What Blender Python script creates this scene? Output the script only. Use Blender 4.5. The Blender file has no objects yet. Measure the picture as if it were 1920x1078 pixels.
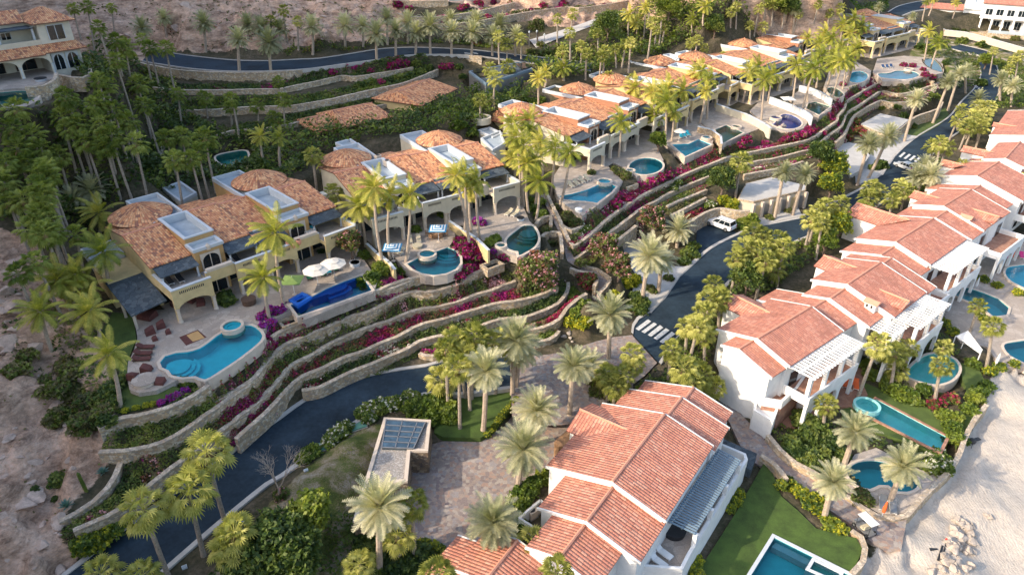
import bpy, math, random
import numpy as np
from mathutils import Vector, Matrix, noise
from mathutils.kdtree import KDTree
R = math.radians
rnd = random.Random(7)
sc = bpy.context.scene
col = sc.collection

# ------------------------------------------------------------------ camera, sky, sun
FOC, CAMH = 1333.0, 60.0
PITCH = math.atan(FOC / 2260.0)
cd = bpy.data.cameras.new('camera')
cam = bpy.data.objects.new('camera', cd)
col.objects.link(cam)
cam.location = (0, 0, CAMH)
cam.rotation_euler = (math.pi / 2 - PITCH, 0, 0)
cd.sensor_width = 36.0
cd.lens = 36.0 * FOC / 1920.0
cd.clip_start = 0.5
cd.clip_end = 6000
sc.camera = cam
SUN_EL, SUN_AZ = 29.0, 24.0          # shadows fall towards +x, turned AZ degrees to +y
sc.world = bpy.data.worlds.new("World")
sc.world.use_nodes = True
wn = sc.world.node_tree
sky = wn.nodes.new('ShaderNodeTexSky')
sky.sky_type = 'NISHITA'
sky.sun_disc = False
sky.dust_density = 2.6
sky.ozone_density = 0.7
sky.sun_elevation = R(SUN_EL)
to_sun = Vector((-math.cos(R(SUN_AZ)) * math.cos(R(SUN_EL)), -math.sin(R(SUN_AZ)) * math.cos(R(SUN_EL)), math.sin(R(SUN_EL))))
sky.sun_rotation = math.atan2(to_sun.x, to_sun.y)
bg = wn.nodes['Background']
wn.links.new(sky.outputs[0], bg.inputs[0])
bg.inputs[1].default_value = 0.15
sl = bpy.data.lights.new('sun', 'SUN')
sl.energy = 2.05
sl.angle = R(0.55)
sl.color = (1.0, 0.86, 0.68)
so = bpy.data.objects.new('sun', sl)
so.rotation_euler = to_sun.to_track_quat('Z', 'Y').to_euler()
so.location = to_sun * 300
col.objects.link(so)
sc.view_settings.view_transform = 'Standard'
sc.view_settings.look = 'None'
sc.view_settings.gamma = 1
sc.view_settings.exposure = 1.42

# ------------------------------------------------------------------ placing helpers
FS, FC = math.sin(PITCH), math.cos(PITCH)
FR = {'A': (100, 600, 2.695), 'B': (400, 520, 3.5925), 'C': (700, 450, 3.5925), 'D': (980, 300, 3.5925), 'E': (1200, 180, 3.5925),
      'F': (1500, 80, 3.5925), 'G': (1380, 380, 3.5925), 'H': (1560, 180, 3.37), 'z1': (0, 0, 2.994), 'z2': (480, 0, 2.994),
      'z3': (960, 0, 3.992), 'z4': (1440, 0, 3.992), 'z5': (0, 300, 3.992), 'z6': (180, 280, 3.546), 'z7': (560, 220, 3.546),
      'z8': (900, 120, 3.546), 'y1': (1380, 200, 3.546), 'y2': (0, 540, 2.994), 'y3': (0, 780, 3.617), 'y4': (500, 480, 2.994),
      'y5': (500, 720, 3.0), 'y6': (980, 380, 3.594), 'y7': (960, 680, 2.7086), 'y8': (1440, 640, 2.4604), 'f': (0, 0, 1.0)}
def px(f, x, y):
    o = FR[f]
    return o[0] + x / o[2], o[1] + y / o[2]
def at(f, x, y, z):
    x, y = px(f, x, y)
    u, v = x - 960, y - 539
    k = (CAMH - z) / (FOC * FS + v * FC)
    return Vector((u * k, (FOC * FC - v * FS) * k, z))
def ats(f, pts, z):
    return [at(f, p[0], p[1], z) for p in pts]
def smooth(pts, step=0.8, closed=False):
    """Catmull-Rom resample of a list of Vectors"""
    n = len(pts)
    out = []
    rng = range(n) if closed else range(n - 1)
    for i in rng:
        p1, p2 = pts[i], pts[(i + 1) % n]
        p0 = pts[(i - 1) % n] if (closed or i > 0) else p1 * 2 - p2
        p3 = pts[(i + 2) % n] if (closed or i + 2 < n) else p2 * 2 - p1
        m = max(1, int((p2 - p1).length / step))
        for k in range(m):
            t = k / m
            out.append(0.5 * ((2 * p1) + (p2 - p0) * t + (2 * p0 - 5 * p1 + 4 * p2 - p3) * t * t + (3 * p1 - p0 - 3 * p2 + p3) * t ** 3))
    if not closed: out.append(pts[-1].copy())
    return out
def inpoly(x, y, poly):
    x = np.asarray(x); y = np.asarray(y)
    r = np.zeros(x.shape, bool)
    j = len(poly) - 1
    for i in range(len(poly)):
        xi, yi, xj, yj = poly[i][0], poly[i][1], poly[j][0], poly[j][1]
        if yi != yj:
            r ^= ((yi > y) != (yj > y)) & (x < (xj - xi) * (y - yi) / (yj - yi) + xi)
        j = i
    return r

def tag(o, label=None, cat=None, group=None, kind=None):
    if label: o['label'] = label
    if cat: o['category'] = cat
    if group: o['group'] = group
    if kind: o['kind'] = kind
    return o
def empty(name, loc, rz=0, label=None, cat=None, group=None):
    o = bpy.data.objects.new(name, None)
    o.location = loc
    o.rotation_euler = (0, 0, rz)
    o.empty_display_size = 0.3
    col.objects.link(o)
    return tag(o, label, cat, group)
def kids(o): return [c for c in KID.get(o.name, [])]
KID = {}
def setpar(c, p):
    c.parent = p
    KID.setdefault(p.name, []).append(c)
def copy_tree(o, parent=None):
    c = o.copy()
    col.objects.link(c)
    if parent: setpar(c, parent)
    for ch in kids(o): copy_tree(ch, c)
    return c
def link(name, me, parent=None):
    o = bpy.data.objects.new(name, me)
    col.objects.link(o)
    if parent: setpar(o, parent)
    return o

class MB:
    def __init__(s): s.v = []; s.f = []; s.m = []; s.uv = []; s.any = False
    def add(s, vs, fs, mi=0, uvs=None):
        b = len(s.v)
        s.v += [tuple(p) for p in vs]
        for k, f in enumerate(fs):
            s.f.append(tuple(b + i for i in f)); s.m.append(mi)
            if uvs and uvs[k] is not None: s.uv.append(uvs[k]); s.any = True
            else: s.uv.append(None)
        return s
    def box(s, x0, x1, y0, y1, z0, z1, mi=0):
        return s.add([(x0, y0, z0), (x1, y0, z0), (x1, y1, z0), (x0, y1, z0), (x0, y0, z1), (x1, y0, z1), (x1, y1, z1), (x0, y1, z1)],
                     [(0, 3, 2, 1), (4, 5, 6, 7), (0, 1, 5, 4), (1, 2, 6, 5), (2, 3, 7, 6), (3, 0, 4, 7)], mi)
    def obox(s, c, sx, sy, sz, rz=0, mi=0, tilt=0):
        """box centred on c (base at c.z), turned about z; tilt lifts +y end"""
        M = Matrix.Translation(c) @ Matrix.Rotation(rz, 4, 'Z') @ Matrix.Rotation(tilt, 4, 'X')
        q = [M @ Vector((a * sx / 2, b * sy / 2, d * sz)) for d in (0, 1) for a, b in ((-1, -1), (1, -1), (1, 1), (-1, 1))]
        return s.add(q, [(0, 3, 2, 1), (4, 5, 6, 7), (0, 1, 5, 4), (1, 2, 6, 5), (2, 3, 7, 6), (3, 0, 4, 7)], mi)
    def prism(s, poly, z0, z1, mi=0, top=True, bot=False, sidemi=None):
        n = len(poly)
        a = sum(poly[i][0] * poly[(i + 1) % n][1] - poly[(i + 1) % n][0] * poly[i][1] for i in range(n))
        P = list(poly) if a > 0 else list(poly)[::-1]
        vs = [(p[0], p[1], z0) for p in P] + [(p[0], p[1], z1) for p in P]
        sm = mi if sidemi is None else sidemi
        s.add(vs, [(i, (i + 1) % n, n + (i + 1) % n, n + i) for i in range(n)], sm)
        if top: s.add([(p[0], p[1], z1) for p in P], [tuple(range(n))], mi)
        if bot: s.add([(p[0], p[1], z0) for p in P], [tuple(range(n))[::-1]], mi)
        return s
    def ring(s, inner, outer, z0, z1, mi=0):
        """kerb ring between two closed loops of equal length"""
        n = len(inner)
        vs = []
        for z in (z0, z1):
            vs += [(p[0], p[1], z) for p in inner] + [(p[0], p[1], z) for p in outer]
        fs = []
        for i in range(n):
            j = (i + 1) % n
            fs += [(2 * n + i, 2 * n + j, 3 * n + j, 3 * n + i), (i, j, 2 * n + j, 2 * n + i), (n + i, 3 * n + i, 3 * n + j, n + j)]
        return s.add(vs, fs, mi)
    def tube(s, path, rad, n=6, mi=0, cap=True):
        path = [Vector(p) for p in path]
        if not hasattr(rad, '__len__'): rad = [rad] * len(path)
        b = []
        for i, p in enumerate(path):
            d = (path[min(i + 1, len(path) - 1)] - path[max(i - 1, 0)]).normalized()
            x = d.cross(Vector((0.31, 0.95, 0.05))).normalized() if abs(d.y) < 0.9 else d.cross(Vector((1, 0, 0))).normalized()
            y = d.cross(x)
            b += [p + (x * math.cos(2 * math.pi * k / n) + y * math.sin(2 * math.pi * k / n)) * rad[i] for k in range(n)]
        fs = [(i * n + k, i * n + (k + 1) % n, (i + 1) * n + (k + 1) % n, (i + 1) * n + k) for i in range(len(path) - 1) for k in range(n)]
        if cap: fs += [tuple(range(n))[::-1], tuple((len(path) - 1) * n + k for k in range(n))]
        return s.add(b, fs, mi)
    def lathe(s, prof, n=24, c=(0, 0, 0), mi=0, uv=False):
        vs = []; fs = []; us = []
        for r, z in prof:
            vs += [(c[0] + r * math.cos(2 * math.pi * k / n), c[1] + r * math.sin(2 * math.pi * k / n), c[2] + z) for k in range(n)]
        for i in range(len(prof) - 1):
            for k in range(n):
                j = (k + 1) % n
                fs.append((i * n + k, i * n + j, (i + 1) * n + j, (i + 1) * n + k))
                if uv:
                    w = 2 * math.pi * 2.6 / n
                    v0 = i * 1.0; v1 = v0 + math.hypot(prof[i][0] - prof[i + 1][0], prof[i][1] - prof[i + 1][1])
                    us.append([(k * w, v0), (k * w + w, v0), (k * w + w, v1), (k * w, v1)])
                else: us.append(None)
        return s.add(vs, fs, mi, us)
    def sphere(s, c, r, n=8, mi=0, sz=1.0):
        return s.lathe([(max(0.001, r * math.sin(math.pi * i / n)), -r * sz * math.cos(math.pi * i / n)) for i in range(n + 1)], n + 2, c, mi)
    def build(s, name, mats, parent=None, world=True, smooth=False, zbase=None):
        if not isinstance(mats, (list, tuple)): mats = [mats]
        V = np.array(s.v, float).reshape(-1, 3)
        off = Vector((0, 0, 0))
        if world and len(V):
            if parent is not None:
                off = parent.location.copy(); q = parent.parent
                while q: off += q.location; q = q.parent
            else: off = Vector(((V[:, 0].min() + V[:, 0].max()) / 2, (V[:, 1].min() + V[:, 1].max()) / 2, V[:, 2].min()))
            V = V - np.array(off)
        me = bpy.data.meshes.new(name)
        me.from_pydata(V.tolist(), [], s.f)
        for m in mats: me.materials.append(m)
        if len(mats) > 1: me.polygons.foreach_set('material_index', s.m)
        if s.any:
            ul = me.uv_layers.new(name='UVMap')
            flat = []
            for f, u in zip(s.f, s.uv):
                if u is None: flat += [0.0, 0.0] * len(f)
                else:
                    for a in u: flat += [a[0], a[1]]
            ul.data.foreach_set('uv', flat)
        if smooth: me.polygons.foreach_set('use_smooth', [True] * len(me.polygons))
        me.update()
        o = link(name, me, parent)
        if world and parent is None: o.location = off
        return o

# ------------------------------------------------------------------ materials
def newmat(name):
    m = bpy.data.materials.new(name)
    m.use_nodes = True
    nt = m.node_tree
    b = nt.nodes['Principled BSDF']
    return m, nt, b
def N(nt, t, **kw):
    n = nt.nodes.new('ShaderNode' + t)
    for k, v in kw.items():
        if k in n.inputs: n.inputs[k].default_value = v
        else: setattr(n, k, v)
    return n
def ramp(nt, fac, stops, interp='LINEAR'):
    n = nt.nodes.new('ShaderNodeValToRGB')
    n.color_ramp.interpolation = interp
    e = n.color_ramp.elements
    while len(e) < len(stops): e.new(0.5)
    for i, (p, c) in enumerate(stops):
        e[i].position = p; e[i].color = (c[0], c[1], c[2], 1)
    nt.links.new(fac, n.inputs[0])
    return n.outputs[0]
def mixc(nt, fac, a, b, mode='MIX'):
    n = nt.nodes.new('ShaderNodeMix')
    n.data_type = 'RGBA'; n.blend_type = mode
    for i, v in ((0, fac), (6, a), (7, b)):
        if isinstance(v, (int, float)): n.inputs[i].default_value = v
        elif isinstance(v, tuple): n.inputs[i].default_value = (v[0], v[1], v[2], 1)
        else: nt.links.new(v, n.inputs[i])
    return n.outputs[2]
def math_(nt, op, a, b=0.0, c=0.0):
    n = nt.nodes.new('ShaderNodeMath'); n.operation = op
    for i, v in enumerate((a, b, c)):
        if isinstance(v, (int, float)): n.inputs[i].default_value = v
        else: nt.links.new(v, n.inputs[i])
    return n.outputs[0]
def pos(nt): return nt.nodes.new('ShaderNodeNewGeometry').outputs['Position']
def noi(nt, vec, scale, detail=4, rough=0.55):
    n = N(nt, 'TexNoise'); n.inputs['Scale'].default_value = scale; n.inputs['Detail'].default_value = detail; n.inputs['Roughness'].default_value = rough
    nt.links.new(vec, n.inputs['Vector'])
    return n.outputs['Fac']
def bump(nt, b, h, dist=0.05, st=0.6):
    n = nt.nodes.new('ShaderNodeBump'); n.inputs['Distance'].default_value = dist; n.inputs['Strength'].default_value = st
    nt.links.new(h, n.inputs['Height']); nt.links.new(n.outputs[0], b.inputs['Normal'])

def mat_plain(name, c, rough=0.7, var=0.12, scale=1.2, metal=0.0, spec=None):
    m, nt, b = newmat(name)
    p = pos(nt)
    f = noi(nt, p, scale, 6, 0.6)
    g = noi(nt, p, scale * 9, 3)
    f = math_(nt, 'ADD', math_(nt, 'MULTIPLY', f, 0.7), math_(nt, 'MULTIPLY', g, 0.3))
    lo = tuple(x * (1 - var * 1.6) for x in c); hi = tuple(min(1, x * (1 + var)) for x in c)
    nt.links.new(ramp(nt, f, [(0.3, lo), (0.68, hi)]), b.inputs['Base Color'])
    b.inputs['Roughness'].default_value = rough
    b.inputs['Metallic'].default_value = metal
    if spec is not None: b.inputs['Specular IOR Level'].default_value = spec
    return m
def mat_stone(name, cols, scale=2.2, mortar=(0.2, 0.16, 0.12), stretch=(1, 1, 1.35), bd=0.06, edge=0.035):
    m, nt, b = newmat(name)
    mp = N(nt, 'Mapping'); mp.inputs['Scale'].default_value = stretch
    nt.links.new(pos(nt), mp.inputs['Vector'])
    nz = N(nt, 'TexNoise'); nz.inputs['Scale'].default_value = 1.6
    nt.links.new(mp.outputs[0], nz.inputs['Vector'])
    va = N(nt, 'VectorMath', operation='MULTIPLY_ADD')
    nt.links.new(nz.outputs['Color'], va.inputs[0]); va.inputs[1].default_value = (0.35,) * 3
    nt.links.new(mp.outputs[0], va.inputs[2])
    v1 = N(nt, 'TexVoronoi'); v1.inputs['Scale'].default_value = scale
    v2 = N(nt, 'TexVoronoi', feature='DISTANCE_TO_EDGE'); v2.inputs['Scale'].default_value = scale
    for v in (v1, v2): nt.links.new(va.outputs[0], v.inputs['Vector'])
    sx = N(nt, 'SeparateColor'); nt.links.new(v1.outputs['Color'], sx.inputs[0])
    n = len(cols)
    cc = ramp(nt, sx.outputs[0], [(i / n, c) for i, c in enumerate(cols)], 'CONSTANT')
    gn = noi(nt, va.outputs[0], 14, 4)
    cc = mixc(nt, 0.55, cc, ramp(nt, gn, [(0.3, (0.45, 0.45, 0.45)), (0.7, (1.25, 1.2, 1.12))]), 'MULTIPLY')
    big = noi(nt, pos(nt), 0.22, 3)
    cc = mixc(nt, 0.6, cc, ramp(nt, big, [(0.35, (0.72, 0.7, 0.68)), (0.65, (1.1, 1.1, 1.1))]), 'MULTIPLY')
    e = math_(nt, 'SMOOTH_MIN', v2.outputs['Distance'], edge * 2, 0.01)
    ef = math_(nt, 'DIVIDE', e, edge * 2)
    nt.links.new(mixc(nt, ef, mortar, cc), b.inputs['Base Color'])
    b.inputs['Roughness'].default_value = 0.9
    bump(nt, b, math_(nt, 'ADD', ef, math_(nt, 'MULTIPLY', gn, 0.3)), bd, 0.7)
    return m
def mat_tile(name, cols, w=0.28, l=0.5, gap=(0.17, 0.075, 0.045), contrast=1.0):
    """barrel tiles laid on UV metres: u along the eave, v up the slope"""
    m, nt, b = newmat(name)
    uv = N(nt, 'UVMap'); uv.uv_map = 'UVMap'
    sep = N(nt, 'SeparateXYZ'); nt.links.new(uv.outputs[0], sep.inputs[0])
    us = math_(nt, 'DIVIDE', sep.outputs[0], w)
    ui = math_(nt, 'FLOOR', us); uf = math_(nt, 'FRACT', us)
    wn1 = N(nt, 'TexWhiteNoise', noise_dimensions='1D'); nt.links.new(ui, wn1.inputs['W'])
    vs = math_(nt, 'ADD', math_(nt, 'DIVIDE', sep.outputs[1], l), math_(nt, 'MULTIPLY', wn1.outputs[0], 0.6))
    vi = math_(nt, 'FLOOR', vs); vf = math_(nt, 'FRACT', vs)
    cmb = N(nt, 'CombineXYZ'); nt.links.new(ui, cmb.inputs[0]); nt.links.new(vi, cmb.inputs[1])
    wn2 = N(nt, 'TexWhiteNoise', noise_dimensions='3D')
    ob = N(nt, 'ObjectInfo'); nt.links.new(ob.outputs['Random'], cmb.inputs[2])
    nt.links.new(cmb.outputs[0], wn2.inputs['Vector'])
    n = len(cols)
    cc = ramp(nt, wn2.outputs['Value'], [(i / n, c) for i, c in enumerate(cols)], 'CONSTANT')
    gp = noi(nt, pos(nt), 0.45, 5, 0.65)
    cc = mixc(nt, 0.7, cc, ramp(nt, gp, [(0.3, (0.62, 0.6, 0.6)), (0.5, (1, 1, 1)), (0.75, (1.15, 1.12, 1.1))]), 'MULTIPLY')
    # rounded profile across a tile; the groove takes the darker gap colour
    pr = math_(nt, 'SINE', math_(nt, 'MULTIPLY', uf, math.pi))
    gr = ramp(nt, pr, [(0.0, (0, 0, 0)), (0.34, (1, 1, 1))])
    end = ramp(nt, vf, [(0.0, (0, 0, 0)), (0.12, (1, 1, 1))])
    cc = mixc(nt, mixc(nt, 1.0, gr, end, 'MULTIPLY'), gap, cc)
    nt.links.new(cc, b.inputs['Base Color'])
    b.inputs['Roughness'].default_value = 0.75
    h = math_(nt, 'ADD', pr, math_(nt, 'MULTIPLY', vf, -0.35))
    bump(nt, b, h, 0.07 * contrast, 0.8)
    return m
def mat_leaf(name, cols, scale=0.6, transl=0.3, rough=0.55, byobj=True):
    m, nt, b = newmat(name)
    p = pos(nt)
    f = noi(nt, p, scale, 3)
    f2 = noi(nt, p, 5.0, 2)
    f = math_(nt, 'ADD', math_(nt, 'MULTIPLY', f, 0.6), math_(nt, 'MULTIPLY', f2, 0.4))
    if byobj:
        ob = N(nt, 'ObjectInfo')
        f = math_(nt, 'ADD', f, math_(nt, 'MULTIPLY', math_(nt, 'SUBTRACT', ob.outputs['Random'], 0.5), 0.22))
    cc = ramp(nt, f, [(0.32 + 0.36 * i / max(1, len(cols) - 1), c) for i, c in enumerate(cols)])
    nt.links.new(cc, b.inputs['Base Color'])
    b.inputs['Roughness'].default_value = rough
    b.inputs['Specular IOR Level'].default_value = 0.35
    tr = N(nt, 'BsdfTranslucent')
    nt.links.new(mixc(nt, 1.0, cc, (1.5, 1.6, 0.6), 'MULTIPLY'), tr.inputs[0])
    ms = N(nt, 'MixShader'); ms.inputs[0].default_value = transl
    nt.links.new(b.outputs[0], ms.inputs[1]); nt.links.new(tr.outputs[0], ms.inputs[2])
    nt.links.new(ms.outputs[0], nt.nodes['Material Output'].inputs[0])
    return m
def mat_water(name, tint, rough=0.03):
    m, nt, b = newmat(name)
    nt.nodes.remove(b)
    tr = N(nt, 'BsdfTransparent'); tr.inputs[0].default_value = (*tint, 1)
    gl = N(nt, 'BsdfGlossy'); gl.inputs['Roughness'].default_value = rough
    fr = N(nt, 'Fresnel'); fr.inputs[0].default_value = 1.33
    bn = N(nt, 'Bump'); bn.inputs['Distance'].default_value = 0.02; bn.inputs['Strength'].default_value = 0.35
    nt.links.new(noi(nt, pos(nt), 3.2, 3), bn.inputs['Height'])
    nt.links.new(bn.outputs[0], gl.inputs['Normal']); nt.links.new(bn.outputs[0], fr.inputs['Normal'])
    ms = N(nt, 'MixShader')
    nt.links.new(fr.outputs[0], ms.inputs[0]); nt.links.new(tr.outputs[0], ms.inputs[1]); nt.links.new(gl.outputs[0], ms.inputs[2])
    nt.links.new(ms.outputs[0], nt.nodes['Material Output'].inputs[0])
    return m
M = {}
M['stone'] = mat_stone('field_stone', [(0.56, 0.43, 0.28), (0.44, 0.32, 0.20), (0.64, 0.52, 0.36), (0.36, 0.31, 0.25), (0.54, 0.38, 0.22), (0.68, 0.58, 0.44)], 3.0, (0.34, 0.28, 0.21))
M['coping'] = mat_stone('coping_stone', [(0.60, 0.49, 0.36), (0.52, 0.40, 0.28), (0.67, 0.56, 0.43), (0.46, 0.38, 0.30)], 2.6, (0.34, 0.29, 0.23), (1, 1, 1))
M['darkstone'] = mat_stone('brown_stone', [(0.24, 0.17, 0.11), (0.34, 0.25, 0.16), (0.18, 0.14, 0.11), (0.40, 0.32, 0.22)], 2.4, (0.09, 0.07, 0.06))
M['tile'] = mat_tile('clay_tile', [(0.60, 0.25, 0.11), (0.68, 0.32, 0.15), (0.50, 0.18, 0.08), (0.76, 0.42, 0.20), (0.30, 0.12, 0.07), (0.64, 0.27, 0.11), (0.72, 0.35, 0.16)])
M['redtile'] = mat_tile('rose_tile', [(0.52, 0.20, 0.125), (0.57, 0.23, 0.14), (0.47, 0.18, 0.115), (0.60, 0.28, 0.185), (0.53, 0.22, 0.145)], 0.34, 0.6, (0.22, 0.08, 0.055), 1.2)
M['ridge'] = mat_plain('ridge_tile', (0.62, 0.28, 0.18), 0.8)
M['white'] = mat_plain('white_plaster', (0.74, 0.725, 0.69), 0.85, 0.09)
M['cream'] = mat_plain('cream_plaster', (0.60, 0.46, 0.23), 0.85, 0.12)
M['pale'] = mat_plain('pale_plaster', (0.56, 0.50, 0.38), 0.85, 0.1)
M['mansion'] = mat_plain('mansion_plaster', (0.60, 0.55, 0.44), 0.85, 0.08)
M['ochre'] = mat_plain('ochre_plaster', (0.50, 0.30, 0.12), 0.85, 0.12)
M['sienna'] = mat_plain('sienna_plaster', (0.34, 0.16, 0.09), 0.85, 0.12)
M['bluegrey'] = mat_plain('roof_membrane', (0.36, 0.41, 0.44), 0.8, 0.15, 0.7)
M['trim'] = mat_plain('white_trim', (0.52, 0.54, 0.55), 0.8, 0.06)
M['cantera'] = mat_plain('carved_stone', (0.58, 0.48, 0.38), 0.85, 0.1)
M['deck'] = mat_stone('flagstone_deck', [(0.44, 0.37, 0.31), (0.39, 0.33, 0.28), (0.48, 0.41, 0.35), (0.41, 0.35, 0.30)], 1.1, (0.29, 0.25, 0.21), (1, 1, 1), 0.01, 0.02)
M['terracotta'] = mat_stone('terracotta_paving', [(0.40, 0.20, 0.13), (0.36, 0.18, 0.12), (0.44, 0.24, 0.16)], 2.0, (0.28, 0.16, 0.11), (1, 1, 1), 0.01, 0.02)
M['cobble'] = mat_stone('cobble_paving', [(0.34, 0.27, 0.23), (0.28, 0.23, 0.21), (0.38, 0.33, 0.29), (0.24, 0.19, 0.18), (0.36, 0.25, 0.20), (0.30, 0.27, 0.27)], 2.6, (0.27, 0.23, 0.2), (1, 1, 1), 0.02, 0.02)
M['concrete'] = mat_plain('pale_concrete', (0.46, 0.44, 0.41), 0.9, 0.12, 0.8)
M['asphalt'] = mat_plain('asphalt', (0.022, 0.038, 0.054), 0.85, 0.38, 0.22, spec=0.2)
M['paint'] = mat_plain('road_paint', (0.58, 0.57, 0.54), 0.85, 0.3, 3.0)
M['kerb'] = mat_plain('kerb_concrete', (0.44, 0.41, 0.37), 0.9, 0.15, 0.9)
M['glass'] = mat_plain('dark_glass', (0.012, 0.018, 0.022), 0.08, 0.3, 0.6)
M['skyglass'] = mat_plain('tinted_skylight_glass', (0.05, 0.09, 0.13), 0.15, 0.4, 1.5)
M['bluemetal'] = mat_plain('blue_grey_slats', (0.17, 0.24, 0.30), 0.6, 0.1)
M['dark'] = mat_plain('dark_interior', (0.02, 0.018, 0.016), 0.8, 0.3)
M['slate'] = mat_stone('slate_slab', [(0.07, 0.095, 0.115), (0.10, 0.125, 0.145), (0.055, 0.075, 0.095)], 1.6, (0.02, 0.02, 0.025), (1, 1, 1), 0.01, 0.02)
M['wood'] = mat_plain('dark_wood', (0.10, 0.055, 0.035), 0.7, 0.3, 4)
M['lightwood'] = mat_plain('light_wood', (0.30, 0.17, 0.09), 0.7, 0.25, 4)
M['maroon'] = mat_plain('maroon_cover', (0.11, 0.035, 0.028), 0.85, 0.2, 2)
M['beige'] = mat_plain('beige_cushion', (0.46, 0.40, 0.28), 0.9, 0.08, 3)
M['canvas'] = mat_plain('cream_canvas', (0.66, 0.60, 0.52), 0.9, 0.06, 3)
M['teal'] = mat_plain('teal_cushion', (0.01, 0.26, 0.36), 0.85, 0.1, 3)
M['greencush'] = mat_plain('green_cushion', (0.03, 0.18, 0.09), 0.85, 0.2, 3)
M['lime'] = mat_plain('lime_canvas', (0.16, 0.24, 0.06), 0.85, 0.12, 3)
M['blue'] = mat_plain('blue_canvas', (0.02, 0.16, 0.36), 0.85, 0.1, 3)
M['navy'] = mat_plain('navy_cushion', (0.015, 0.05, 0.13), 0.85, 0.1, 3)
M['pink'] = mat_plain('pink_fabric', (0.65, 0.04, 0.2), 0.85, 0.1, 3)
M['orange'] = mat_plain('orange_fabric', (0.75, 0.13, 0.03), 0.85, 0.1, 3)
M['carwhite'] = mat_plain('white_car_paint', (0.75, 0.75, 0.74), 0.25, 0.02, 1)
M['carsilver'] = mat_plain('silver_car_paint', (0.42, 0.43, 0.44), 0.3, 0.02, 1)
M['rubber'] = mat_plain('rubber', (0.015, 0.015, 0.015), 0.9, 0.2)
M['metal'] = mat_plain('grey_metal', (0.30, 0.30, 0.30), 0.45, 0.1, 2, 0.6)
M['black'] = mat_plain('black_metal', (0.02, 0.02, 0.022), 0.6, 0.2, 2)
M['red'] = mat_plain('red_cloth', (0.6, 0.03, 0.02), 0.8, 0.1)
M['skin'] = mat_plain('skin', (0.36, 0.2, 0.13), 0.6, 0.05)
M['greenbox'] = mat_plain('green_cover', (0.10, 0.24, 0.17), 0.8, 0.15, 2)
M['boulder'] = mat_plain('pale_boulder', (0.40, 0.34, 0.285), 0.95, 0.3, 1.6)
M['outcrop'] = mat_plain('pink_granite', (0.50, 0.37, 0.29), 0.95, 0.3, 1.2)
M['trunk'] = mat_plain('palm_bark', (0.34, 0.28, 0.22), 0.95, 0.35, 5)
M['paletrunk'] = mat_plain('pale_palm_bark', (0.42, 0.33, 0.25), 0.95, 0.25, 5)
M['bark'] = mat_plain('tree_bark', (0.17, 0.12, 0.09), 0.95, 0.3, 5)
M['thatch'] = mat_leaf('dry_fronds', [(0.20, 0.13, 0.06), (0.42, 0.30, 0.15)], 2, 0.2)
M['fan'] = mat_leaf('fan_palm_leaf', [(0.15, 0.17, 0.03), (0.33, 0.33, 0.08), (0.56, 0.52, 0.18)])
M['fandark'] = mat_leaf('shaded_fan_leaf', [(0.09, 0.13, 0.02), (0.21, 0.25, 0.045), (0.38, 0.40, 0.12)])  # fan palm leaf again, with the grove's shade put into its colour
M['date'] = mat_leaf('date_palm_leaf', [(0.19, 0.20, 0.11), (0.38, 0.37, 0.23), (0.60, 0.55, 0.38)])
M['coco'] = mat_leaf('coconut_leaf', [(0.12, 0.16, 0.018), (0.31, 0.31, 0.045), (0.60, 0.50, 0.12)])
M['leaf'] = mat_leaf('shrub_leaf', [(0.04, 0.075, 0.015), (0.11, 0.155, 0.028), (0.23, 0.25, 0.05)])
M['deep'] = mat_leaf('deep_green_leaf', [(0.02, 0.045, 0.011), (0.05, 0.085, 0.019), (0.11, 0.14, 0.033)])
M['bright'] = mat_leaf('bright_leaf', [(0.06, 0.11, 0.012), (0.14, 0.19, 0.02), (0.25, 0.28, 0.03)])
M['yellow'] = mat_leaf('yellow_leaf', [(0.30, 0.30, 0.02), (0.50, 0.46, 0.03)], 2)
M['olive'] = mat_leaf('dry_olive_leaf', [(0.06, 0.06, 0.025), (0.13, 0.12, 0.045), (0.22, 0.18, 0.08)])
M['rust'] = mat_leaf('rusty_leaf', [(0.13, 0.05, 0.025), (0.24, 0.09, 0.04)], 2)
M['magenta'] = mat_leaf('bougainvillea_bract', [(0.22, 0.008, 0.10), (0.42, 0.02, 0.20)], 2)
M['violet'] = mat_leaf('violet_bract', [(0.20, 0.015, 0.26), (0.36, 0.05, 0.40)], 2)
M['crimson'] = mat_leaf('crimson_bract', [(0.22, 0.012, 0.045), (0.42, 0.03, 0.10)], 2)
M['blush'] = mat_leaf('pink_flower', [(0.50, 0.20, 0.24), (0.72, 0.42, 0.42)], 2)
M['whiteflower'] = mat_leaf('white_flower', [(0.55, 0.50, 0.42), (0.78, 0.74, 0.66)], 2)
M['agave'] = mat_leaf('agave_leaf', [(0.10, 0.19, 0.18), (0.17, 0.28, 0.26)], 2)
M['lawn'] = mat_plain('lawn_grass', (0.07, 0.105, 0.018), 0.95, 0.28, 0.8)
M['turf'] = mat_plain('smooth_turf', (0.055, 0.095, 0.014), 0.95, 0.3, 0.9)
M['poolblue'] = mat_plain('blue_pool_plaster', (0.04, 0.60, 0.70), 0.7, 0.08, 0.8)
M['poolcobalt'] = mat_plain('cobalt_pool_tile', (0.015, 0.13, 0.55), 0.5, 0.1, 0.8)
M['pooldeep'] = mat_plain('deep_blue_plaster', (0.02, 0.28, 0.46), 0.6, 0.15, 0.5)
M['poolteal'] = mat_plain('teal_pool_plaster', (0.07, 0.42, 0.46), 0.7, 0.1, 0.8)
M['poolgreen'] = mat_plain('green_pool_plaster', (0.07, 0.26, 0.22), 0.7, 0.1, 0.8)
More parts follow.
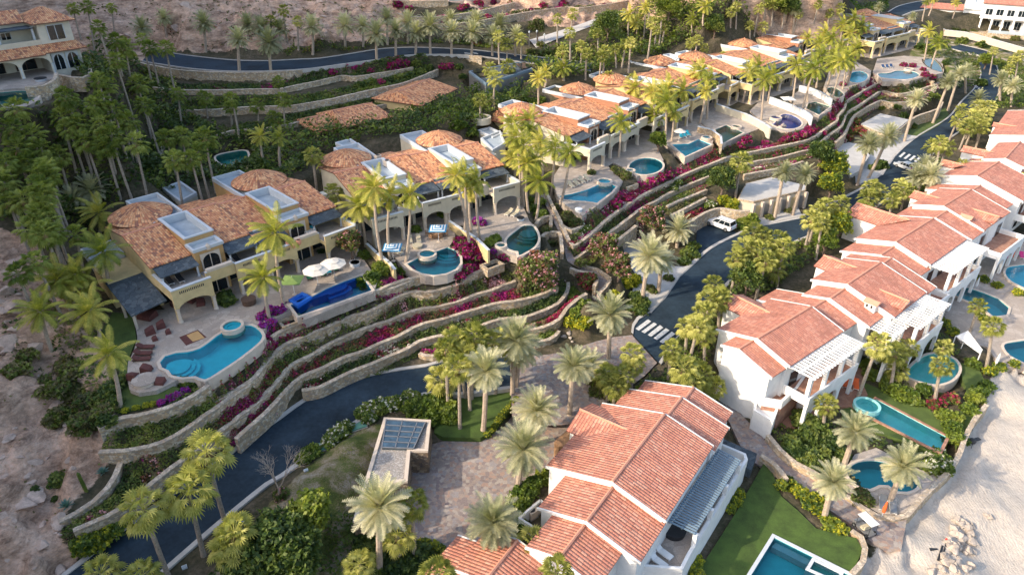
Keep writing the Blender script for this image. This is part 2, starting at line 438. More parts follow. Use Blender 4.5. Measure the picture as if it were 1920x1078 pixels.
M['poolaqua'] = mat_plain('aqua_pool_plaster', (0.36, 0.74, 0.68), 0.7, 0.1, 0.8)
M['water'] = mat_water('pool_water', (0.60, 0.93, 0.95))
M['gravel'] = mat_stone('gravel', [(0.42, 0.39, 0.35), (0.30, 0.28, 0.26), (0.52, 0.49, 0.45), (0.36, 0.31, 0.27)], 9, (0.2, 0.18, 0.17), (1, 1, 1), 0.01, 0.03)
def mat_stripe():
    m, nt, b = newmat('blue_white_stripes')
    uv = N(nt, 'UVMap'); uv.uv_map = 'UVMap'
    s = N(nt, 'SeparateXYZ'); nt.links.new(uv.outputs[0], s.inputs[0])
    f = math_(nt, 'FRACT', math_(nt, 'MULTIPLY', s.outputs[1], 2.2))
    nt.links.new(ramp(nt, f, [(0, (0.03, 0.22, 0.42)), (0.5, (0.7, 0.7, 0.68))], 'CONSTANT'), b.inputs['Base Color'])
    return m
M['stripe'] = mat_stripe()
def mat_terrain():
    m, nt, b = newmat('terrain')
    p = pos(nt)
    at_ = {}
    for k in ('sand', 'rock', 'grass'):
        a = N(nt, 'Attribute'); a.attribute_name = k; at_[k] = a.outputs['Fac']
    n1 = noi(nt, p, 0.35, 6, 0.6); n2 = noi(nt, p, 2.2, 5, 0.65); n3 = noi(nt, p, 9, 3)
    soil = ramp(nt, math_(nt, 'ADD', math_(nt, 'MULTIPLY', n1, 0.5), math_(nt, 'MULTIPLY', n2, 0.5)), [(0.35, (0.03, 0.032, 0.016)), (0.5, (0.07, 0.06, 0.035)), (0.66, (0.15, 0.115, 0.08))])
    # rock: pink granite with grey faces, strata and dry scrub
    rk = ramp(nt, math_(nt, 'ADD', math_(nt, 'MULTIPLY', n1, 0.6), math_(nt, 'MULTIPLY', n2, 0.4)), [(0.32, (0.26, 0.165, 0.11)), (0.45, (0.50, 0.325, 0.22)), (0.55, (0.63, 0.43, 0.31)), (0.68, (0.70, 0.54, 0.42))])
    mpg = N(nt, 'Mapping'); mpg.inputs['Scale'].default_value = (0.25, 0.25, 1.0); nt.links.new(p, mpg.inputs[0])
    vo = N(nt, 'TexVoronoi', feature='DISTANCE_TO_EDGE'); vo.inputs['Scale'].default_value = 0.55
    wv = N(nt, 'VectorMath', operation='MULTIPLY_ADD'); nz = N(nt, 'TexNoise'); nz.inputs['Scale'].default_value = 0.7; nz.inputs['Detail'].default_value = 6
    nt.links.new(p, nz.inputs['Vector']); nt.links.new(nz.outputs['Color'], wv.inputs[0]); wv.inputs[1].default_value = (4.5,) * 3; nt.links.new(p, wv.inputs[2])
    nt.links.new(wv.outputs[0], vo.inputs['Vector'])
    crack = ramp(nt, vo.outputs['Distance'], [(0.0, (0.6, 0.56, 0.54)), (0.05, (1, 1, 1))])
    rk = mixc(nt, 0.35, rk, crack, 'MULTIPLY')
    rk = mixc(nt, ramp(nt, n3, [(0.45, (0, 0, 0)), (0.8, (0.5, 0.5, 0.5))]), rk, (0.47, 0.39, 0.33))
    rk = mixc(nt, 0.85, rk, ramp(nt, noi(nt, mpg.outputs[0], 0.9, 8, 0.8), [(0.40, (0.38, 0.35, 0.33)), (0.49, (0.85, 0.84, 0.83)), (0.60, (1.25, 1.2, 1.16))]), 'MULTIPLY')
    sand = ramp(nt, n2, [(0.3, (0.44, 0.38, 0.315)), (0.7, (0.55, 0.485, 0.41))])
    sand = mixc(nt, 0.5, sand, ramp(nt, n1, [(0.35, (0.86, 0.85, 0.85)), (0.65, (1.05, 1.05, 1.05))]), 'MULTIPLY')
    gr = ramp(nt, math_(nt, 'ADD', math_(nt, 'MULTIPLY', n1, 0.75), math_(nt, 'MULTIPLY', n3, 0.25)), [(0.38, (0.06, 0.085, 0.02)), (0.48, (0.12, 0.13, 0.035)), (0.54, (0.24, 0.19, 0.11)), (0.62, (0.36, 0.31, 0.24))])
    def msk(k):
        s = math_(nt, 'ADD', at_[k], math_(nt, 'MULTIPLY', math_(nt, 'SUBTRACT', n2, 0.5), 0.7))
        return ramp(nt, s, [(0.42, (0, 0, 0)), (0.58, (1, 1, 1))])
    c = mixc(nt, msk('grass'), soil, gr)
    c = mixc(nt, msk('rock'), c, rk)
    c = mixc(nt, msk('sand'), c, sand)
    nt.links.new(c, b.inputs['Base Color'])
    b.inputs['Roughness'].default_value = 0.95
    b.inputs['Specular IOR Level'].default_value = 0.2
    wvn = N(nt, 'TexWave'); wvn.inputs['Scale'].default_value = 0.9; wvn.inputs['Distortion'].default_value = 9; wvn.inputs['Detail'].default_value = 3
    nt.links.new(p, wvn.inputs['Vector'])
    n4 = noi(nt, mpg.outputs[0], 1.1, 8, 0.75)
    h = math_(nt, 'ADD', math_(nt, 'MULTIPLY', n2, 1.0), math_(nt, 'MULTIPLY', n3, 0.35))
    h = math_(nt, 'ADD', h, math_(nt, 'MULTIPLY', n4, math_(nt, 'MULTIPLY', at_['rock'], 5.0)))
    h = math_(nt, 'ADD', h, math_(nt, 'MULTIPLY', vo.outputs['Distance'], math_(nt, 'MULTIPLY', at_['rock'], 0.8)))
    h = math_(nt, 'ADD', h, math_(nt, 'MULTIPLY', wvn.outputs['Fac'], math_(nt, 'MULTIPLY', at_['sand'], 0.12)))
    bump(nt, b, h, 0.18, 0.7)
    return m
M['terrain'] = mat_terrain()

# ------------------------------------------------------------------ heights: control points, terrace walls, levels
CP = []
def grow(poly, d):
    n = len(poly); out = []
    for i in range(n):
        p, q, r_ = Vector(poly[i - 1]), Vector(poly[i]), Vector(poly[(i + 1) % n])
        a = (q - p); b = (r_ - q)
        if a.length < 1e-6 or b.length < 1e-6: out.append(tuple(q)); continue
        a.normalize(); b.normalize()
        na, nb = Vector((a.y, -a.x)), Vector((b.y, -b.x))
        nn = (na + nb)
        if nn.length < 1e-3: nn = na
        nn.normalize()
        out.append(tuple(q + nn * d / max(0.5, nn.dot(na))))
    return out
def J(*a):
    """('B',[(x,y),..],'C',[..]) -> list of full-photo pixels"""
    out = []
    for i in range(0, len(a), 2):
        for p in a[i + 1]: out.append((*px(a[i], p[0], p[1]), *p[2:]))
    return out
def cp(f, *pts):
    for x, y, z in pts: CP.append(tuple(at(f, x, y, z)))
# left slope, gully, rock hill behind the upper road (photo pixel, height)
cp('f', (0, 560, 17), (60, 560, 16.5), (120, 540, 15.5), (170, 560, 14), (0, 640, 15.5), (100, 640, 14), (0, 700, 14.2), (100, 700, 12.5), (0, 800, 12), (100, 800, 10.3), (170, 780, 10.5), (0, 900, 10.5),
   (100, 900, 9), (180, 870, 9), (0, 1000, 9), (60, 1060, 7.6), (130, 1000, 7.6), (0, 480, 18.5), (60, 470, 18), (100, 330, 21.5), (60, 400, 19.5), (150, 400, 17.5), (200, 440, 15.5), (330, 300, 17.5),
   (400, 250, 19), (480, 300, 16.5), (560, 260, 18), (250, 200, 22.5), (250, 300, 19), (0, 330, 23), (0, 260, 26), (80, 260, 25), (150, 230, 25), (170, 150, 27), (250, 120, 25), (720, 240, 18), (850, 205, 18.5), (950, 185, 18.5),
   (600, 300, 16.5), (380, 330, 16), (350, 80, 26.5), (350, 40, 30), (350, 0, 33), (500, 60, 28), (500, 10, 31.5), (600, 60, 28.3), (600, 10, 31), (700, 0, 31), (250, 60, 28), (200, 20, 31), (450, 85, 26), (560, 88, 25.6), (700, 60, 27),
   (170, 60, 30), (1080, 100, 22), (1130, 70, 24), (1200, 40, 23), (1300, 30, 21), (1400, 12, 20), (1480, 20, 18), (1600, 0, 17), (1060, 165, 20), (1130, 175, 18), (1200, 100, 19), (1270, 60, 19), (1350, 40, 19), (1690, 40, 14.5), (1750, 40, 11), (1750, 110, 7), (1850, 110, 6),
   (1800, 130, 6.2), (1900, 130, 5), (1640, 20, 16), (1880, 75, 8), (1780, 80, 7.2),
   (480, 1000, 6.3), (600, 1000, 6), (560, 900, 7), (620, 880, 7.2), (650, 830, 7), (440, 1070, 6.2), (640, 1050, 5.6), (540, 1070, 6), (700, 1060, 5), (820, 1078, 4.6),
   (1180, 760, 5.2), (1300, 700, 5.6), (1280, 640, 6), (1380, 560, 6), (1480, 470, 6), (1560, 440, 6), (1400, 760, 3.2), (1500, 850, 2.4), (1560, 930, 2.2), (1700, 700, 2.2), (1800, 600, 2.2),
   (1880, 700, 0.8), (1870, 780, 0.5), (1830, 850, 0.4), (1760, 960, 0.35), (1900, 900, 0.1), (1900, 1070, -0.4), (1700, 1060, 0.5), (1620, 1075, 0.8), (1660, 1030, 0.9), (1915, 720, 0.4), (1640, 700, 2.4), (1760, 300, 6), (1850, 330, 6), (1850, 240, 6), (1900, 300, 5), (1900, 180, 5.5))
# the unseen mountain west of the villas, crest shaped to shade the left half, and the hill above, world metres
_c, _s = math.cos(R(24)), math.sin(R(24))
for b_, h_ in ((-20, 48), (15, 49), (38, 50), (50, 52), (56, 57), (62, 66), (66, 67), (71, 60), (77, 66), (96, 76), (108, 85), (125, 93), (150, 100), (177, 106), (205, 104), (240, 100)):
    for a_, k_ in ((-90, 1.0), (-100, 0.97), (-130, 0.9), (-200, 0.6)):
        CP.append((a_ * _c - b_ * _s, a_ * _s + b_ * _c, h_ * k_))
for b_, h_ in ((-20, 38), (15, 38), (38, 39), (58, 42), (77, 44), (96, 47)):
    CP.append((-66 * _c - b_ * _s, -66 * _s + b_ * _c, h_))
for x_ in range(-140, 90, 25):
    CP.append((x_, 215, 46)); CP.append((x_, 260, 75)); CP.append((x_, 420, 120))
for x_, y_, z_ in ((110, 300, 30), (150, 320, 22), (200, 330, 14), (140, 420, 60), (250, 420, 30), (-40, 0, 5), (0, 10, 3), (20, 20, 3), (60, 20, 0), (100, 20, -1.5), (100, 60, -0.6), (160, 60, -3), (160, 140, 0), (200, 240, 0), (260, 140, -4), (300, 300, -3), (120, 130, 0.6), (20, 35, 3.5)):
    CP.append((x_, y_, z_))

WALLS = []     # pts, ztop, height, label, group
def wall(pts, z, h, label, group=None, th=0.46, name='retaining_wall', cat='stone wall', mat='stone', coping=True, up=1):
    P = []
    n = len(pts)
    for i, p in enumerate(pts):
        zz = p[2] if len(p) > 2 else (z if not isinstance(z, tuple) else z[0] + (z[1] - z[0]) * i / (n - 1))
        P.append(at('f', p[0], p[1], zz))
    S = smooth(P, 0.9)
    WALLS.append(dict(P=S, h=h, label=label, group=group, th=th, name=name, cat=cat, mat=mat, coping=coping))
    # control points: uphill (left of travel * up) at the top, downhill at the foot
    for i in range(0, len(S)):
        d = (S[min(i + 1, len(S) - 1)] - S[max(i - 1, 0)]); d.z = 0; d.normalize()
        nn = Vector((-d.y, d.x, 0)) * up
        for k in (0.45, ):
            q = S[i] + nn * k; CP.append((q.x, q.y, S[i].z - 0.3))
            q = S[i] - nn * k; CP.append((q.x, q.y, S[i].z - h))
    return S
T = {}
T['0a'] = wall(J('A', [(225, 545), (290, 515), (350, 490), (430, 478), (500, 462), (560, 443), (630, 418), (700, 385), (750, 352), (785, 325)]), (12.6, 12.9), 1.9, 'curved stone wall below the lawn of the kidney shaped pool terrace')
T['0b'] = wall(J('A', [(790, 330), (880, 270), (980, 195), (1078, 112)], 'B', [(60, 640), (200, 540), (300, 470), (380, 425)]), (12.3, 12.3), 1.3, 'low stone wall under the infinity edge of the kidney shaped pool')
T['0c'] = wall(J('B', [(390, 400), (480, 345), (590, 305), (700, 255), (850, 195), (960, 145), (1075, 100), (1200, 70), (1330, 20), (1420, -25)]), (12.3, 12.7), 1.3, 'low stone wall under the long cobalt blue pool')
T['0d'] = wall(J('C', [(0, 350), (100, 305), (200, 270), (350, 235)]), 12.9, 1.3, 'stone wall corner between long blue pool and half round pool')
T['1'] = wall(J('A', [(230, 665), (300, 662), (350, 660), (480, 637), (620, 580), (760, 482), (880, 400), (1000, 315)], 'B', [(0, 838), (130, 765), (270, 680), (340, 590), (430, 490), (520, 430), (700, 360), (900, 270), (1060, 222)], 'C', [(122, 400), (250, 347), (400, 343), (560, 298), (620, 258), (720, 205), (850, 165), (965, 128)]), (10.6, 11.7), 1.6, 'uppermost long wavy stone terrace wall, right below the pools of the left villas')
T['2'] = wall(J('A', [(100, 1062), (200, 1020), (330, 955), (480, 835), (560, 770), (650, 705), (800, 590), (940, 485), (1078, 372)], 'B', [(330, 800), (430, 700), (520, 592), (640, 530), (760, 457), (900, 390), (1050, 330), (1180, 290), (1300, 240), (1400, 210)], 'C', [(359, 456), (470, 437), (590, 403), (700, 360), (800, 335), (880, 300), (960, 275)]), (8.6, 10.0), 1.2, 'second long wavy stone terrace wall counted down from the pools')
T['3'] = wall(J('B', [(150, 1085), (300, 955), (380, 880), (460, 790), (540, 705), (600, 662), (700, 622), (800, 575), (900, 527), (1000, 500), (1100, 450), (1230, 400), (1320, 350)], 'C', [(260, 590), (350, 556), (480, 525), (600, 490), (700, 460), (800, 430), (900, 415), (1000, 400), (1130, 365), (1240, 318)]), (8.1, 8.9), 1.35, 'third long wavy stone terrace wall, ending under the tall flowering oleander')
T['4'] = wall(J('B', [(595, 760), (720, 735), (850, 670), (960, 620), (1060, 582), (1180, 530), (1300, 480), (1380, 430), (1437, 412)], 'C', [(440, 645), (500, 638), (620, 600), (740, 568), (800, 545), (900, 525), (1000, 520), (1100, 490), (1200, 450), (1260, 410), (1308, 340), (1312, 285)]), (7.5, 8.0), 1.3, 'long stone wall standing on the grass verge of the curving road')
T['5'] = wall(J('C', [(310, 760), (350, 775), (400, 778), (460, 768), (510, 755)]), 6.8, 0.8, 'short low curved stone planter wall behind the fan palms at the road', name='planter_wall')
T['5b'] = wall(J('C', [(900, 620), (1050, 602), (1150, 583), (1250, 533), (1300, 462), (1380, 392), (1437, 360)]), (7.4, 8.6), 1.4, 'tall curved stone wall beside the stepped footpath')
T['6'] = wall(J('C', [(1085, 690), (1180, 668), (1225, 645), (1250, 610)]), 6.9, 1.0, 'rounded low stone wall behind the boulders at the foot of the footpath', name='planter_wall')
T['7'] = wall(J('A', [(28, 1015), (110, 975), (200, 915), (270, 850), (310, 790), (340, 712)]), (8.3, 9.4), 1.0, 'curved stone wall between the pink rock with agaves and the planting by the road', up=1)
# right of the footpath
T['u1'] = wall(J('D', [(320, 556), (345, 575), (440, 512), (540, 422), (640, 342), (730, 282), (870, 202), (1000, 140), (1100, 92)], 'E', [(400, 485), (480, 455), (620, 402), (760, 375), (900, 345), (1050, 315), (1150, 285), (1240, 225), (1330, 160)], 'F', [(250, 500), (300, 440), (320, 390), (400, 340), (470, 300), (540, 270), (600, 285), (700, 275), (850, 250), (900, 262)]), (11.4, 12.6), 1.1, 'uppermost long terrace wall below the pools of the right hand villas')
T['u2'] = wall(J('D', [(352, 662), (440, 602), (560, 505), (700, 402), (800, 325), (900, 272), (1000, 215), (1150, 152), (1240, 115)], 'E', [(440, 550), (600, 490), (780, 440), (900, 420), (1060, 380), (1170, 350), (1260, 270), (1340, 215)], 'F', [(290, 540), (320, 470), (400, 420), (500, 352), (560, 325), (660, 345), (760, 330), (850, 300), (935, 268)]), (10.2, 11.5), 1.1, 'second long terrace wall right of the footpath, running to the far end')
T['p1'] = wall(J('D', [(88, 430), (110, 400), (150, 380), (188, 375), (190, 440)]), 12.4, 1.3, 'curved planter wall at the top left of the stepped footpath', name='planter_wall')
T['p2'] = wall(J('D', [(128, 515), (180, 480), (245, 486), (262, 560), (266, 620)]), 11.6, 1.4, 'curved planter wall left of the middle of the stepped footpath', name='planter_wall')
T['p3'] = wall(J('D', [(270, 440), (330, 470), (400, 440), (402, 425)]), 12.2, 1.3, 'small planter wall right of the upper stepped footpath', name='planter_wall')
T['p4'] = wall(J('D', [(160, 222), (215, 335), (262, 430), (312, 540)]), (13.5, 11.7), .9, 'low wall lining the right side of the stepped footpath', name='planter_wall')
T['p5'] = wall(J('D', [(320, 726), (400, 752), (480, 762), (502, 800), (480, 850)]), (9.9, 9.0), 1.2, 'curved wall around the red leaved shrubs below the footpath', name='planter_wall')
T['p6'] = wall(J('D', [(590, 800), (560, 850), (512, 905), (520, 960), (560, 1000)]), (8.6, 7.4), 1.2, 'zigzag wall right of the lower footpath', name='planter_wall', up=-1)
T['p7'] = wall(J('D', [(355, 665), (400, 700), (440, 720), (500, 735), (590, 795)]), (10.0, 8.8), 1.0, 'stone wall above the bend of the footpath', name='planter_wall')
T['u3'] = wall(J('D', [(622, 552), (700, 492), (765, 440)]), (9.5, 9.5), 1.8, 'straight stone wall end behind the flowering shrubs by the driveway')
T['u3b'] = wall(J('D', [(972, 312), (1050, 275), (1150, 235), (1240, 200)]), 9.9, 0.9, 'upper of the two short terrace walls above the parked white car')
T['u4'] = wall(J('D', [(1000, 372), (1120, 312), (1235, 252)]), 9.2, 0.9, 'lower of the two short terrace walls above the parked white car')
T['u5'] = wall(J('E', [(330, 850), (380, 820), (450, 780), (540, 755), (640, 770), (740, 775)]), 8.6, 2.4, 'high stone wall behind the parked white car')
T['u6'] = wall(J('E', [(700, 530), (780, 515), (890, 495), (1000, 470), (1100, 440)]), 10.4, 1.4, 'stone wall behind the white roof of the roadside garages')
T['u7'] = wall(J('F', [(240, 672), (300, 612), (340, 532), (360, 500), (380, 480), (460, 430), (545, 390), (600, 402), (700, 400), (800, 385)]), (9.6, 10.8), 2.2, 'tall stone wall behind the pale rectangular parking roof')
T['u8'] = wall(J('F', [(560, 640), (640, 600), (730, 530), (800, 490), (930, 445), (960, 400)]), (8.2, 8.8), 1.9, 'stone wall between the pale parking roof and the roadside lawn')
# upper hillside
U = {}
U['a'] = wall(J('z1', [(740, 335), (800, 355), (900, 375), (1000, 392), (1150, 403), (1350, 408), (1500, 405)], 'z2', [(200, 398), (350, 380), (500, 362), (620, 345), (720, 325), (850, 312), (1000, 307), (1150, 308), (1268, 318)]), (24.8, 23.2), 2.2, 'long high stone wall carrying the upper road')
U['b'] = wall(J('z1', [(860, 490), (1000, 505), (1250, 505), (1500, 500)], 'z2', [(120, 500), (220, 480), (370, 450), (480, 425), (560, 430), (710, 408), (820, 390), (880, 378)]), (22.5, 22.2), 1.3, 'middle stone terrace wall under the upper road')
U['c'] = wall(J('z1', [(1000, 620), (1200, 615), (1400, 600), (1600, 595)], 'z2', [(220, 590), (400, 560), (600, 515), (810, 470), (900, 440), (1020, 390)]), (20.6, 21.2), 1.7, 'lower stone terrace wall behind the tiled garages')
U['d'] = wall(J('z1', [(1215, 760), (1300, 735), (1450, 722), (1600, 700)], 'z2', [(700, 590), (840, 562)]), (18.9, 19.4), 1.0, 'lowest stone wall running behind the back gardens')
U['e'] = wall(J('z1', [(760, 910), (860, 895), (900, 860), (915, 815)]), 18, 1.0, 'short curved stone wall among the dense palms')
U['f'] = wall(J('z2', [(790, 75), (880, 95), (1050, 92), (1250, 62), (1450, 15)]), (28.0, 28.0), 1.8, 'second stone wall from the top beneath the hilltop pool')
U['g'] = wall(J('z2', [(900, 135), (1150, 130), (1350, 100), (1550, 65), (1750, 40)], 'z3', [(500, 60), (700, 35), (900, 0)]), (26.4, 26.5), 2.0, 'third long stone wall beneath the hilltop pool')
U['h'] = wall(J('z2', [(760, 0), (900, 8), (1078, 2)]), 30.3, 2.0, 'topmost stone wall at the edge of the hilltop pool')
U['i'] = wall(J('z1', [(0, 700), (100, 720), (200, 690), (300, 640), (360, 590), (400, 560), (480, 580), (460, 640)]), 27.3, 1.6, 'curved stone wall winding below the hillside mansion')
U['j'] = wall(J('z1', [(60, 610), (160, 610), (225, 575), (235, 530)]), 29.8, 1.3, 'round stone wall holding the small pool of the hillside mansion')
U['k'] = wall(J('z1', [(140, 490), (240, 480), (300, 450), (315, 410)]), 32.2, 1.7, 'curved stone parapet of the hillside mansion terrace')
U['l'] = wall(J('z1', [(330, 420), (420, 435), (500, 420), (500, 330)]), 31.5, 1.6, 'stone wall at the corner of the hillside mansion')
# sea side
S_ = {}
S_['sea'] = wall(J('y8', [(1010, 290), (960, 350), (915, 430), (890, 500), (850, 580), (780, 650), (700, 730), (640, 800), (580, 815), (500, 800), (430, 760), (370, 715), (330, 700)]), 2.6, 2.0, 'long stone sea wall between the gardens and the sand', up=-1)
S_['lane'] = wall(J('y8', [(0, 430), (60, 500), (130, 560), (210, 600), (270, 640)]), 3.1, 0.9, 'curved stone wall between the shrubs and the narrow lane', name='garden_wall', up=1)
S_['lawn'] = wall(J('y8', [(385, 870), (430, 900), (450, 950), (440, 1010), (385, 1070)]), 2.9, 1.6, 'rounded stone wall at the end of the green lawn', name='garden_wall', up=-1)
S_['lawn2'] = wall(J('y7', [(1265, 470), (1330, 510), (1395, 590)]), 3.4, 1.3, 'short stone wall at the top corner of the green lawn', name='garden_wall', up=-1)

PADS = []      # (polygon, z): built surfaces lying on the terrain
def pad(poly, z, m=0.0):
    PADS.append((poly, z)); 
    n = len(poly)
    for i in range(n):
        a, b = Vector(poly[i][:2]), Vector(poly[(i + 1) % n][:2])
        k = max(1, int((b - a).length / 2.0))
        for j in range(k):
            q = a.lerp(b, j / k); CP.append((q.x, q.y, z - 0.15))
def xy(L): return [(p[0], p[1]) for p in L]
# roads: left/upper kerb and right/lower kerb
def ribbon(L, Rr, z):
    L = [at('f', p[0], p[1], p[2] if len(p) > 2 else z) for p in L]; Rr = [at('f', p[0], p[1], p[2] if len(p) > 2 else z) for p in Rr]
    def rs(P, n):
        P = smooth(P, 0.5)
        d = [0]
        for i in range(1, len(P)): d.append(d[-1] + (P[i] - P[i - 1]).length)
        out = []
        j = 0
        for k in range(n):
            t = d[-1] * k / (n - 1)
            while j < len(d) - 2 and d[j + 1] < t: j += 1
            f = (t - d[j]) / max(1e-6, d[j + 1] - d[j])
            out.append(P[j].lerp(P[j + 1], min(1, max(0, f))))
        return out
    n = max(8, int(sum((L[i + 1] - L[i]).length for i in range(len(L) - 1)) / 2.0))
    return rs(L, n), rs(Rr, n)
ROADS = []
def road(name, L, Rr, z, mat='asphalt', kerb=True):
    a, b = ribbon(L, Rr, z)
    ROADS.append((name, a, b, mat, kerb))
    for i in range(len(a) - 1):
        PADS.append(([xy([a[i]])[0], xy([a[i + 1]])[0], xy([b[i + 1]])[0], xy([b[i]])[0]], (a[i].z + b[i].z) / 2))
    for i in range(len(a)):
        for t in (-0.06, 0, 0.5, 1, 1.06):
            q = a[i].lerp(b[i], t); CP.append((q.x, q.y, q.z - 0.12))
road('lower_road', J('f', [(60, 1130), (122, 1082), (227, 1000), (330, 925), (427, 858), (470, 824), (517, 793), (556, 764), (600, 736), (650, 716), (700, 704), (748, 695), (800, 688), (839, 678), (895, 674), (955, 670)]),
     J('f', [(235, 1130), (293, 1078), (400, 985), (497, 906), (530, 887), (597, 836), (674, 784), (740, 752), (800, 736), (867, 736), (957, 724)]), 6.0)
road('paved_junction', J('f', [(956, 670), (1000, 666), (1050, 662), (1100, 645), (1150, 632), (1185, 628)]), J('f', [(960, 780), (1020, 800), (1080, 790), (1150, 745), (1200, 712), (1232, 680)]), 5.97, 'cobble', False)
road('village_road', J('f', [(1187, 628), (1193, 604), (1219, 586), (1247, 558), (1275, 519), (1311, 486), (1344, 461), (1408, 431), (1460, 416), (1517, 402), (1570, 378), (1625, 350), (1659, 322), (1678, 294), (1720, 258), (1778, 222), (1805, 190), (1829, 165), (1840, 140), (1835, 118)]),
     J('f', [(1235, 680), (1262, 640), (1300, 600), (1335, 560), (1365, 527), (1400, 495), (1450, 470), (1500, 448), (1560, 425), (1620, 398), (1680, 360), (1712, 332), (1735, 300), (1775, 262), (1830, 225), (1865, 190), (1872, 160), (1868, 125), (1856, 110)]), 6.0)
road('upper_road', J('z1', [(850, 275, 24.4), (960, 300, 24.3), (1100, 320, 24.1), (1300, 340, 24), (1500, 345, 24), (1700, 335, 24)], 'z2', [(350, 332, 24), (550, 302, 24), (700, 278, 24), (850, 270, 24), (1000, 272, 23.8), (1200, 282, 23.2), (1350, 298, 22.4), (1500, 315, 21.6), (1700, 335, 21), (1900, 360, 20)]),
     J('z1', [(800, 345, 24.4), (900, 362, 24.3), (1060, 385, 24.1), (1250, 400, 24), (1450, 402, 24), (1620, 396, 24)], 'z2', [(320, 385, 24), (520, 357, 24), (690, 335, 24), (850, 312, 24), (1000, 307, 23.8), (1200, 312, 23.2), (1350, 330, 22.4), (1500, 350, 21.6), (1700, 372, 21), (1880, 400, 20)]), 24)
road('far_road', J('z4', [(900, 95, 14), (980, 50, 14), (1100, 20, 14), (1200, 5, 14)]), J('z4', [(1000, 120, 14), (1080, 90, 14), (1180, 70, 14), (1260, 40, 14)]), 14)
road('hotel_road', J('z4', [(1370, 320, 6.4), (1500, 350, 6.4), (1640, 385, 6.2), (1700, 420, 6)]), J('z4', [(1370, 365, 6.4), (1480, 395, 6.4), (1620, 425, 6.2), (1680, 455, 6)]), 6.4)
road('hill_footway', J('z3', [(130, 300, 22.4), (330, 240, 23), (560, 165, 23.6), (780, 80, 24), (1000, 12, 24.5)]), J('z3', [(180, 360, 22.4), (350, 290, 23), (590, 200, 23.6), (830, 105, 24), (1010, 45, 24.5)]), 22, 'concrete', False)
road('stepped_footpath', J('D', [(118, 236, 13.1), (178, 350, 12.5), (225, 450, 11.8), (275, 550, 10.9), (290, 660, 10.2), (330, 712, 9.8), (430, 748, 9.0), (512, 790, 8.5), (498, 860, 8.0), (455, 930, 7.2), (450, 1000, 6.6), (440, 1060, 6.2)]), J('D', [(150, 228, 13.1), (205, 345, 12.5), (256, 440, 11.8), (308, 545, 10.9), (340, 655, 10.2), (370, 695, 9.8), (460, 722, 9.0), (575, 790, 8.5), (545, 870, 8.0), (510, 930, 7.2), (520, 1000, 6.6), (540, 1060, 6.2)]), 10, 'cobble', False)
# parking bays, forecourts
LOTS = []
def lot(name, f, pts, z, mat, label=None):
    poly = xy(ats(f, pts, z)); pad(poly, z); LOTS.append((name, poly, z, mat)); return poly
lot('parking_bay', 'y6', [(1195, 372), (1170, 250), (1175, 170), (1245, 118), (1430, 195), (1445, 215), (1320, 285)], 5.99, 'asphalt')
lot('driveway', 'y6', [(1190, 382), (1060, 500), (965, 640), (865, 742), (770, 690), (740, 590), (760, 480), (700, 380), (670, 290), (740, 220), (800, 300), (870, 420), (1090, 430)], 6.05, 'concrete')
lot('garage_apron', 'E', [(770, 885), (765, 800), (850, 770), (1060, 740), (1100, 820), (860, 868)], 6.06, 'concrete')
lot('driveway', 'F', [(640, 770), (560, 890), (380, 960), (370, 900), (420, 820), (480, 740), (560, 680), (700, 610), (800, 625), (720, 690)], 6.05, 'concrete')
lot('parking_deck', 'F', [(240, 690), (330, 672), (420, 690), (470, 760), (400, 860), (340, 900), (300, 850)], 7.4, 'concrete')
lot('court', 'f', [(800, 835), (850, 822), (905, 822), (945, 800), (960, 780), (1020, 800), (1075, 790), (1060, 850), (1045, 880), (1000, 900), (985, 960), (960, 1000), (950, 1078), (900, 1090), (820, 1090), (760, 1000), (760, 900)], 5.0, 'cobble')
lot('lane', 'f', [(1355, 765), (1370, 755), (1440, 830), (1500, 860), (1570, 920), (1640, 960), (1700, 975), (1690, 1030), (1640, 1020), (1600, 985), (1540, 945), (1480, 905), (1440, 880), (1400, 860)], 2.25, 'cobble')
DECKZ = 13.2
lot('pool_terrace', 'A', [(405, -40), (425, 90), (405, 160), (378, 210), (372, 290), (385, 350), (430, 368), (520, 355), (580, 325), (630, 300), (700, 292), (765, 318), (900, 228), (1065, 105), (1050, 60), (1078, 20), (1078, -150), (700, -150), (640, -60)], DECKZ, 'deck')
lot('pool_terrace', 'B', [(330, 380), (300, 300), (180, 260), (200, 150), (400, -60), (700, -160), (1000, -140), (1110, 20), (1075, 105), (600, 290), (580, 210), (480, 240), (380, 300)], DECKZ + 0.02, 'deck')
lot('pool_terrace', 'z7', [(520, 700), (640, 560), (1050, 480), (1040, 800), (1000, 860), (1090, 960), (1060, 1020), (900, 1060), (840, 1060), (700, 1000), (560, 850)], 13.3, 'deck')
lot('pool_terrace', 'z7', [(1060, 560), (1400, 480), (1480, 560), (1535, 690), (1600, 760), (1600, 860), (1480, 935), (1380, 900), (1300, 880), (1200, 800), (1100, 760)], 13.3, 'deck')
lot('pool_terrace', 'z8', [(480, 760), (560, 640), (800, 560), (860, 690), (950, 780), (900, 850), (770, 950), (680, 1010), (600, 960), (520, 900)], 13.5, 'deck')
lot('pool_terrace', 'z8', [(850, 640), (900, 560), (1150, 500), (1220, 640), (1190, 700), (1040, 750), (980, 700)], 13.6, 'deck')
lot('pool_terrace', 'z8', [(1150, 480), (1250, 400), (1450, 380), (1560, 480), (1540, 550), (1370, 620), (1270, 560)], 13.7, 'deck')
lot('pool_terrace', 'E', [(400, 170), (520, 60), (700, 120), (860, 200), (700, 260), (560, 325), (500, 260)], 13.7, 'deck')
lot('pool_terrace', 'E', [(740, 100), (820, 20), (980, 60), (1140, 160), (1100, 220), (1000, 245), (860, 215)], 13.7, 'deck')
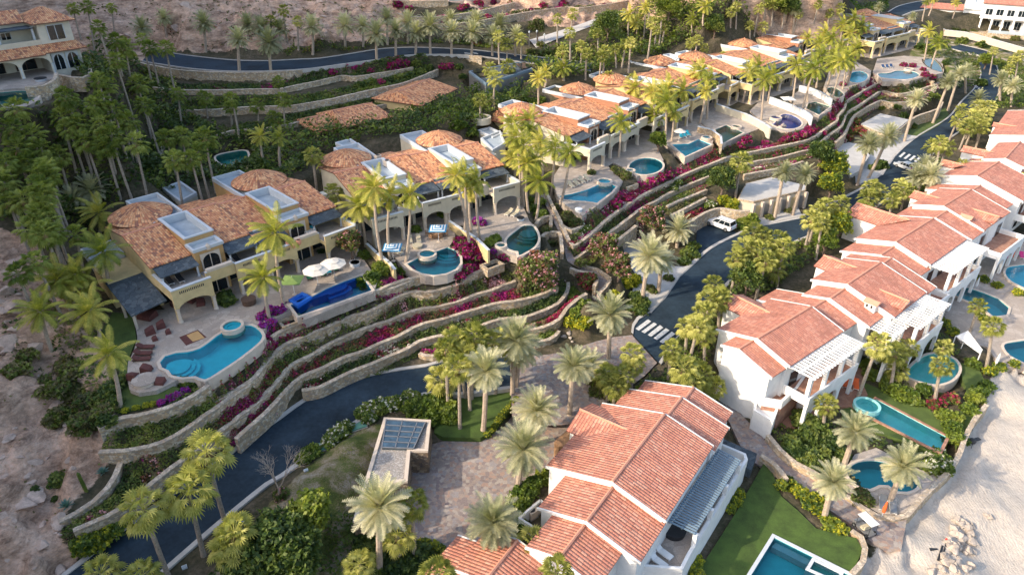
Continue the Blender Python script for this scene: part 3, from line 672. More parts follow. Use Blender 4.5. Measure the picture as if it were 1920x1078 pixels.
lot('pool_terrace', 'E', [(1000, 20), (1100, -60), (1300, 20), (1290, 90), (1205, 140), (1110, 110)], 13.7, 'deck')
lot('pool_terrace', 'F', [(160, 300), (200, 180), (380, 130), (480, 190), (470, 250), (350, 300), (260, 380)], 13.7, 'deck')
lot('pool_terrace', 'F', [(490, 200), (520, 110), (700, 90), (960, 110), (965, 205), (820, 235), (740, 262), (560, 262)], 13.7, 'deck')
lot('mansion_terrace', 'z1', [(-250, 540), (-200, 420), (290, 380), (310, 430), (240, 475), (140, 485), (190, 520), (220, 560), (150, 600), (0, 610)], 31.2, 'deck')
# lower gardens
lot('terracotta_terrace', 'y8', [(40, 380), (250, 150), (420, 60), (470, 130), (440, 200), (460, 245), (420, 330), (380, 300), (330, 300), (240, 350), (200, 360), (120, 400)], 2.3, 'terracotta')
lot('garden_lawn', 'y8', [(445, 190), (520, 220), (700, 270), (760, 330), (830, 370), (840, 450), (795, 520), (640, 460), (500, 420), (410, 400), (340, 350), (345, 310), (400, 300)], 2.25, 'lawn')
lot('oval_pool_terrace', 'y8', [(350, 600), (400, 520), (500, 490), (600, 540), (700, 590), (800, 620), (770, 660), (690, 730), (630, 790), (580, 800), (500, 785), (430, 740), (390, 690)], 2.4, 'deck')
lot('green_lawn', 'f', [(1432, 868), (1450, 890), (1465, 930), (1500, 960), (1530, 990), (1580, 1003), (1605, 1008), (1618, 1030), (1600, 1068), (1590, 1100), (1290, 1100), (1345, 1015), (1380, 960)], 2.7, 'turf')
lot('garden_lawn', 'y8', [(880, 100), (960, 100), (1010, 200), (960, 330), (910, 420), (880, 470), (850, 430), (880, 330), (930, 260), (900, 180)], 2.2, 'lawn')
lot('seaside_terrace', 'f', [(1750, 560), (1790, 520), (1920, 470), (1980, 560), (1960, 680), (1880, 690), (1850, 650), (1800, 640)], 2.3, 'deck')
lot('seaside_terrace', 'f', [(1820, 480), (1860, 440), (1960, 440), (1990, 540), (1890, 560)], 2.32, 'deck')
lot('lawn_island', 'y4', [(1060, 800), (1370, 735), (1460, 745), (1455, 770), (1400, 790), (1395, 835), (1330, 910), (1260, 985), (1200, 1020), (990, 1015), (940, 990), (950, 900)], 5.6, 'turf')
lot('lawn_ground', 'z5', [(560, -0), (561, 1), (560, 1)], 16, 'lawn')
LOTS.pop(); PADS.pop()
lot('garden_lawn', 'A', [(320, 465), (340, 430), (345, 360), (375, 290), (385, 345), (430, 368), (520, 355), (580, 325), (640, 345), (620, 375), (520, 412), (430, 440)], 12.7, 'lawn')
lot('garden_lawn', 'A', [(240, 60), (300, -40), (400, -30), (420, 90), (378, 200), (372, 290), (340, 260), (260, 180)], 13.1, 'lawn')
lot('roadside_lawn', 'F', [(740, 530), (830, 490), (980, 440), (1010, 500), (930, 560), (800, 632), (730, 620), (690, 590)], 6.08, 'lawn')
lot('footpath', 'D', [(105, 235), (160, 225), (215, 350), (270, 440), (320, 540), (355, 660), (380, 720), (470, 760), (560, 800), (520, 870), (510, 930), (450, 960), (440, 900), (480, 830), (490, 770), (420, 740), (330, 720), (280, 690), (270, 600), (250, 500), (205, 420), (180, 330)], 10.2, 'cobble')
LOTS.pop(); PADS.pop()

# ------------------------------------------------------------------ pools (outline on the photo, water level height)
POOLS = []
def pool(f, pts, z, mat, label, spa=None, steps=None, sm=True, ring='cantera', edge=0.35, depth=1.25):
    P = ats(f, pts, z)
    if sm: P = smooth(P, 0.6, True)
    poly = xy(P)
    a = sum(poly[i][0] * poly[(i + 1) % len(poly)][1] - poly[(i + 1) % len(poly)][0] * poly[i][1] for i in range(len(poly)))
    if a < 0: poly = poly[::-1]
    POOLS.append(dict(poly=poly, z=z, mat=mat, label=label, spa=spa, steps=steps, ring=ring, f=f, edge=edge, depth=depth))
def oval(cx, cy, rx, ry, rot=0, n=20):
    return [(cx + rx * math.cos(2 * math.pi * k / n) * math.cos(R(rot)) - ry * math.sin(2 * math.pi * k / n) * math.sin(R(rot)),
             cy + rx * math.cos(2 * math.pi * k / n) * math.sin(R(rot)) + ry * math.sin(2 * math.pi * k / n) * math.cos(R(rot))) for k in range(n)]
pool('A', [(540, 215), (565, 185), (620, 168), (680, 163), (740, 145), (790, 112), (830, 80), (880, 55), (950, 30), (1000, 30), (1040, 55), (1052, 100), (960, 180), (850, 255), (768, 302), (720, 286), (655, 292), (600, 280), (585, 258), (550, 242)],
     DECKZ, 'poolblue', 'kidney shaped bright blue pool with a round raised spa, beside the maroon loungers', spa=('A', 903, 28, 1.35), steps=('A', 625, 225))
pool('B', [(575, 262), (520, 190), (650, 140), (760, 80), (880, 30), (1000, -10), (1068, 90), (800, 185)], DECKZ, 'pooldeep', 'long cobalt blue pool with dark blue steps below the cream umbrellas', spa=None, sm=False)
pool('C', [(228, 165), (300, 125), (400, 90), (500, 52), (555, 75), (582, 115), (585, 160), (555, 200), (490, 228), (410, 240), (330, 228), (268, 200)], 13.3, 'poolteal', 'half round teal pool with a raised round spa, below the striped umbrellas', spa=('C', 362, 92, 1.35), steps=('C', 500, 75), sm=False)
pool('z7', [(1385, 815), (1450, 755), (1500, 722), (1550, 722), (1580, 760), (1592, 810), (1570, 860), (1520, 895), (1465, 922), (1460, 895), (1400, 880)], 13.3, 'poolgreen', 'dark green curved pool at the edge of the footpath', spa=('z7', 1345, 850, 0.9), steps=('z7', 1525, 760))
pool('D', [(248, 245), (330, 232), (430, 205), (520, 167), (595, 165), (628, 182), (595, 222), (500, 292), (420, 280), (340, 275), (268, 268)], 13.5, 'poolblue', 'bright blue wing shaped pool with four beige loungers beside it', spa=('D', 552, 142, 1.35), steps=('D', 380, 250), sm=False)
pool('z8', oval(1103, 683, 112, 55, -4), 13.6, 'poolteal', 'oval dark teal pool in front of the blue dining chairs', spa=('z8', 1000, 706, 0.9))
pool('E', [(215, 330), (330, 325), (395, 295), (480, 330), (305, 410)], 13.7, 'poolblue', 'sharp cornered bright blue pool beside the blue loungers', spa=('E', 450, 278, 1.1), sm=False)
pool('E', [(505, 230), (580, 200), (695, 250), (560, 320)], 13.7, 'poolgreen', 'rectangular dark green pool behind a stone wall', spa=('E', 650, 205, 1.1), sm=False)
pool('E', [(858, 172), (900, 190), (960, 128), (1020, 132), (1070, 160), (1088, 190), (1062, 215), (1000, 225), (920, 208)], 13.7, 'poolcobalt', 'deep cobalt blue rounded pool with a rock at its rim', spa=('E', 915, 145, 1.3))
pool('E', [(1120, 88), (1135, 52), (1180, 42), (1280, 75), (1205, 130)], 13.7, 'poolgreen', 'green rectangular pool behind the low white wall', sm=False)
pool('F', [(180, 315), (230, 305), (290, 348), (262, 372), (200, 348)], 13.7, 'poolgreen', 'small dark pool at the corner behind the white wall')
pool('F', oval(388, 235, 68, 38, -6), 13.7, 'poolblue', 'bright blue oval pool beneath the dense coconut palms')
pool('F', [(530, 212), (600, 208), (660, 192), (760, 198), (800, 226), (720, 250), (600, 245), (540, 235)], 13.7, 'poolteal', 'long dark teal pool with a round white spa at the far terrace', spa=('F', 735, 178, 1.2))
pool('F', [(832, 118), (895, 112), (945, 160), (955, 200), (900, 185), (850, 155)], 13.6, 'poolgreen', 'farthest small green pool at the end of the villa row')
pool('z2', [(1075, -14), (1250, -10), (1200, 2), (1085, 14)], 29.2, 'poolblue', 'pool on the hilltop terrace cut by the top of the picture', sm=False)
pool('z1', [(1215, 880), (1290, 858), (1380, 850), (1385, 905), (1320, 935), (1240, 920)], 16.5, 'poolgreen', 'dark shaded pool with white stepping blocks in the back garden')
pool('z1', [(-40, 530), (20, 520), (120, 512), (190, 520), (212, 548), (150, 590), (-20, 600)], 30.8, 'poolgreen', 'dark curved pool in front of the hillside mansion')
pool('y8', [(436, 330), (500, 268), (822, 440), (788, 508)], 2.3, 'poolaqua', 'long narrow turquoise pool with a round spa on the garden lawn', spa=('y8', 457, 293, 1.6), sm=False, ring='terracotta', depth=1.0)
pool('y8', [(368, 590), (420, 558), (500, 552), (580, 572), (640, 605), (684, 640), (684, 675), (640, 695), (590, 692), (555, 665), (510, 664), (470, 682), (410, 665), (372, 625)], 2.4, 'poolteal', 'dark blue oval pool with a half round bay beneath two date palms')
pool('y8', [(640, 150), (720, 70), (800, 60), (860, 85), (880, 130), (850, 175), (790, 198), (715, 190)], 2.6, 'poolaqua', 'half moon turquoise pool behind the fan palms')
pool('f', [(1452, 1008), (1592, 1078), (1560, 1150), (1395, 1100)], 2.75, 'poolteal', 'large rectangular pool with a sunken spa on the green lawn', sm=False, ring='trim')
pool('f', [(1784, 538), (1815, 540), (1845, 550), (1872, 561), (1891, 577), (1887, 591), (1863, 594), (1840, 578), (1815, 565), (1786, 552)], 2.4, 'poolteal', 'teal pool with rounded end in front of the white pergola house', sm=False)
pool('f', [(1882, 650), (1900, 642), (1960, 640), (1960, 690), (1902, 672)], 2.3, 'poolteal', 'blue round pool cut by the right edge, next to the sand')
pool('f', [(1885, 510), (1900, 500), (1960, 500), (1960, 550), (1900, 530)], 2.5, 'poolblue', 'bright blue pool at the right edge beside the pink loungers')
for p_ in POOLS:
    PADS.append((p_['poly'], p_['z'] - 1.0))
    # ground round the pool stands at its level
    for q in p_['poly']: CP.append((q[0], q[1], p_['z'] - 0.15))
# ------------------------------------------------------------------ terrain: one sheet, fine near the villas and coarse to the horizon
kd = KDTree(len(CP))
for i, p in enumerate(CP): kd.insert((p[0], p[1], 0), i)
kd.balance()
CPz = np.array([p[2] for p in CP])
def axis(a, b, s, far):
    L = list(np.arange(a, b + 1e-6, s))
    d = s; lo = []; x = a
    while x > -far: d *= 1.25; x -= d; lo.append(x)
    d = s; hi = []; x = b
    while x < far: d *= 1.25; x += d; hi.append(x)
    return np.array(lo[::-1] + L + hi)
GX = axis(-78, 122, 0.55, 2600); GY = axis(36, 262, 0.55, 2600)
nx, ny = len(GX), len(GY)
Z = np.zeros((ny, nx))
for j in range(ny):
    y = GY[j]
    for i in range(nx):
        q = kd.find_n((GX[i], y, 0), 7)
        ws = zs = 0.0
        for co, idx, d in q:
            w = 1.0 / (d * d * d + 0.02); ws += w; zs += w * CPz[idx]
        Z[j, i] = zs / ws
XX, YY = np.meshgrid(GX, GY)
def rast(poly):
    xs = [p[0] for p in poly]; ys = [p[1] for p in poly]
    i0, i1 = np.searchsorted(GX, min(xs)), np.searchsorted(GX, max(xs)); j0, j1 = np.searchsorted(GY, min(ys)), np.searchsorted(GY, max(ys))
    return (slice(j0, j1), slice(i0, i1)), inpoly(XX[j0:j1, i0:i1], YY[j0:j1, i0:i1], poly)
def pix_poly_mask(poly):
    """grid points whose own photo position (at their height) falls in a photo polygon"""
    dz = Z - CAMH
    d = YY * FC - dz * FS; up = YY * FS + dz * FC
    d = np.where(d < 1, 1, d)
    U_, V_ = 960 + FOC * XX / d, 539 - FOC * up / d
    return inpoly(U_, V_, poly) & (YY > 0), U_, V_
def blur(A, n):
    for _ in range(n):
        B = A.copy()
        B[1:-1, 1:-1] = (A[1:-1, 1:-1] * 2 + A[:-2, 1:-1] + A[2:, 1:-1] + A[1:-1, :-2] + A[1:-1, 2:]) / 6
        A = B
    return A
rockm, PU, PV = pix_poly_mask([(-900, 380), (60, 430), (120, 560), (190, 640), (215, 700), (215, 850), (110, 990), (150, 1050), (60, 1200), (-900, 1300)])
rock2 = inpoly(PU, PV, [(150, -60), (150, 30), (280, 90), (400, 100), (560, 84), (700, 70), (760, 60), (770, -60)]) & (YY > 100)
out = (XX < -80) | (YY > 200) & (XX < 95)
sandm = inpoly(PU, PV, [(1860, 690), (1850, 760), (1820, 800), (1790, 860), (1720, 940), (1680, 1000), (1610, 1060), (1590, 1200), (3000, 1200), (4000, 300), (1990, 620)])
sandm |= (XX > 75) & (YY < 90) & (XX > YY * 0.9 + 12) & (Z < 1.2)
grassm = inpoly(PU, PV, [(380, 1100), (500, 950), (560, 890), (650, 815), (720, 790), (705, 900), (660, 1000), (690, 1100)]) | inpoly(PU, PV, [(1700, 120), (1720, 60), (1990, 100), (1960, 200), (1840, 160)])
rock = blur(np.where(rockm | rock2 | out, 1.0, 0.0), 3); sand = blur(np.where(sandm, 1.0, 0.0), 2); grass = blur(np.where(grassm, 1.0, 0.0), 3)
# relief: crags on the rock, ripples and footmarks on the sand
nz = np.zeros_like(Z)
core = (rock > 0.02) | (sand > 0.02)
for j, i in zip(*np.where(core & (np.abs(XX) < 400) & (YY < 500) & (YY > -60))):
    p = Vector((GX[i], GY[j], 0))
    if rock[j, i] > 0.02:
        a = noise.ridged_multi_fractal(p * 0.07, 0.9, 2.1, 5, 0.95, 2.0)
        b2 = noise.fractal(p * 0.35, 0.8, 2.0, 4)
        nz[j, i] = rock[j, i] * ((a - 1.2) * 1.9 + b2 * 1.0)
    else: nz[j, i] = noise.fractal(p * 0.5, 0.8, 2.0, 3) * 0.09 * sand[j, i]
near_sea = np.zeros_like(Z)
Ztop = Z + nz
cap = np.full_like(Z, 1e9)
PADS += [(xy(ats('z2', [(1180, 400), (1480, 340), (1575, 385), (1290, 480)], 21.9)), 18.0)]
PADS += [(grow(p_['poly'], .9), p_['z'] - 1.1) for p_ in POOLS]
for poly, z in PADS:
    s, m = rast(poly)
    if m.size == 0: continue
    c_ = cap[s]; c_[m] = np.minimum(c_[m], z)
    t_ = Ztop[s]; t_[m] = z
def dil(A):
    B = A.copy()
    B[1:, :] = np.minimum(B[1:, :], A[:-1, :]); B[:-1, :] = np.minimum(B[:-1, :], A[1:, :])
    C = B.copy()
    C[:, 1:] = np.minimum(C[:, 1:], B[:, :-1]); C[:, :-1] = np.minimum(C[:, :-1], B[:, 1:])
    return C
capd = dil(cap)
Zm = np.where(cap < 1e8, np.minimum(Z + nz, cap - 0.5), np.minimum(Z + nz, np.where(capd < 1e8, capd - 0.06, 1e9)))
POOLHOLES = []
def ground(x, y, A=None):
    A = Ztop if A is None else A
    i = min(max(int(np.searchsorted(GX, x)) - 1, 0), nx - 2); j = min(max(int(np.searchsorted(GY, y)) - 1, 0), ny - 2)
    fx = (x - GX[i]) / (GX[i + 1] - GX[i]); fy = (y - GY[j]) / (GY[j + 1] - GY[j])
    fx = min(1, max(0, fx)); fy = min(1, max(0, fy))
    return float((A[j, i] * (1 - fx) + A[j, i + 1] * fx) * (1 - fy) + (A[j + 1, i] * (1 - fx) + A[j + 1, i + 1] * fx) * fy)
def hit(f, x, y, h=0.0):
    """point on the photo ray that stands h above the ground"""
    x, y = px(f, x, y)
    d = Vector((x - 960, FOC * FC - (y - 539) * FS, -(FOC * FS + (y - 539) * FC))) / FOC
    t = 30.0
    o = Vector((0, 0, CAMH))
    while t < 420:
        p = o + d * t
        if p.z < ground(p.x, p.y) + h:
            lo, hi = t - 1.0, t
            for _ in range(10):
                m_ = (lo + hi) / 2; p = o + d * m_
                if p.z < ground(p.x, p.y) + h: hi = m_
                else: lo = m_
            return o + d * hi
        t += 1.0
    return o + d * t
# ------------------------------------------------------------------ build terrain mesh
vs = np.stack([XX, YY, Zm], -1).reshape(-1, 3)
ii = np.arange(nx * ny).reshape(ny, nx)
fs = np.stack([ii[:-1, :-1], ii[:-1, 1:], ii[1:, 1:], ii[1:, :-1]], -1).reshape(-1, 4)
me = bpy.data.meshes.new('terrain')
me.vertices.add(len(vs)); me.vertices.foreach_set('co', vs.ravel())
me.loops.add(len(fs) * 4); me.loops.foreach_set('vertex_index', fs.ravel().astype(np.int32))
me.polygons.add(len(fs)); me.polygons.foreach_set('loop_start', (np.arange(len(fs)) * 4).astype(np.int32))
me.polygons.foreach_set('use_smooth', np.ones(len(fs), bool))
me.update(calc_edges=True)
for nm, A in (('sand', sand), ('rock', rock), ('grass', grass)):
    a = me.attributes.new(nm, 'FLOAT', 'POINT'); a.data.foreach_set('value', A.ravel().astype(np.float32))
me.materials.append(M['terrain'])
tag(link('terrain', me), kind='structure')

# roads with kerbs
for name, a, b, mat, kerb in ROADS:
    m = MB(); n = len(a)
    vs = []; K = 5
    for i in range(n):
        for k in range(K): p = a[i].lerp(b[i], k / (K - 1)); vs.append((p.x, p.y, p.z))
    m.add(vs, [(i * K + k, i * K + k + 1, (i + 1) * K + k + 1, (i + 1) * K + k)[::-1] for i in range(n - 1) for k in range(K - 1)])
    tag(m.build(name, M[mat]), kind='structure')
    if kerb:
        for s, t in ((a, b), (b, a)):
            m = MB(); vs = []
            for i in range(n):
                d = (s[i] - t[i]); d.z = 0; d.normalize()
                p = s[i]; q = p + d * (0.55 if name != 'upper_road' else 0.35)
                vs += [(p.x, p.y, p.z - 0.6), (p.x, p.y, p.z + 0.13), (q.x, q.y, q.z + 0.13), (q.x, q.y, q.z - 0.6)]
            m.add(vs, [(i * 4 + k, i * 4 + k + 1, i * 4 + k + 5, i * 4 + k + 4) for i in range(n - 1) for k in range(3)])
            tag(m.build('kerb', M['kerb']), kind='structure')
def stripes(f, quads, z, label):
    r = empty('crosswalk', at(f, quads[0][0][0], quads[0][0][1], z), label=label, cat='crosswalk')
    for q in quads:
        MB().prism(xy(ats(f, q, z)), z, z + 0.006).build('painted_bar', M['paint'], r)
stripes('y6', [[(760, 848), (845, 785), (866, 800), (783, 862)], [(800, 868), (885, 806), (905, 820), (822, 880)], [(842, 890), (925, 824), (948, 842), (865, 903)], [(882, 912), (965, 845), (990, 860), (905, 925)], [(922, 935), (1005, 868), (1028, 884), (945, 948)]], 6.012, 'white zebra crossing on the asphalt where the paved junction begins')
stripes('F', [[(664, 768), (700, 738), (712, 744), (678, 775)], [(697, 780), (734, 750), (748, 757), (712, 786)], [(732, 790), (768, 760), (782, 767), (747, 796)], [(767, 800), (802, 770), (816, 777), (782, 806)]], 6.012, 'white zebra crossing in front of the small silver car')
stripes('z2', [[(1170, 296), (1205, 300), (1210, 306), (1170, 302)], [(1215, 295), (1240, 298), (1250, 306), (1222, 303)]], 23.35, 'faded white crossing bars at the end of the upper road')
stripes('F', [[(1160 + 12 * k, 285 + 8 * k), (1172 + 12 * k, 281 + 8 * k), (1176 + 12 * k, 284 + 8 * k), (1164 + 12 * k, 289 + 8 * k)] for k in range(5)], 6.012, 'distant white zebra crossing far up the village road')

# pools and paved lots; lots are cut open where a pool lies in them
def bool_cut(ob, cutters):
    c = MB()
    for poly, z0, z1 in cutters: c.prism(poly, z0, z1, bot=True)
    me = bpy.data.meshes.new('cut'); me.from_pydata(c.v, [], c.f); co = bpy.data.objects.new('cut', me); col.objects.link(co)
    co.location = (0, 0, 0)
    import bmesh
    bm = bmesh.new(); bm.from_mesh(me); bmesh.ops.remove_doubles(bm, verts=bm.verts, dist=1e-4); bmesh.ops.recalc_face_normals(bm, faces=bm.faces); bm.to_mesh(me); bm.free()
    bm = bmesh.new(); bm.from_mesh(ob.data); bmesh.ops.remove_doubles(bm, verts=bm.verts, dist=1e-4); bmesh.ops.recalc_face_normals(bm, faces=bm.faces); bm.to_mesh(ob.data); bm.free()
    md = ob.modifiers.new('b', 'BOOLEAN'); md.operation = 'DIFFERENCE'; md.solver = 'EXACT'; md.use_self = True; md.object = co
    dg = bpy.context.evaluated_depsgraph_get()
    nm = bpy.data.meshes.new_from_object(ob.evaluated_get(dg))
    ob.modifiers.clear(); ob.data = nm
    bpy.data.objects.remove(co)
for name, poly, z, mat in LOTS:
    cut = [p for p in POOLS if abs(p['z'] - z) < 0.5 and any(inpoly(q[0], q[1], poly) for q in p['poly'])]
    m = MB().prism(poly, z - (1.0 if not cut else 1.2), z, bot=True)
    o = tag(m.build(name, M[mat]), kind='structure')
    if cut: bool_cut(o, [([(x - 0, y) for x, y in grow(p['poly'], 0.05)], p['z'] - 3, p['z'] + 1) for p in cut])
for p in POOLS:
    poly, z = p['poly'], p['z']
    cx = sum(q[0] for q in poly) / len(poly); cy = sum(q[1] for q in poly) / len(poly)
    r = empty('swimming_pool', (cx, cy, z), label=p['label'], cat='pool')
    n = len(poly); dpt = p['depth']
    b = MB()
    b.add([(q[0], q[1], z - dpt) for q in poly], [tuple(range(n))])
    b.add([(q[0], q[1], z - dpt) for q in poly] + [(q[0], q[1], z + 0.02) for q in poly], [((i + 1) % n, i, n + i, n + (i + 1) % n) for i in range(n)])
    b.build('basin', M[p['mat']], r)
    MB().ring(grow(poly, 0.005), grow(poly, p['edge']), z - 1.3, z + 0.10).build('pool_rim', M[p['ring']], r)
    MB().add([(q[0], q[1], z - 0.06) for q in poly], [tuple(range(n))]).build('water', M['water'], r)
    if p['steps']:
        s = at(*p['steps'], z)
        for k, rad in enumerate((2.3, 1.8, 1.3)):
            dsc = [(s.x + rad * math.cos(t * math.pi / 8), s.y + rad * math.sin(t * math.pi / 8)) for t in range(16)]
            dsc = [q for q in dsc if inpoly(q[0], q[1], grow(poly, -0.1))]
            if len(dsc) > 4: MB().prism(dsc, z - dpt, z - 0.75 + k * 0.2).build('step', M[p['mat']], r)
    if p['spa']:
        f_, sx_, sy_, rad = p['spa']; s = at(f_, sx_, sy_, z + 0.45)
        MB().lathe([(rad - 0.32, -0.6), (rad - 0.32, 0.04), (rad - 0.32, 0.06), (rad, 0.06), (rad, -0.9)], 28, s).build('spa_ring', M[p['ring'] if p['ring'] != 'terracotta' else 'poolaqua'], r)
        MB().lathe([(0.01, -0.28), (rad * 0.45, -0.28), (rad * 0.45, -0.18), (rad - 0.32, -0.18)], 28, s).build('spa_basin', M[p['mat']], r)
        MB().lathe([(rad - 0.32, -0.06), (0.01, -0.06)], 28, s).build('spa_water', M['water'], r)

    if 'cobalt blue pool with dark' in p['label']:
        for L_, a_, b_ in (([(760, 72), (780, 50), (830, 15), (875, 22), (905, 50), (880, 72), (778, 112)], -.5, -.12), ([(745, 90), (770, 45), (830, 5), (900, 15), (935, 52), (890, 85), (778, 125)], -1.2, -.5), ([(655, 122), (765, 78), (778, 104), (662, 146)], -1.2, -.1), ([(872, 18), (940, -6), (958, 14), (892, 42)], -1.2, -.1)):
            MB().prism(xy(ats('B', L_, z)), z + a_, z + b_).build('step', M['poolcobalt'], r)
        S4 = xy(ats('B', [(505, 150), (600, 98), (662, 130), (568, 192)], z + .3))[::-1]
        MB().ring(grow(S4, -.45), S4, z - 1, z + .32).build('spa_rim', M['poolcobalt'], r); MB().prism(grow(S4, -.4), z - .2, z + .1).build('spa_basin', M['poolcobalt'], r)
    if 'sunken spa' in p['label']:
        S4 = xy(ats('y8', [(172, 1050), (205, 995), (350, 1066), (330, 1120)], z))[::-1]
        MB().ring(grow(S4, -.3), S4, z - 1, z + .03).build('spa_rim', M['trim'], r); MB().prism(grow(S4, -.28), z - 1, z - .45).build('spa_basin', M['poolgreen'], r)
        MB().prism(xy(ats('y8', [(20, 930), (45, 905), (210, 990), (185, 1015)], z)), z - 1.2, z - .5).build('step', M['bluegrey'], r)
# retaining walls
for w in WALLS:
    P, h, th = w['P'], w['h'], w['th']
    c = P[len(P) // 2]
    r = empty(w['name'], (c.x, c.y, c.z - h), label=w['label'], cat=w['cat'], group=w['group'])
    def strip(w0, za, zb, nm, mat, jit=0.0):
        m = MB(); vs = []
        for i in range(len(P)):
            d = (P[min(i + 1, len(P) - 1)] - P[max(i - 1, 0)]); d.z = 0; d.normalize()
            nn = Vector((-d.y, d.x, 0)); j = noise.noise(P[i] * 0.9) * jit
            a = P[i] + nn * (w0 / 2 + j); b = P[i] - nn * (w0 / 2 - j)
            vs += [(b.x, b.y, P[i].z + za + j), (a.x, a.y, P[i].z + za + j), (a.x, a.y, P[i].z + zb + j), (b.x, b.y, P[i].z + zb + j)]
        fs = [(i * 4 + k, i * 4 + (k + 1) % 4, (i + 1) * 4 + (k + 1) % 4, (i + 1) * 4 + k) for i in range(len(P) - 1) for k in range(4)]
        e = (len(P) - 1) * 4
        fs += [(3, 2, 1, 0), (e, e + 1, e + 2, e + 3)]
        m.add(vs, fs); m.build(nm, M[mat], r)
    strip(th, -h - 0.7, -0.10, 'masonry', w['mat'], 0.05)
    if w['coping']: strip(th + 0.08, -0.10, 0.03, 'coping', 'coping', 0.05)
# ------------------------------------------------------------------ villas (tile roofed duplexes on the terrace)
def arch_poly(x0, x1, z0, z1, xa, xb, zs, ztop, n=10):
    """front outline of a wall x0..x1,z0..z1 with an arched opening xa..xb springing at zs, crown ztop (open at the bottom)"""
    L = [(x0, z0), (xa, z0), (xa, zs)]
    for k in range(1, n):
        t = math.pi * k / n
        L.append(((xa + xb) / 2 - (xb - xa) / 2 * math.cos(t), zs + (ztop - zs) * math.sin(t)))
    L += [(xb, zs), (xb, z0), (x1, z0), (x1, z1), (x0, z1)]
    return L
def xz_prism(m, L, y0, y1, mi=0):
    from mathutils.geometry import tessellate_polygon
    n = len(L)
    tri = tessellate_polygon([[Vector((p[0], p[1], 0)) for p in L]])
    m.add([(p[0], y0, p[1]) for p in L] + [(p[0], y1, p[1]) for p in L],
          [tuple(t) for t in tri] + [tuple(n + i for i in t[::-1]) for t in tri] + [(i, (i + 1) % n, n + (i + 1) % n, n + i) for i in range(n)], mi)
    return m
def slope_roof(m, x0, x1, ye, yr, ze, zr, th=0.16, mi=0, hip=0.0):
    """one roof plane: eave at (ye, ze), ridge at (yr, zr), x0..x1 along; tiles run up the slope"""
    L = math.hypot(yr - ye, zr - ze)
    a = [(x0, ye, ze), (x1, ye, ze), (x1 - hip, yr, zr), (x0 + hip, yr, zr)]
    if (yr - ye) < 0: a = [a[1], a[0], a[3], a[2]]
    uv = [(0, 0), (abs(x1 - x0), 0), (abs(x1 - x0) - hip, L), (hip, L)]
    b = [(p[0], p[1], p[2] - th) for p in a]
    m.add(a + b, [(0, 1, 2, 3), (7, 6, 5, 4), (4, 5, 1, 0), (5, 6, 2, 1), (6, 7, 3, 2), (7, 4, 0, 3)], mi,
          [uv, None, [(0, 0), (abs(x1 - x0), 0), (abs(x1 - x0), .1), (0, .1)], None, None, None])
def parapet(m, x0, x1, y0, y1, z0, z1, t=0.28, mi=0):
    m.box(x0, x1, y0, y0 + t, z0, z1, mi); m.box(x0, x1, y1 - t, y1, z0, z1, mi)
    m.box(x0, x0 + t, y0 + t, y1 - t, z0, z1, mi); m.box(x1 - t, x1, y0 + t, y1 - t, z0, z1, mi)
def add_window(root, x0, x1, z0, z1, y, arched=False, frame='trim', name='window'):
    w = abs(x1 - x0); a, b = min(x0, x1), max(x0, x1)
    f = MB()
    if arched:
        xz_prism(f, arch_poly(a - .18, b + .18, z0, z1 + .18, a, b, z0 + (z1 - z0) * .55, z1), y - 0.14, y + .06)
    else:
        f.box(a - .12, a, y - .14, y + .06, z0, z1 + .12); f.box(b, b + .12, y - .14, y + .06, z0, z1 + .12); f.box(a, b, y - .14, y + .06, z1, z1 + .12)
    f.box((a + b) / 2 - .05, (a + b) / 2 + .05, y - .08, y + .03, z0, z1)
    o = f.build(name, M[frame], root, world=False)
    g = MB()
    if arched:
        L = [(a, z0), (b, z0)] + [((a + b) / 2 + w / 2 * math.cos(math.pi * k / 10), z0 + (z1 - z0) * .55 + (z1 - z0) * .45 * math.sin(math.pi * k / 10)) for k in range(11)]
        g.add([(p[0], y - .05, p[1]) for p in L], [tuple(range(len(L)))])
    else: g.box(a, b, y - .06, y - .03, z0, z1)
    g.build('pane', M['glass'], o, world=False)
    return o
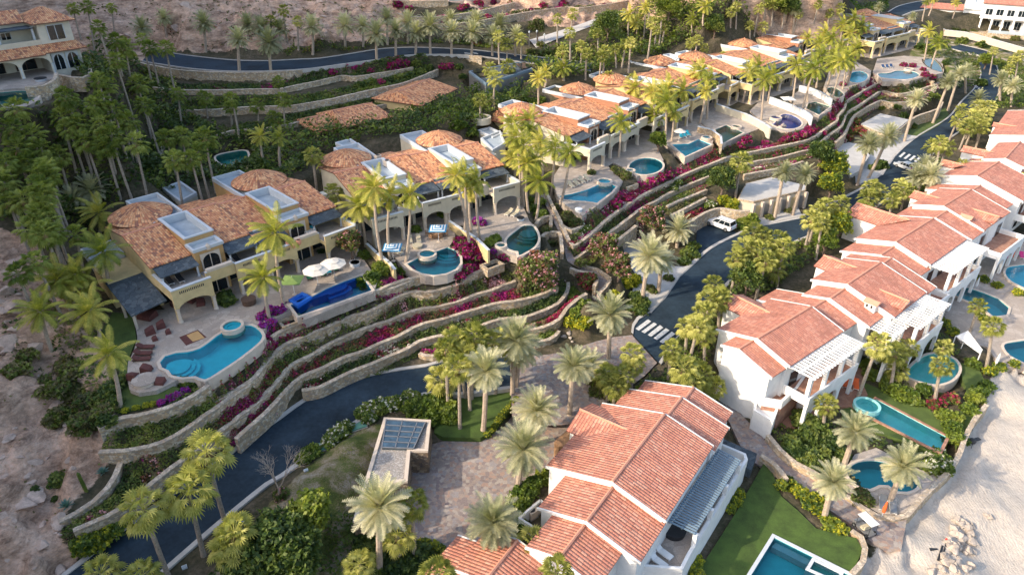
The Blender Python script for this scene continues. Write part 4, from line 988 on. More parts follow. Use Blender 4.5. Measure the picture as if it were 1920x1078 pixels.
def villa(ox, oy, z, rot, pitch, label, wall_m='cream', tower='ochre', left_annex=False, halves=(0, 1), zroof=0.0):
    root = empty('tile_roof_villa', (ox, oy, z), R(rot), label, 'villa', 'duplex villas with round tiled domes along the terrace')
    k_ = pitch / 17.2
    body = MB(); roofs = []
    W = M[wall_m]
    H1, H2 = 3.3, 6.2 + zroof
    tw = MB(); pb = MB(); floor_ = MB(); bal = MB(); rail = MB()
    xl, xr = -4.1, pitch + 4.1
    # storeys: the front of the ground floor stands back behind the arcade
    body.box(xl, xr, -13.2, 1.0, -1.5, H1)
    body.box(xl + .02, xr - .02, -13.0, 1.0, H1, H2 - .75)
    for h in halves:
        X = (lambda a: a) if h == 0 else (lambda a: pitch - a)
        def bx(m, a0, a1, o0, o1, z0, z1, mi=0): m.box(min(X(a0), X(a1)), max(X(a0), X(a1)), -o1, -o0, z0, z1, mi)
        # round drum and dome
        d = MB(); d.lathe([(3.35, H2 - 1.6), (3.35, H2 + .55)], 32, (X(0), 0, 0)); d.build('drum', W, root, world=False)
        d = MB(); d.lathe([(4.0, 0), (3.1, .5), (2.0, .98), (1.0, 1.3), (0.02, 1.55)], 40, (X(0), 0, H2 + .5), uv=True)
        d.lathe([(4.0, -.12), (4.0, 0)], 40, (X(0), 0, H2 + .5)); d.lathe([(0.02, -.13), (4.0, -.12)], 40, (X(0), 0, H2 + .5))
        dm = d.build('dome_roof', M['tile'], root, world=False, smooth=False)
        MB().sphere((X(0), 0, H2 + 2.05), .16, 6).build('finial', M['ridge'], dm, world=False)
        # flat roof behind, with parapet
        p = MB(); a0, a1 = min(X(.2), X(4.5)), max(X(.2), X(4.5))
        p.box(a0, a1, -4.55, 5.9, -1.0, H2 - .1); p.build('rear_block', M[tower], root, world=False)
        p = MB(); parapet(p, a0 - .06, a1 + .06, -4.6, 5.96, H2 - .1, H2 + .55); pp = p.build('parapet', M['trim'], root, world=False)
        MB().box(a0 + .2, a1 - .2, -4.4, 5.7, H2 - .1, H2 - .04).build('roof_floor', M['bluegrey'], pp, world=False)
        # tower block with raised box and lower front box
        a0, a1 = min(X(.75), X(4.35)), max(X(.75), X(4.35))
        t = MB(); t.box(a0, a1, -12.6, -4.55, H2 - 1.5, H2 + .02); t.box(a0 - .02, a1 + .02, -14.85, -12.6, -1.0, H2 - .05); t.build('tower', M[tower], root, world=False)
        p = MB(); parapet(p, a0, a1, -12.6, -4.55, H2 + .02, H2 + .98, .25); p.build('tower_box', M[tower], root, world=False)
        p = MB(); parapet(p, a0 - .12, a1 + .12, -12.72, -4.43, H2 + .98, H2 + 1.14, .40)
        parapet(p, a0 + .25, a1 - .25, -12.35, -4.8, H2 + .1, H2 + .98, .05)
        pp = p.build('parapet', M['trim'], root, world=False)
        MB().box(a0 + .2, a1 - .2, -12.4, -4.8, H2 + .03, H2 + .1).build('roof_floor', M['bluegrey'], pp, world=False)
        p = MB(); parapet(p, a0 - .16, a1 + .16, -15.0, -12.62, H2 - .05, H2 + .35, .32)
        pp = p.build('parapet', M['trim'], root, world=False)
        MB().box(a0 + .1, a1 - .1, -14.8, -12.64, H2 - .05, H2 + .0).build('roof_floor', M['bluegrey'], pp, world=False)
        add_window(root, a0 + .75, a1 - .75, H1 + .2, H1 + 2.2, -14.87, True, 'cantera')
        n_ = MB(); n_.lathe([(.3, 0), (.3, .5), (.02, .8)], 10, ((a0 + a1) / 2, -14.85, H1 + 2.75)); n_.build('niche', M['cantera'], root, world=False)
        # side roof: ridge along the facade, long front slope
        s = MB(); a0, a1 = min(X(-4.35), X(.72)), max(X(-4.35), X(.72))
        slope_roof(s, a0, a1, -13.9, -5.8, H2 - .55, H2 + .85)
        slope_roof(s, a0, a1, 1.4, -5.8, H2 - .45, H2 + .85)
        s.build('side_roof', M['tile'], root, world=False)
        MB().tube([(a0, -5.8, H2 + .87), (a1, -5.8, H2 + .87)], .13, 6).build('ridge_cap', M['ridge'], root, world=False)
        g = MB(); xe = X(-4.08); g.add([(xe - .12, 1.0, H2 - .76), (xe - .12, 1.0, H2 - .56), (xe - .12, -5.8, H2 + .68), (xe - .12, -13.0, H2 - .56), (xe - .12, -13.0, H2 - .76), (xe + .12, 1.0, H2 - .76), (xe + .12, 1.0, H2 - .56), (xe + .12, -5.8, H2 + .68), (xe + .12, -13.0, H2 - .56), (xe + .12, -13.0, H2 - .76)], [(0, 1, 2, 3, 4), (9, 8, 7, 6, 5)])
        g.build('gable_wall', W, root, world=False)
        # middle roof, up to the party line; the right half steps down a little
        a0, a1 = X(4.38), pitch / 2
        lo = 0.0 if h == 0 else -.3
        a0, a1 = min(a0, a1), max(a0, a1)
        s = MB(); slope_roof(s, a0, a1, -13.6 + lo * 2, -4.6, H2 - .55 + lo, H2 + .95 + lo); slope_roof(s, a0, a1, 1.6, -4.6, H2 - .45 + lo, H2 + .95 + lo)
        s.build('main_roof', M['tile'], root, world=False)
        MB().tube([(a0, -4.6, H2 + .97 + lo), (a1, -4.6, H2 + .97 + lo)], .13, 6).build('ridge_cap', M['ridge'], root, world=False)
        # slate canopies over the balconies
        for (q0, q1) in ((-4.0, .7), (4.45, pitch / 2 - .1)):
            a0, a1 = min(X(q0), X(q1)), max(X(q0), X(q1))
            c = MB(); c.add([(a0, -15.9, H2 - 1.25), (a1, -15.9, H2 - 1.25), (a1, -13.0, H2 - .62), (a0, -13.0, H2 - .62), (a0, -15.9, H2 - 1.37), (a1, -15.9, H2 - 1.37), (a1, -13.0, H2 - .76), (a0, -13.0, H2 - .76)],
                            [(0, 1, 2, 3), (7, 6, 5, 4), (4, 5, 1, 0), (5, 6, 2, 1), (6, 7, 3, 2), (7, 4, 0, 3)])
            cn = c.build('slate_canopy', M['slate'], root, world=False)
            for xx in (a0 + .25, a1 - .25):
                MB().lathe([(.2, 0), (.2, .15), (.14, .25), (.13, H2 - H1 - 1.6), (.2, H2 - H1 - 1.45), (.2, H2 - H1 - 1.35)], 8, (xx, -15.6, H1 + .05)).build('post', M['trim'], cn, world=False)
            add_window(root, a0 + .7, a1 - .9, H1 + .1, H1 + 2.2, -13.02, name='glass_door')
        # balcony slab, parapet and arcade below
        for q0, q1, of in ((-4.1, .72, 18.7), (.72, 4.4, 17.2), (4.4, pitch / 2, 17.6)):
            a0, a1 = min(X(q0), X(q1)), max(X(q0), X(q1))
            b = MB(); b.box(a0, a1, -of, -13.2, H1 - .45, H1 + .02); bo = b.build('balcony', W, root, world=False)
            MB().box(a0 + .1, a1 - .1, -of + .2, -13.25, H1 + .02, H1 + .05).build('balcony_floor', M['deck'], bo, world=False)
            r_ = MB(); r_.box(a0, a1, -of, -of + .3, H1 + .02, H1 + .95)
            if q0 < 0: xs = X(-4.1); r_.box(min(xs, xs + (.3 if h == 0 else -.3)), max(xs, xs + (.3 if h == 0 else -.3)), -of + .3, -13.1, H1 + .02, H1 + .95)
            r_.build('balcony_parapet', W, bo, world=False)
            cp_ = MB(); cp_.box(a0 - .04, a1 + .04, -of - .06, -of + .38, H1 + .95, H1 + 1.06)
            if q0 < 0: xs = X(-4.1); cp_.box(min(xs - .05, xs + .35), max(xs - .35 if h else xs, xs + .35), -of + .38, -13.1, H1 + .95, H1 + 1.06)
            cp_.build('balcony_coping', M['trim'], bo, world=False)
            if q0 != .72:
                gr = MB()
                nb = 14
                for k in range(nb): gr.box(a0 + .9 + (a1 - a0 - 1.8) * k / nb, a0 + .9 + (a1 - a0 - 1.8) * (k + .55) / nb, -of - .015, -of + .02, H1 + .28, H1 + .62)
                gr.build('grille', M['black'], bo, world=False)
                # arcade wall with a wide low arch
                ar = MB(); xz_prism(ar, arch_poly(a0, a1, -.2, H1 - .46, a0 + .42, a1 - .42, 1.6, H1 - .85), -of + .02, -of + .4)
                ar.build('arcade', W, root, world=False)
                for xx in (a0 + .22, a1 - .22):
                    MB().lathe([(.3, 0), (.3, .2), (.21, .35), (.19, 1.7), (.3, 1.9), (.3, 2.0)], 10, (xx, -of + .0, -.1)).build('column', M['cantera'], root, world=False)
                add_window(root, a0 + .5, a1 - .5, .05, 2.4, -13.22, name='glass_door', frame='wood')
            else:
                f_ = MB(); f_.box(a0 + .2, a1 - .2, -of - .1, -of + .5, H1 + 1.0, H1 + 1.3); f_.build('planter', M['cantera'], bo, world=False)
                add_window(root, a0 + .6, a1 - .6, .05, 2.3, -14.9, True, 'cantera', 'door')
    body.build('wall', W, root, world=False)
    MB().box(xl, xr, -19.2, -13.25, -2.6, -.04).build('terrace_base', M['deck'], root, world=False)
    # chimney at the right end, slate canopy over the side terrace at the left end
    c = MB(); c.box(xr + .3, xr + 1.3, -9.5, -8.5, -1, H2 - .6); c.box(xr + .15, xr + 1.45, -9.65, -8.35, H2 - .6, H2 - .35)
    c.build('chimney', M['pale'], root, world=False)
    c = MB(); c.add([(xr + .2, -14.8, H1 - .3), (xr + 2.9, -14.8, H1 - .8), (xr + 2.9, -9.6, H1 - .8), (xr + .2, -9.6, H1 - .3), (xr + .2, -14.8, H1 - .45), (xr + 2.9, -14.8, H1 - .95), (xr + 2.9, -9.6, H1 - .95), (xr + .2, -9.6, H1 - .45)],
                    [(0, 1, 2, 3), (7, 6, 5, 4), (4, 5, 1, 0), (5, 6, 2, 1), (6, 7, 3, 2), (7, 4, 0, 3)])
    cn = c.build('slate_canopy', M['slate'], root, world=False)
    MB().box(xr + 2.5, xr + 2.8, -14.7, -14.4, -.5, H1 - .85).build('post', M['trim'], cn, world=False)
    if left_annex:
        a = MB(); a.box(-8.2, -4.15, -9.5, -4.0, -1, 3.3); a.build('annex', W, root, world=False)
        c = MB(); c.add([(-8.4, -16.6, 1.9), (-4.2, -16.6, 2.3), (-4.2, -9.0, 3.3), (-8.4, -9.0, 3.2), (-8.4, -16.6, 1.75), (-4.2, -16.6, 2.15), (-4.2, -9.0, 3.15), (-8.4, -9.0, 3.05)],
                        [(0, 1, 2, 3), (7, 6, 5, 4), (4, 5, 1, 0), (5, 6, 2, 1), (6, 7, 3, 2), (7, 4, 0, 3)])
        cn = c.build('slate_canopy', M['slate'], root, world=False)
        for yy in (-16.3, -12.6): MB().lathe([(.22, 0), (.17, .3), (.17, 2.1), (.24, 2.3)], 10, (-8.1, yy, -.3)).build('column', M['cantera'], cn, world=False)
        g = MB(); parapet(g, -8.0, -4.2, -3.9, 1.0, 3.2, 4.0, .2); gg = g.build('parapet', M['trim'], root, world=False)
        MB().box(-7.9, -4.25, -3.8, .9, 0, 3.5).build('roof_floor', M['bluegrey'], gg, world=False)
    return root
def domes(f, a, b, zt):
    p, q = at(f, *a, zt), at(f, *b, zt)
    return p, q
def put_villa(f, a, b, label, zt=20.6, z=13.3, **kw):
    p, q = domes(f, a, b, zt)
    d = q - p
    pitch = min(24, math.hypot(d.x, d.y)); rot = math.degrees(math.atan2(d.y, d.x))
    v = villa(p.x, p.y, z, rot, pitch, label, **kw)
    poly = []
    for u, w in ((-4, 6), (pitch + 4, 6), (pitch + 4, -15), (-4, -15)):
        c, s = math.cos(R(rot)), math.sin(R(rot)); poly.append((p.x + u * c - w * s, p.y + u * s + w * c))
    FOOT.append(poly)
    return v
FOOT = []
VILLAS = [('z6', (288, 405), (1080, 182), 'nearest cream duplex villa with ochre towers and round domes, beside the kidney shaped pool', dict(left_annex=True, zt=20.6)),
          ('z7', (313, 243), (932, 118), 'second cream duplex villa from the left, with striped umbrellas on its terrace', dict(wall_m='pale', tower='pale', zt=20.8, z=13.3)),
          ('z8', (275, 285), (655, 150), 'third duplex villa, with sienna red towers, beside the wing shaped bright blue pool', dict(wall_m='pale', tower='sienna', zt=21, z=13.6)),
          ('z3', (745, 575), (1110, 445), 'fourth duplex villa from the left, yellow cream, above the blue loungers', dict(wall_m='cream', tower='cream', zt=21, z=13.7)),
          ('z3', (1370, 410), (1735, 315), 'fifth duplex villa from the left, yellow cream, above the cobalt blue pool', dict(wall_m='cream', tower='pale', zt=21, z=13.7)),
          ('z3', (1755, 240), (2035, 155), 'sixth duplex villa from the left, mostly hidden behind coconut palms', dict(wall_m='cream', tower='sienna', zt=21, z=13.7)),
          ('z4', (430, 160), (730, 103), 'farthest duplex villa at the end of the terrace row', dict(wall_m='cream', tower='cream', zt=20.5, z=13.7))]
for f_, a_, b_, l_, kw in VILLAS: put_villa(f_, a_, b_, l_, **kw)

# ------------------------------------------------------------------ white houses with rose tile roofs
class House:
    def __init__(s, label, f, A, B, z, zb, group='white houses with rose tile roofs'):
        a, b = at(f, *A, z), at(f, *B, z)
        s.d = (b - a); s.d.z = 0; s.d.normalize(); s.n = Vector((s.d.y, -s.d.x, 0))
        s.root = empty('white_house', (a.x, a.y, zb), math.atan2(s.d.y, s.d.x), label, 'house', group)
        s.o = Vector((a.x, a.y, 0)); s.zb = zb
    def loc(s, p): q = p - s.o; return (q.x * s.d.x + q.y * s.d.y, -(q.x * s.n.x + q.y * s.n.y), p.z - s.zb)   # local x along the ridge, y to the left of it
    def seg(s, f, A, B, zr, EL=None, ER=None, sl=0.28, ext=0.0, wl=None, wr=None, L=None, walls=True, zl=None):
        """gable section: ridge from photo A to B at height zr; EL/ER photo positions of the near eave corners"""
        a = s.loc(at(f, *A, zr)); b = s.loc(at(f, *B, zr))
        x0, x1, y = a[0], b[0], (a[1] + b[1]) / 2
        y = a[1]
        if L: x1 = x0 + L
        if x1 < x0: x0, x1 = x1, x0
        x1 += ext
        def width(E, sg):
            best = (1e9, 0)
            e = px(f, *E)
            for i in range(10, 140):
                w = i * .1
                P = s.o + s.d * x0 - s.n * (y + sg * w) + Vector((0, 0, zr - sl * w))
                dz = P.z - CAMH; d_ = P.y * FC - dz * FS; u_ = P.y * FS + dz * FC
                q = math.hypot(960 + FOC * P.x / d_ - e[0], 539 - FOC * u_ / d_ - e[1])
                if q < best[0]: best = (q, w)
            return best[1]
        if EL: wl = width(EL, 1)
        if ER: wr = width(ER, -1)
        z = zr - s.zb
        m = MB()
        slope_roof(m, x0, x1, y - wr, y, z - sl * wr, z); slope_roof(m, x0, x1, y + wl, y, z - sl * wl, z)
        rf = m.build('roof', M['redtile'], s.root, world=False)
        MB().tube([(x0, y, z + .03), (x1, y, z + .03)], .15, 6).build('ridge_cap', M['ridge'], rf, world=False)
        # white verge along the near and far gable
        for xx in (x0 - .14, x1 + .01):
            v = MB(); t = .13
            for sg, w in ((1, wl), (-1, wr)):
                y1 = y + sg * (w + .05); zz = z - sl * (w + .05)
                v.add([(xx, y, z + .05), (xx, y, z - .26), (xx, y1, zz - .26), (xx, y1, zz + .05), (xx + t, y, z + .05), (xx + t, y, z - .26), (xx + t, y1, zz - .26), (xx + t, y1, zz + .05)],
                      [(0, 1, 2, 3), (7, 6, 5, 4), (0, 3, 7, 4), (1, 5, 6, 2), (3, 2, 6, 7)])
            v.build('verge', M['white'], rf, world=False)
        if walls:
            i = .35
            w = MB(); yl, yr_ = y + wl - i, y - wr + i
            L_ = [(yl, -1.5), (yr_, -1.5), (yr_, z - sl * (wr - i) - .17), (y, z - .17), (yl, z - sl * (wl - i) - .17)]
            n = 5
            w.add([(x0 + .05, q[0], q[1]) for q in L_] + [(x1 - .05, q[0], q[1]) for q in L_], [(0, 1, 2, 3, 4), (9, 8, 7, 6, 5)] + [(k, (k + 1) % n, n + (k + 1) % n, n + k) for k in range(n)])
            w.build('wall', M['white'], s.root, world=False)
        c, s_ = s.d.x, s.d.y
        FOOT.append([tuple((s.o + s.d * u - s.n * v)[:2]) for u, v in ((x0, y + wl), (x1, y + wl), (x1, y - wr), (x0, y - wr))])
        s.last = (x0, x1, y, wl, wr, z)
        return s.last
    def dormer(s, f, A, B, zr, w=2.2, sl=0.35, side=1, drop=2.5):
        """cross gable: ridge from its front end A to where it meets the big slope at B"""
        a = s.loc(at(f, *A, zr)); b = s.loc(at(f, *B, zr))
        z = zr - s.zb; x = (a[0] + b[0]) / 2; x = a[0]
        y0, y1 = a[1], b[1]
        m = MB()
        for sg in (1, -1):
            L = abs(y1 - y0); q = math.hypot(w, sl * w)
            vs = [(x, y0, z), (x, y1, z), (x + sg * w, y1 + (y0 - y1) * .35, z - sl * w), (x + sg * w, y0, z - sl * w)]
            lo = [(p[0], p[1], p[2] - .14) for p in vs]
            fs = [(0, 1, 2, 3), (7, 6, 5, 4), (0, 3, 7, 4), (2, 6, 7, 3)]
            if (sg == 1) == (y0 > y1): fs = [t[::-1] for t in fs]
            uvs = [[(0, q), (L, q), (L * .65, 0), (0, 0)], None, None, None]
            if (sg == 1) == (y0 > y1): uvs[0] = uvs[0][::-1]
            m.add(vs + lo, fs, 0, uvs)
        r = m.build('dormer_roof', M['redtile'], s.root, world=False)
        MB().tube([(x, y0, z + .03), (x, y1, z + .03)], .13, 6).build('ridge_cap', M['ridge'], r, world=False)
        g = MB(); i = .25; yy = y0 + (-.3 if y0 > y1 else .3); ye = y1 + (y0 - y1) * .3
        g.add([(x - w + i, yy, z - drop - 3), (x + w - i, yy, z - drop - 3), (x + w - i, yy, z - sl * (w - i) - .15), (x, yy, z - .15), (x - w + i, yy, z - sl * (w - i) - .15),
               (x - w + i, ye, z - drop - 3), (x + w - i, ye, z - drop - 3), (x + w - i, ye, z - sl * (w - i) - .15), (x, ye, z - .15), (x - w + i, ye, z - sl * (w - i) - .15)],
              [(0, 1, 2, 3, 4), (0, 5, 6, 1), (1, 6, 7, 2), (4, 9, 5, 0)])
        g.build('dormer_wall', M['white'], r, world=False)
    def pergola(s, f, pts, z, mat='white', n=22, post=True, along=True):
        """flat slatted canopy on the photo quad pts (near-inner, near-outer, far-outer, far-inner)"""
        P = [Vector(s.loc(at(f, *p, z))) for p in pts]
        m = MB()
        for k in range(n + 1):
            a = P[0].lerp(P[3], k / n); b = P[1].lerp(P[2], k / n)
            d = (b - a); L = d.length; m.obox((a + b) / 2, L, .16, .1, math.atan2(d.y, d.x))
        for t in (.04, .5, .96):
            a = P[0].lerp(P[1], t); b = P[3].lerp(P[2], t); d = b - a
            m.obox((a + b) / 2 - Vector((0, 0, .2)), d.length, .16, .18, math.atan2(d.y, d.x))
        o = m.build('pergola', M[mat], s.root, world=False)
        if post:
            for t in (.02, .34, .67, .98):
                a = P[1].lerp(P[2], t)
                MB().box(a.x - .2, a.x + .2, a.y - .2, a.y + .2, a.z - 3.0, a.z - .2).build('post', M['white'], o, world=False)
        return P
    def block(s, f, pts, z0, z1, name='wall', mat='white', parap=None, parent=None):
        poly = [s.loc(at(f, *p, z1))[:2] for p in pts]
        m = MB().prism(poly, z0 - s.zb, z1 - s.zb)
        o = m.build(name, M[mat], parent or s.root, world=False)
        if parap:
            a = sum(poly[i][0] * poly[(i + 1) % len(poly)][1] - poly[(i + 1) % len(poly)][0] * poly[i][1] for i in range(len(poly)))
            if a < 0: poly = poly[::-1]
            MB().ring(grow(poly, -.28), grow(poly, .03), z1 - s.zb - .2, z1 - s.zb + parap).build('parapet', M['white'], o, world=False)
        return o
    def front(s, L, out=3.2, zf=6.0, x0=None, x1=None, perg=True):
        a, b, y, wl, wr, z = L
        a = a + .3 if x0 is None else a + x0; b = b - .3 if x1 is None else a + x1
        ze = z - .28 * wr - .32; yw = y - wr + .35; zf -= s.zb
        if perg:
            m = MB(); n = int((b - a) / .6)
            for k in range(n + 1):
                x = a + (b - a) * k / n; m.box(x - .16, x + .16, yw - out - .5, yw, ze, ze + .07)
            for t in (.35, out / 2, out + .1): m.box(a, b, yw - t - .1, yw - t + .1, ze - .22, ze - .005)
            o = m.build('pergola', M['white'], s.root, world=False)
            n = max(2, int((b - a) / 3.6))
            for k in range(n + 1):
                x = a + .2 + (b - a - .4) * k / n; MB().box(x - .22, x + .22, yw - out - .12, yw - out + .3, zf, ze - .22).build('post', M['white'], o, world=False)
        m = MB(); m.box(a, b, yw - out - .4, yw + .02, zf - .35, zf); m.box(a, b, yw - out - .4, yw - out - .15, zf, zf + .85); m.box(a, a + .25, yw - out - .15, yw, zf, zf + .85); m.box(b - .25, b, yw - out - .15, yw, zf, zf + .85)
        n = max(2, int((b - a) / 3.4))
        for k in range(n): xz_prism(m, arch_poly(a + (b - a) * k / n, a + (b - a) * (k + 1) / n, -1.2, zf - .36, a + (b - a) * k / n + .35, a + (b - a) * (k + 1) / n - .35, zf - 1.9, zf - .8), yw - out - .35, yw - out + .05)
        bo = m.build('balcony', M['white'], s.root, world=False)
        MB().box(a + .27, b - .27, yw - out - .1, yw, zf + .004, zf + .03).build('balcony_floor', M['terracotta'], bo, world=False)
        n = max(1, int((b - a) / 3.2))
        for k in range(n):
            x = a + (b - a) * (k + .5) / n
            for q0, q1 in ((zf + .05, zf + 2.2), (-.5, zf - 1.1)):
                f = MB(); f.box(x - 1.0, x + 1.0, yw - .06, yw, q0 - .05, q1 + .1); fo = f.build('glass_door', M['trim'], s.root, world=False)
                MB().box(x - .9, x + .9, yw - .09, yw - .05, q0, q1).build('pane', M['glass'], fo, world=False)
    def windows(s, x, ys, z0, z1, w=1.1, face=-1):
        for y in ys:
            m = MB(); m.box(x - .08, x + .05, y - w / 2 - .1, y + w / 2 + .1, z0 - .1, z1 + .1); fr = m.build('window', M['trim'], s.root, world=False)
            MB().box(x - .1, x + .06, y - w / 2, y + w / 2, z0, z1).build('pane', M['glass'], fr, world=False)
# A: the big house at the bottom
A_ = House('largest white house with stepped rose tile roofs, at the bottom beside the green lawn', 'f', (1148, 903), (1246, 776), 11, 3.0)
A_.seg('f', (1148, 903), (1246, 776), 11, (1025, 866), (1246, 979))
A_.seg('f', (1247, 785), (1277, 748), 10.3, None, (1348, 834), wl=6.3, ext=.3)
A_.seg('f', (1281, 752), (1298, 729), 9.7, None, (1358, 797), wl=5.8, ext=.3)
A_.seg('f', (1100, 977), (1150, 912), 10.3, (1010, 943), (1207, 1045), ext=.2)
A_.seg('f', (1049, 1045), (1100, 981), 9.7, (999, 988), (1135, 1085), ext=.2)
A_.dormer('f', (1087, 767), (1192, 818), 10.2, w=2.7, sl=.36)
Pq = A_.pergola('y7', [(795, 805), (930, 868), (1160, 500), (1045, 440)], 7.3, 'bluemetal', 34, True)
A_.block('y7', [(700, 990), (640, 985), (790, 800), (1040, 430), (1180, 490), (1190, 520), (900, 1000), (860, 1078), (620, 1060)], 2.0, 5.0, 'terrace', 'white', .85)
A_.block('y7', [(720, 985), (670, 980), (800, 815), (1045, 450), (1160, 500), (890, 960), (840, 1060), (640, 1040)], 4.4, 5.04, 'terrace_floor', 'deck')
A_.block('y7', [(1060, 380), (1245, 460), (1215, 545), (1030, 450)], 3.0, 4.2, 'side_canopy', 'slate')
A_.block('y7', [(215, 400), (290, 330), (300, 345), (295, 420), (240, 425)], 5, 7.4, 'porch_roof', 'lightwood')
A_.block('y7', [(170, 970), (130, 960), (240, 1078), (330, 1078)], 3, 7.8, 'wall', 'white')
Z_ = House('white house whose rose tile roof is cut by the bottom edge', 'f', (962, 1062), (985, 1032), 8, 3.5)
Z_.seg('y5', (1230, 1105), (1355, 945), 8.3, None, None, wl=3.4, wr=6.0, L=5, sl=.25)
Z_.seg('y5', (1085, 1150), (1210, 985), 7.7, None, None, wl=4, wr=3.2, L=5, sl=.25)
# B
B_ = House('white house with rose tile roof right of the zebra crossing, with an outside stair', 'y6', (1575, 915), (1869, 740), 11.5, 3.5)
B_.front(B_.seg('G', (145, 915), (490, 690), 11.5, (-130, 850), (385, 1078)), 3.0, 6.2)
B_.seg('G', (20, 985), (140, 925), 10.9, (-110, 1010), (225, 1200))
B_.seg('G', (495, 720), (570, 660), 10.7, (150, 615), (715, 865), ext=1.5)
B_.dormer('G', (-20, 620), (240, 735), 10.6, w=2.3)
B_.block('y8', [(-30, 290), (30, 195), (130, 105), (250, 20), (290, 60), (200, 135), (130, 240), (60, 305)], 1.8, 5.4, 'balcony', 'terracotta', .9)
B_.block('y8', [(-70, 330), (-60, 250), (-20, 280), (45, 320), (20, 385)], 1.8, 4.6, 'outside_stair', 'white', .5)
B_.block('y8', [(150, 215), (205, 160), (262, 195), (200, 262)], 1.8, 5.3, 'garden_bay', 'white', .7)
# C
C_ = House('white house with rose tile roof, a chimney with small windows and a long white pergola', 'G', (750, 550), (975, 400), 12, 3.5)
C_.front(C_.seg('G', (750, 550), (975, 400), 12, (510, 505), (1045, 800)), 3.2, 6.2)
C_.front(C_.seg('G', (635, 645), (745, 565), 11.2, (450, 615), (885, 860)), 3.0, 6.2)
C_.seg('G', (975, 420), (1040, 380), 11.4, (700, 375), None, wr=6.8, ext=.5)
C_.dormer('G', (590, 355), (810, 465), 11.4, w=2.4)
C_.dormer('G', (1170, 665), (985, 570), 11.1, w=1.7)
m_ = MB(); q_ = Vector(C_.loc(at('G', 922, 665, 11.2))); m_.box(q_.x - .55, q_.x + .55, q_.y - .7, q_.y + .7, q_.z - 2, q_.z - .1); ch_ = m_.build('chimney', M['white'], C_.root, world=False)
m_ = MB(); m_.add([(q_.x - .8, q_.y - .95, q_.z - .1), (q_.x - .8, q_.y + .95, q_.z - .1), (q_.x + .8, q_.y + .95, q_.z - .1), (q_.x + .8, q_.y - .95, q_.z - .1), (q_.x, q_.y - .95, q_.z + .3), (q_.x, q_.y + .95, q_.z + .3)], [(0, 1, 5, 4), (3, 4, 5, 2), (0, 4, 3), (1, 2, 5)]); m_.build('chimney_roof', M['ridge'], ch_, world=False)
for dy in (-.35, .25): MB().box(q_.x - .58, q_.x - .5, q_.y + dy, q_.y + dy + .25, q_.z - .75, q_.z - .35).build('chimney_opening', M['dark'], ch_, world=False)
# D
D_ = House('white house with the broad lit rose roof behind the garages, with long front gable', 'G', (1075, 265), (1330, 105), 12, 3.5)
D_.front(D_.seg('G', (1075, 265), (1330, 105), 12, (800, 230), (1300, 435)), 3.2, 6.2)
D_.front(D_.seg('G', (975, 352), (1065, 288), 11.2, (705, 300), (1220, 512)), 3.6, 6.2, perg=False)
D_.seg('H', (655, 770), (740, 715), 11.4, (400, 712), (900, 885), ext=.5)
D_.dormer('G', (810, 2), (1140, 135), 11.6, w=3.2)
# E
E_ = House('white house with rose tile roof, a chimney and two dormers, behind the slanting fan palm', 'H', (705, 695), (880, 590), 12, 3.5)
E_.front(E_.seg('H', (705, 695), (880, 590), 12, (500, 680), (950, 868)), 3.4, 6.2, perg=False)
E_.seg('H', (880, 600), (930, 570), 11.4, (590, 592), (1095, 715), ext=.6)
E_.dormer('H', (520, 600), (705, 652), 11.2, w=1.8)
E_.dormer('H', (1060, 765), (865, 712), 11.1, w=1.8)
m_ = MB(); q_ = Vector(E_.loc(at('H', 853, 762, 11.2))); m_.box(q_.x - .55, q_.x + .55, q_.y - .7, q_.y + .7, q_.z - 2, q_.z - .1); ch_ = m_.build('chimney', M['white'], E_.root, world=False)
m_ = MB(); m_.add([(q_.x - .8, q_.y - .95, q_.z - .1), (q_.x - .8, q_.y + .95, q_.z - .1), (q_.x + .8, q_.y + .95, q_.z - .1), (q_.x + .8, q_.y - .95, q_.z - .1), (q_.x, q_.y - .95, q_.z + .3), (q_.x, q_.y + .95, q_.z + .3)], [(0, 1, 5, 4), (3, 4, 5, 2), (0, 4, 3), (1, 2, 5)]); m_.build('chimney_roof', M['ridge'], ch_, world=False)
# F
F_ = House('long white house with rose roof and a row of palms before its white wall', 'H', (915, 505), (1055, 415), 12, 4.5)
F_.front(F_.seg('H', (915, 505), (1055, 415), 12, (695, 487), (1213, 655)), 3.2, 6.2)
F_.seg('H', (1060, 420), (1110, 385), 11.5, (840, 390), None, wr=9, ext=2)
F_.dormer('H', (705, 405), (830, 440), 11.4, w=1.6)
# G
G_ = House('white house with flat looking rose roof at the right edge, upper of the two', 'H', (1095, 395), (1190, 290), 12.5, 4.5)
G_.seg('H', (1095, 395), (1190, 290), 12.5, (950, 370), (1213, 468))
G_.dormer('H', (830, 318), (1100, 362), 11.6, w=1.7)
H_ = House('farthest rose roofed white house at the right edge behind the fan palm clump', 'H', (1240, 240), (1330, 90), 12.5, 4.5)
H_.seg('H', (1240, 250), (1330, 90), 12.5, (995, 262), (1400, 330), sl=.2)
H_.dormer('H', (1020, 170), (1200, 175), 11.8, w=1.4, sl=.25)
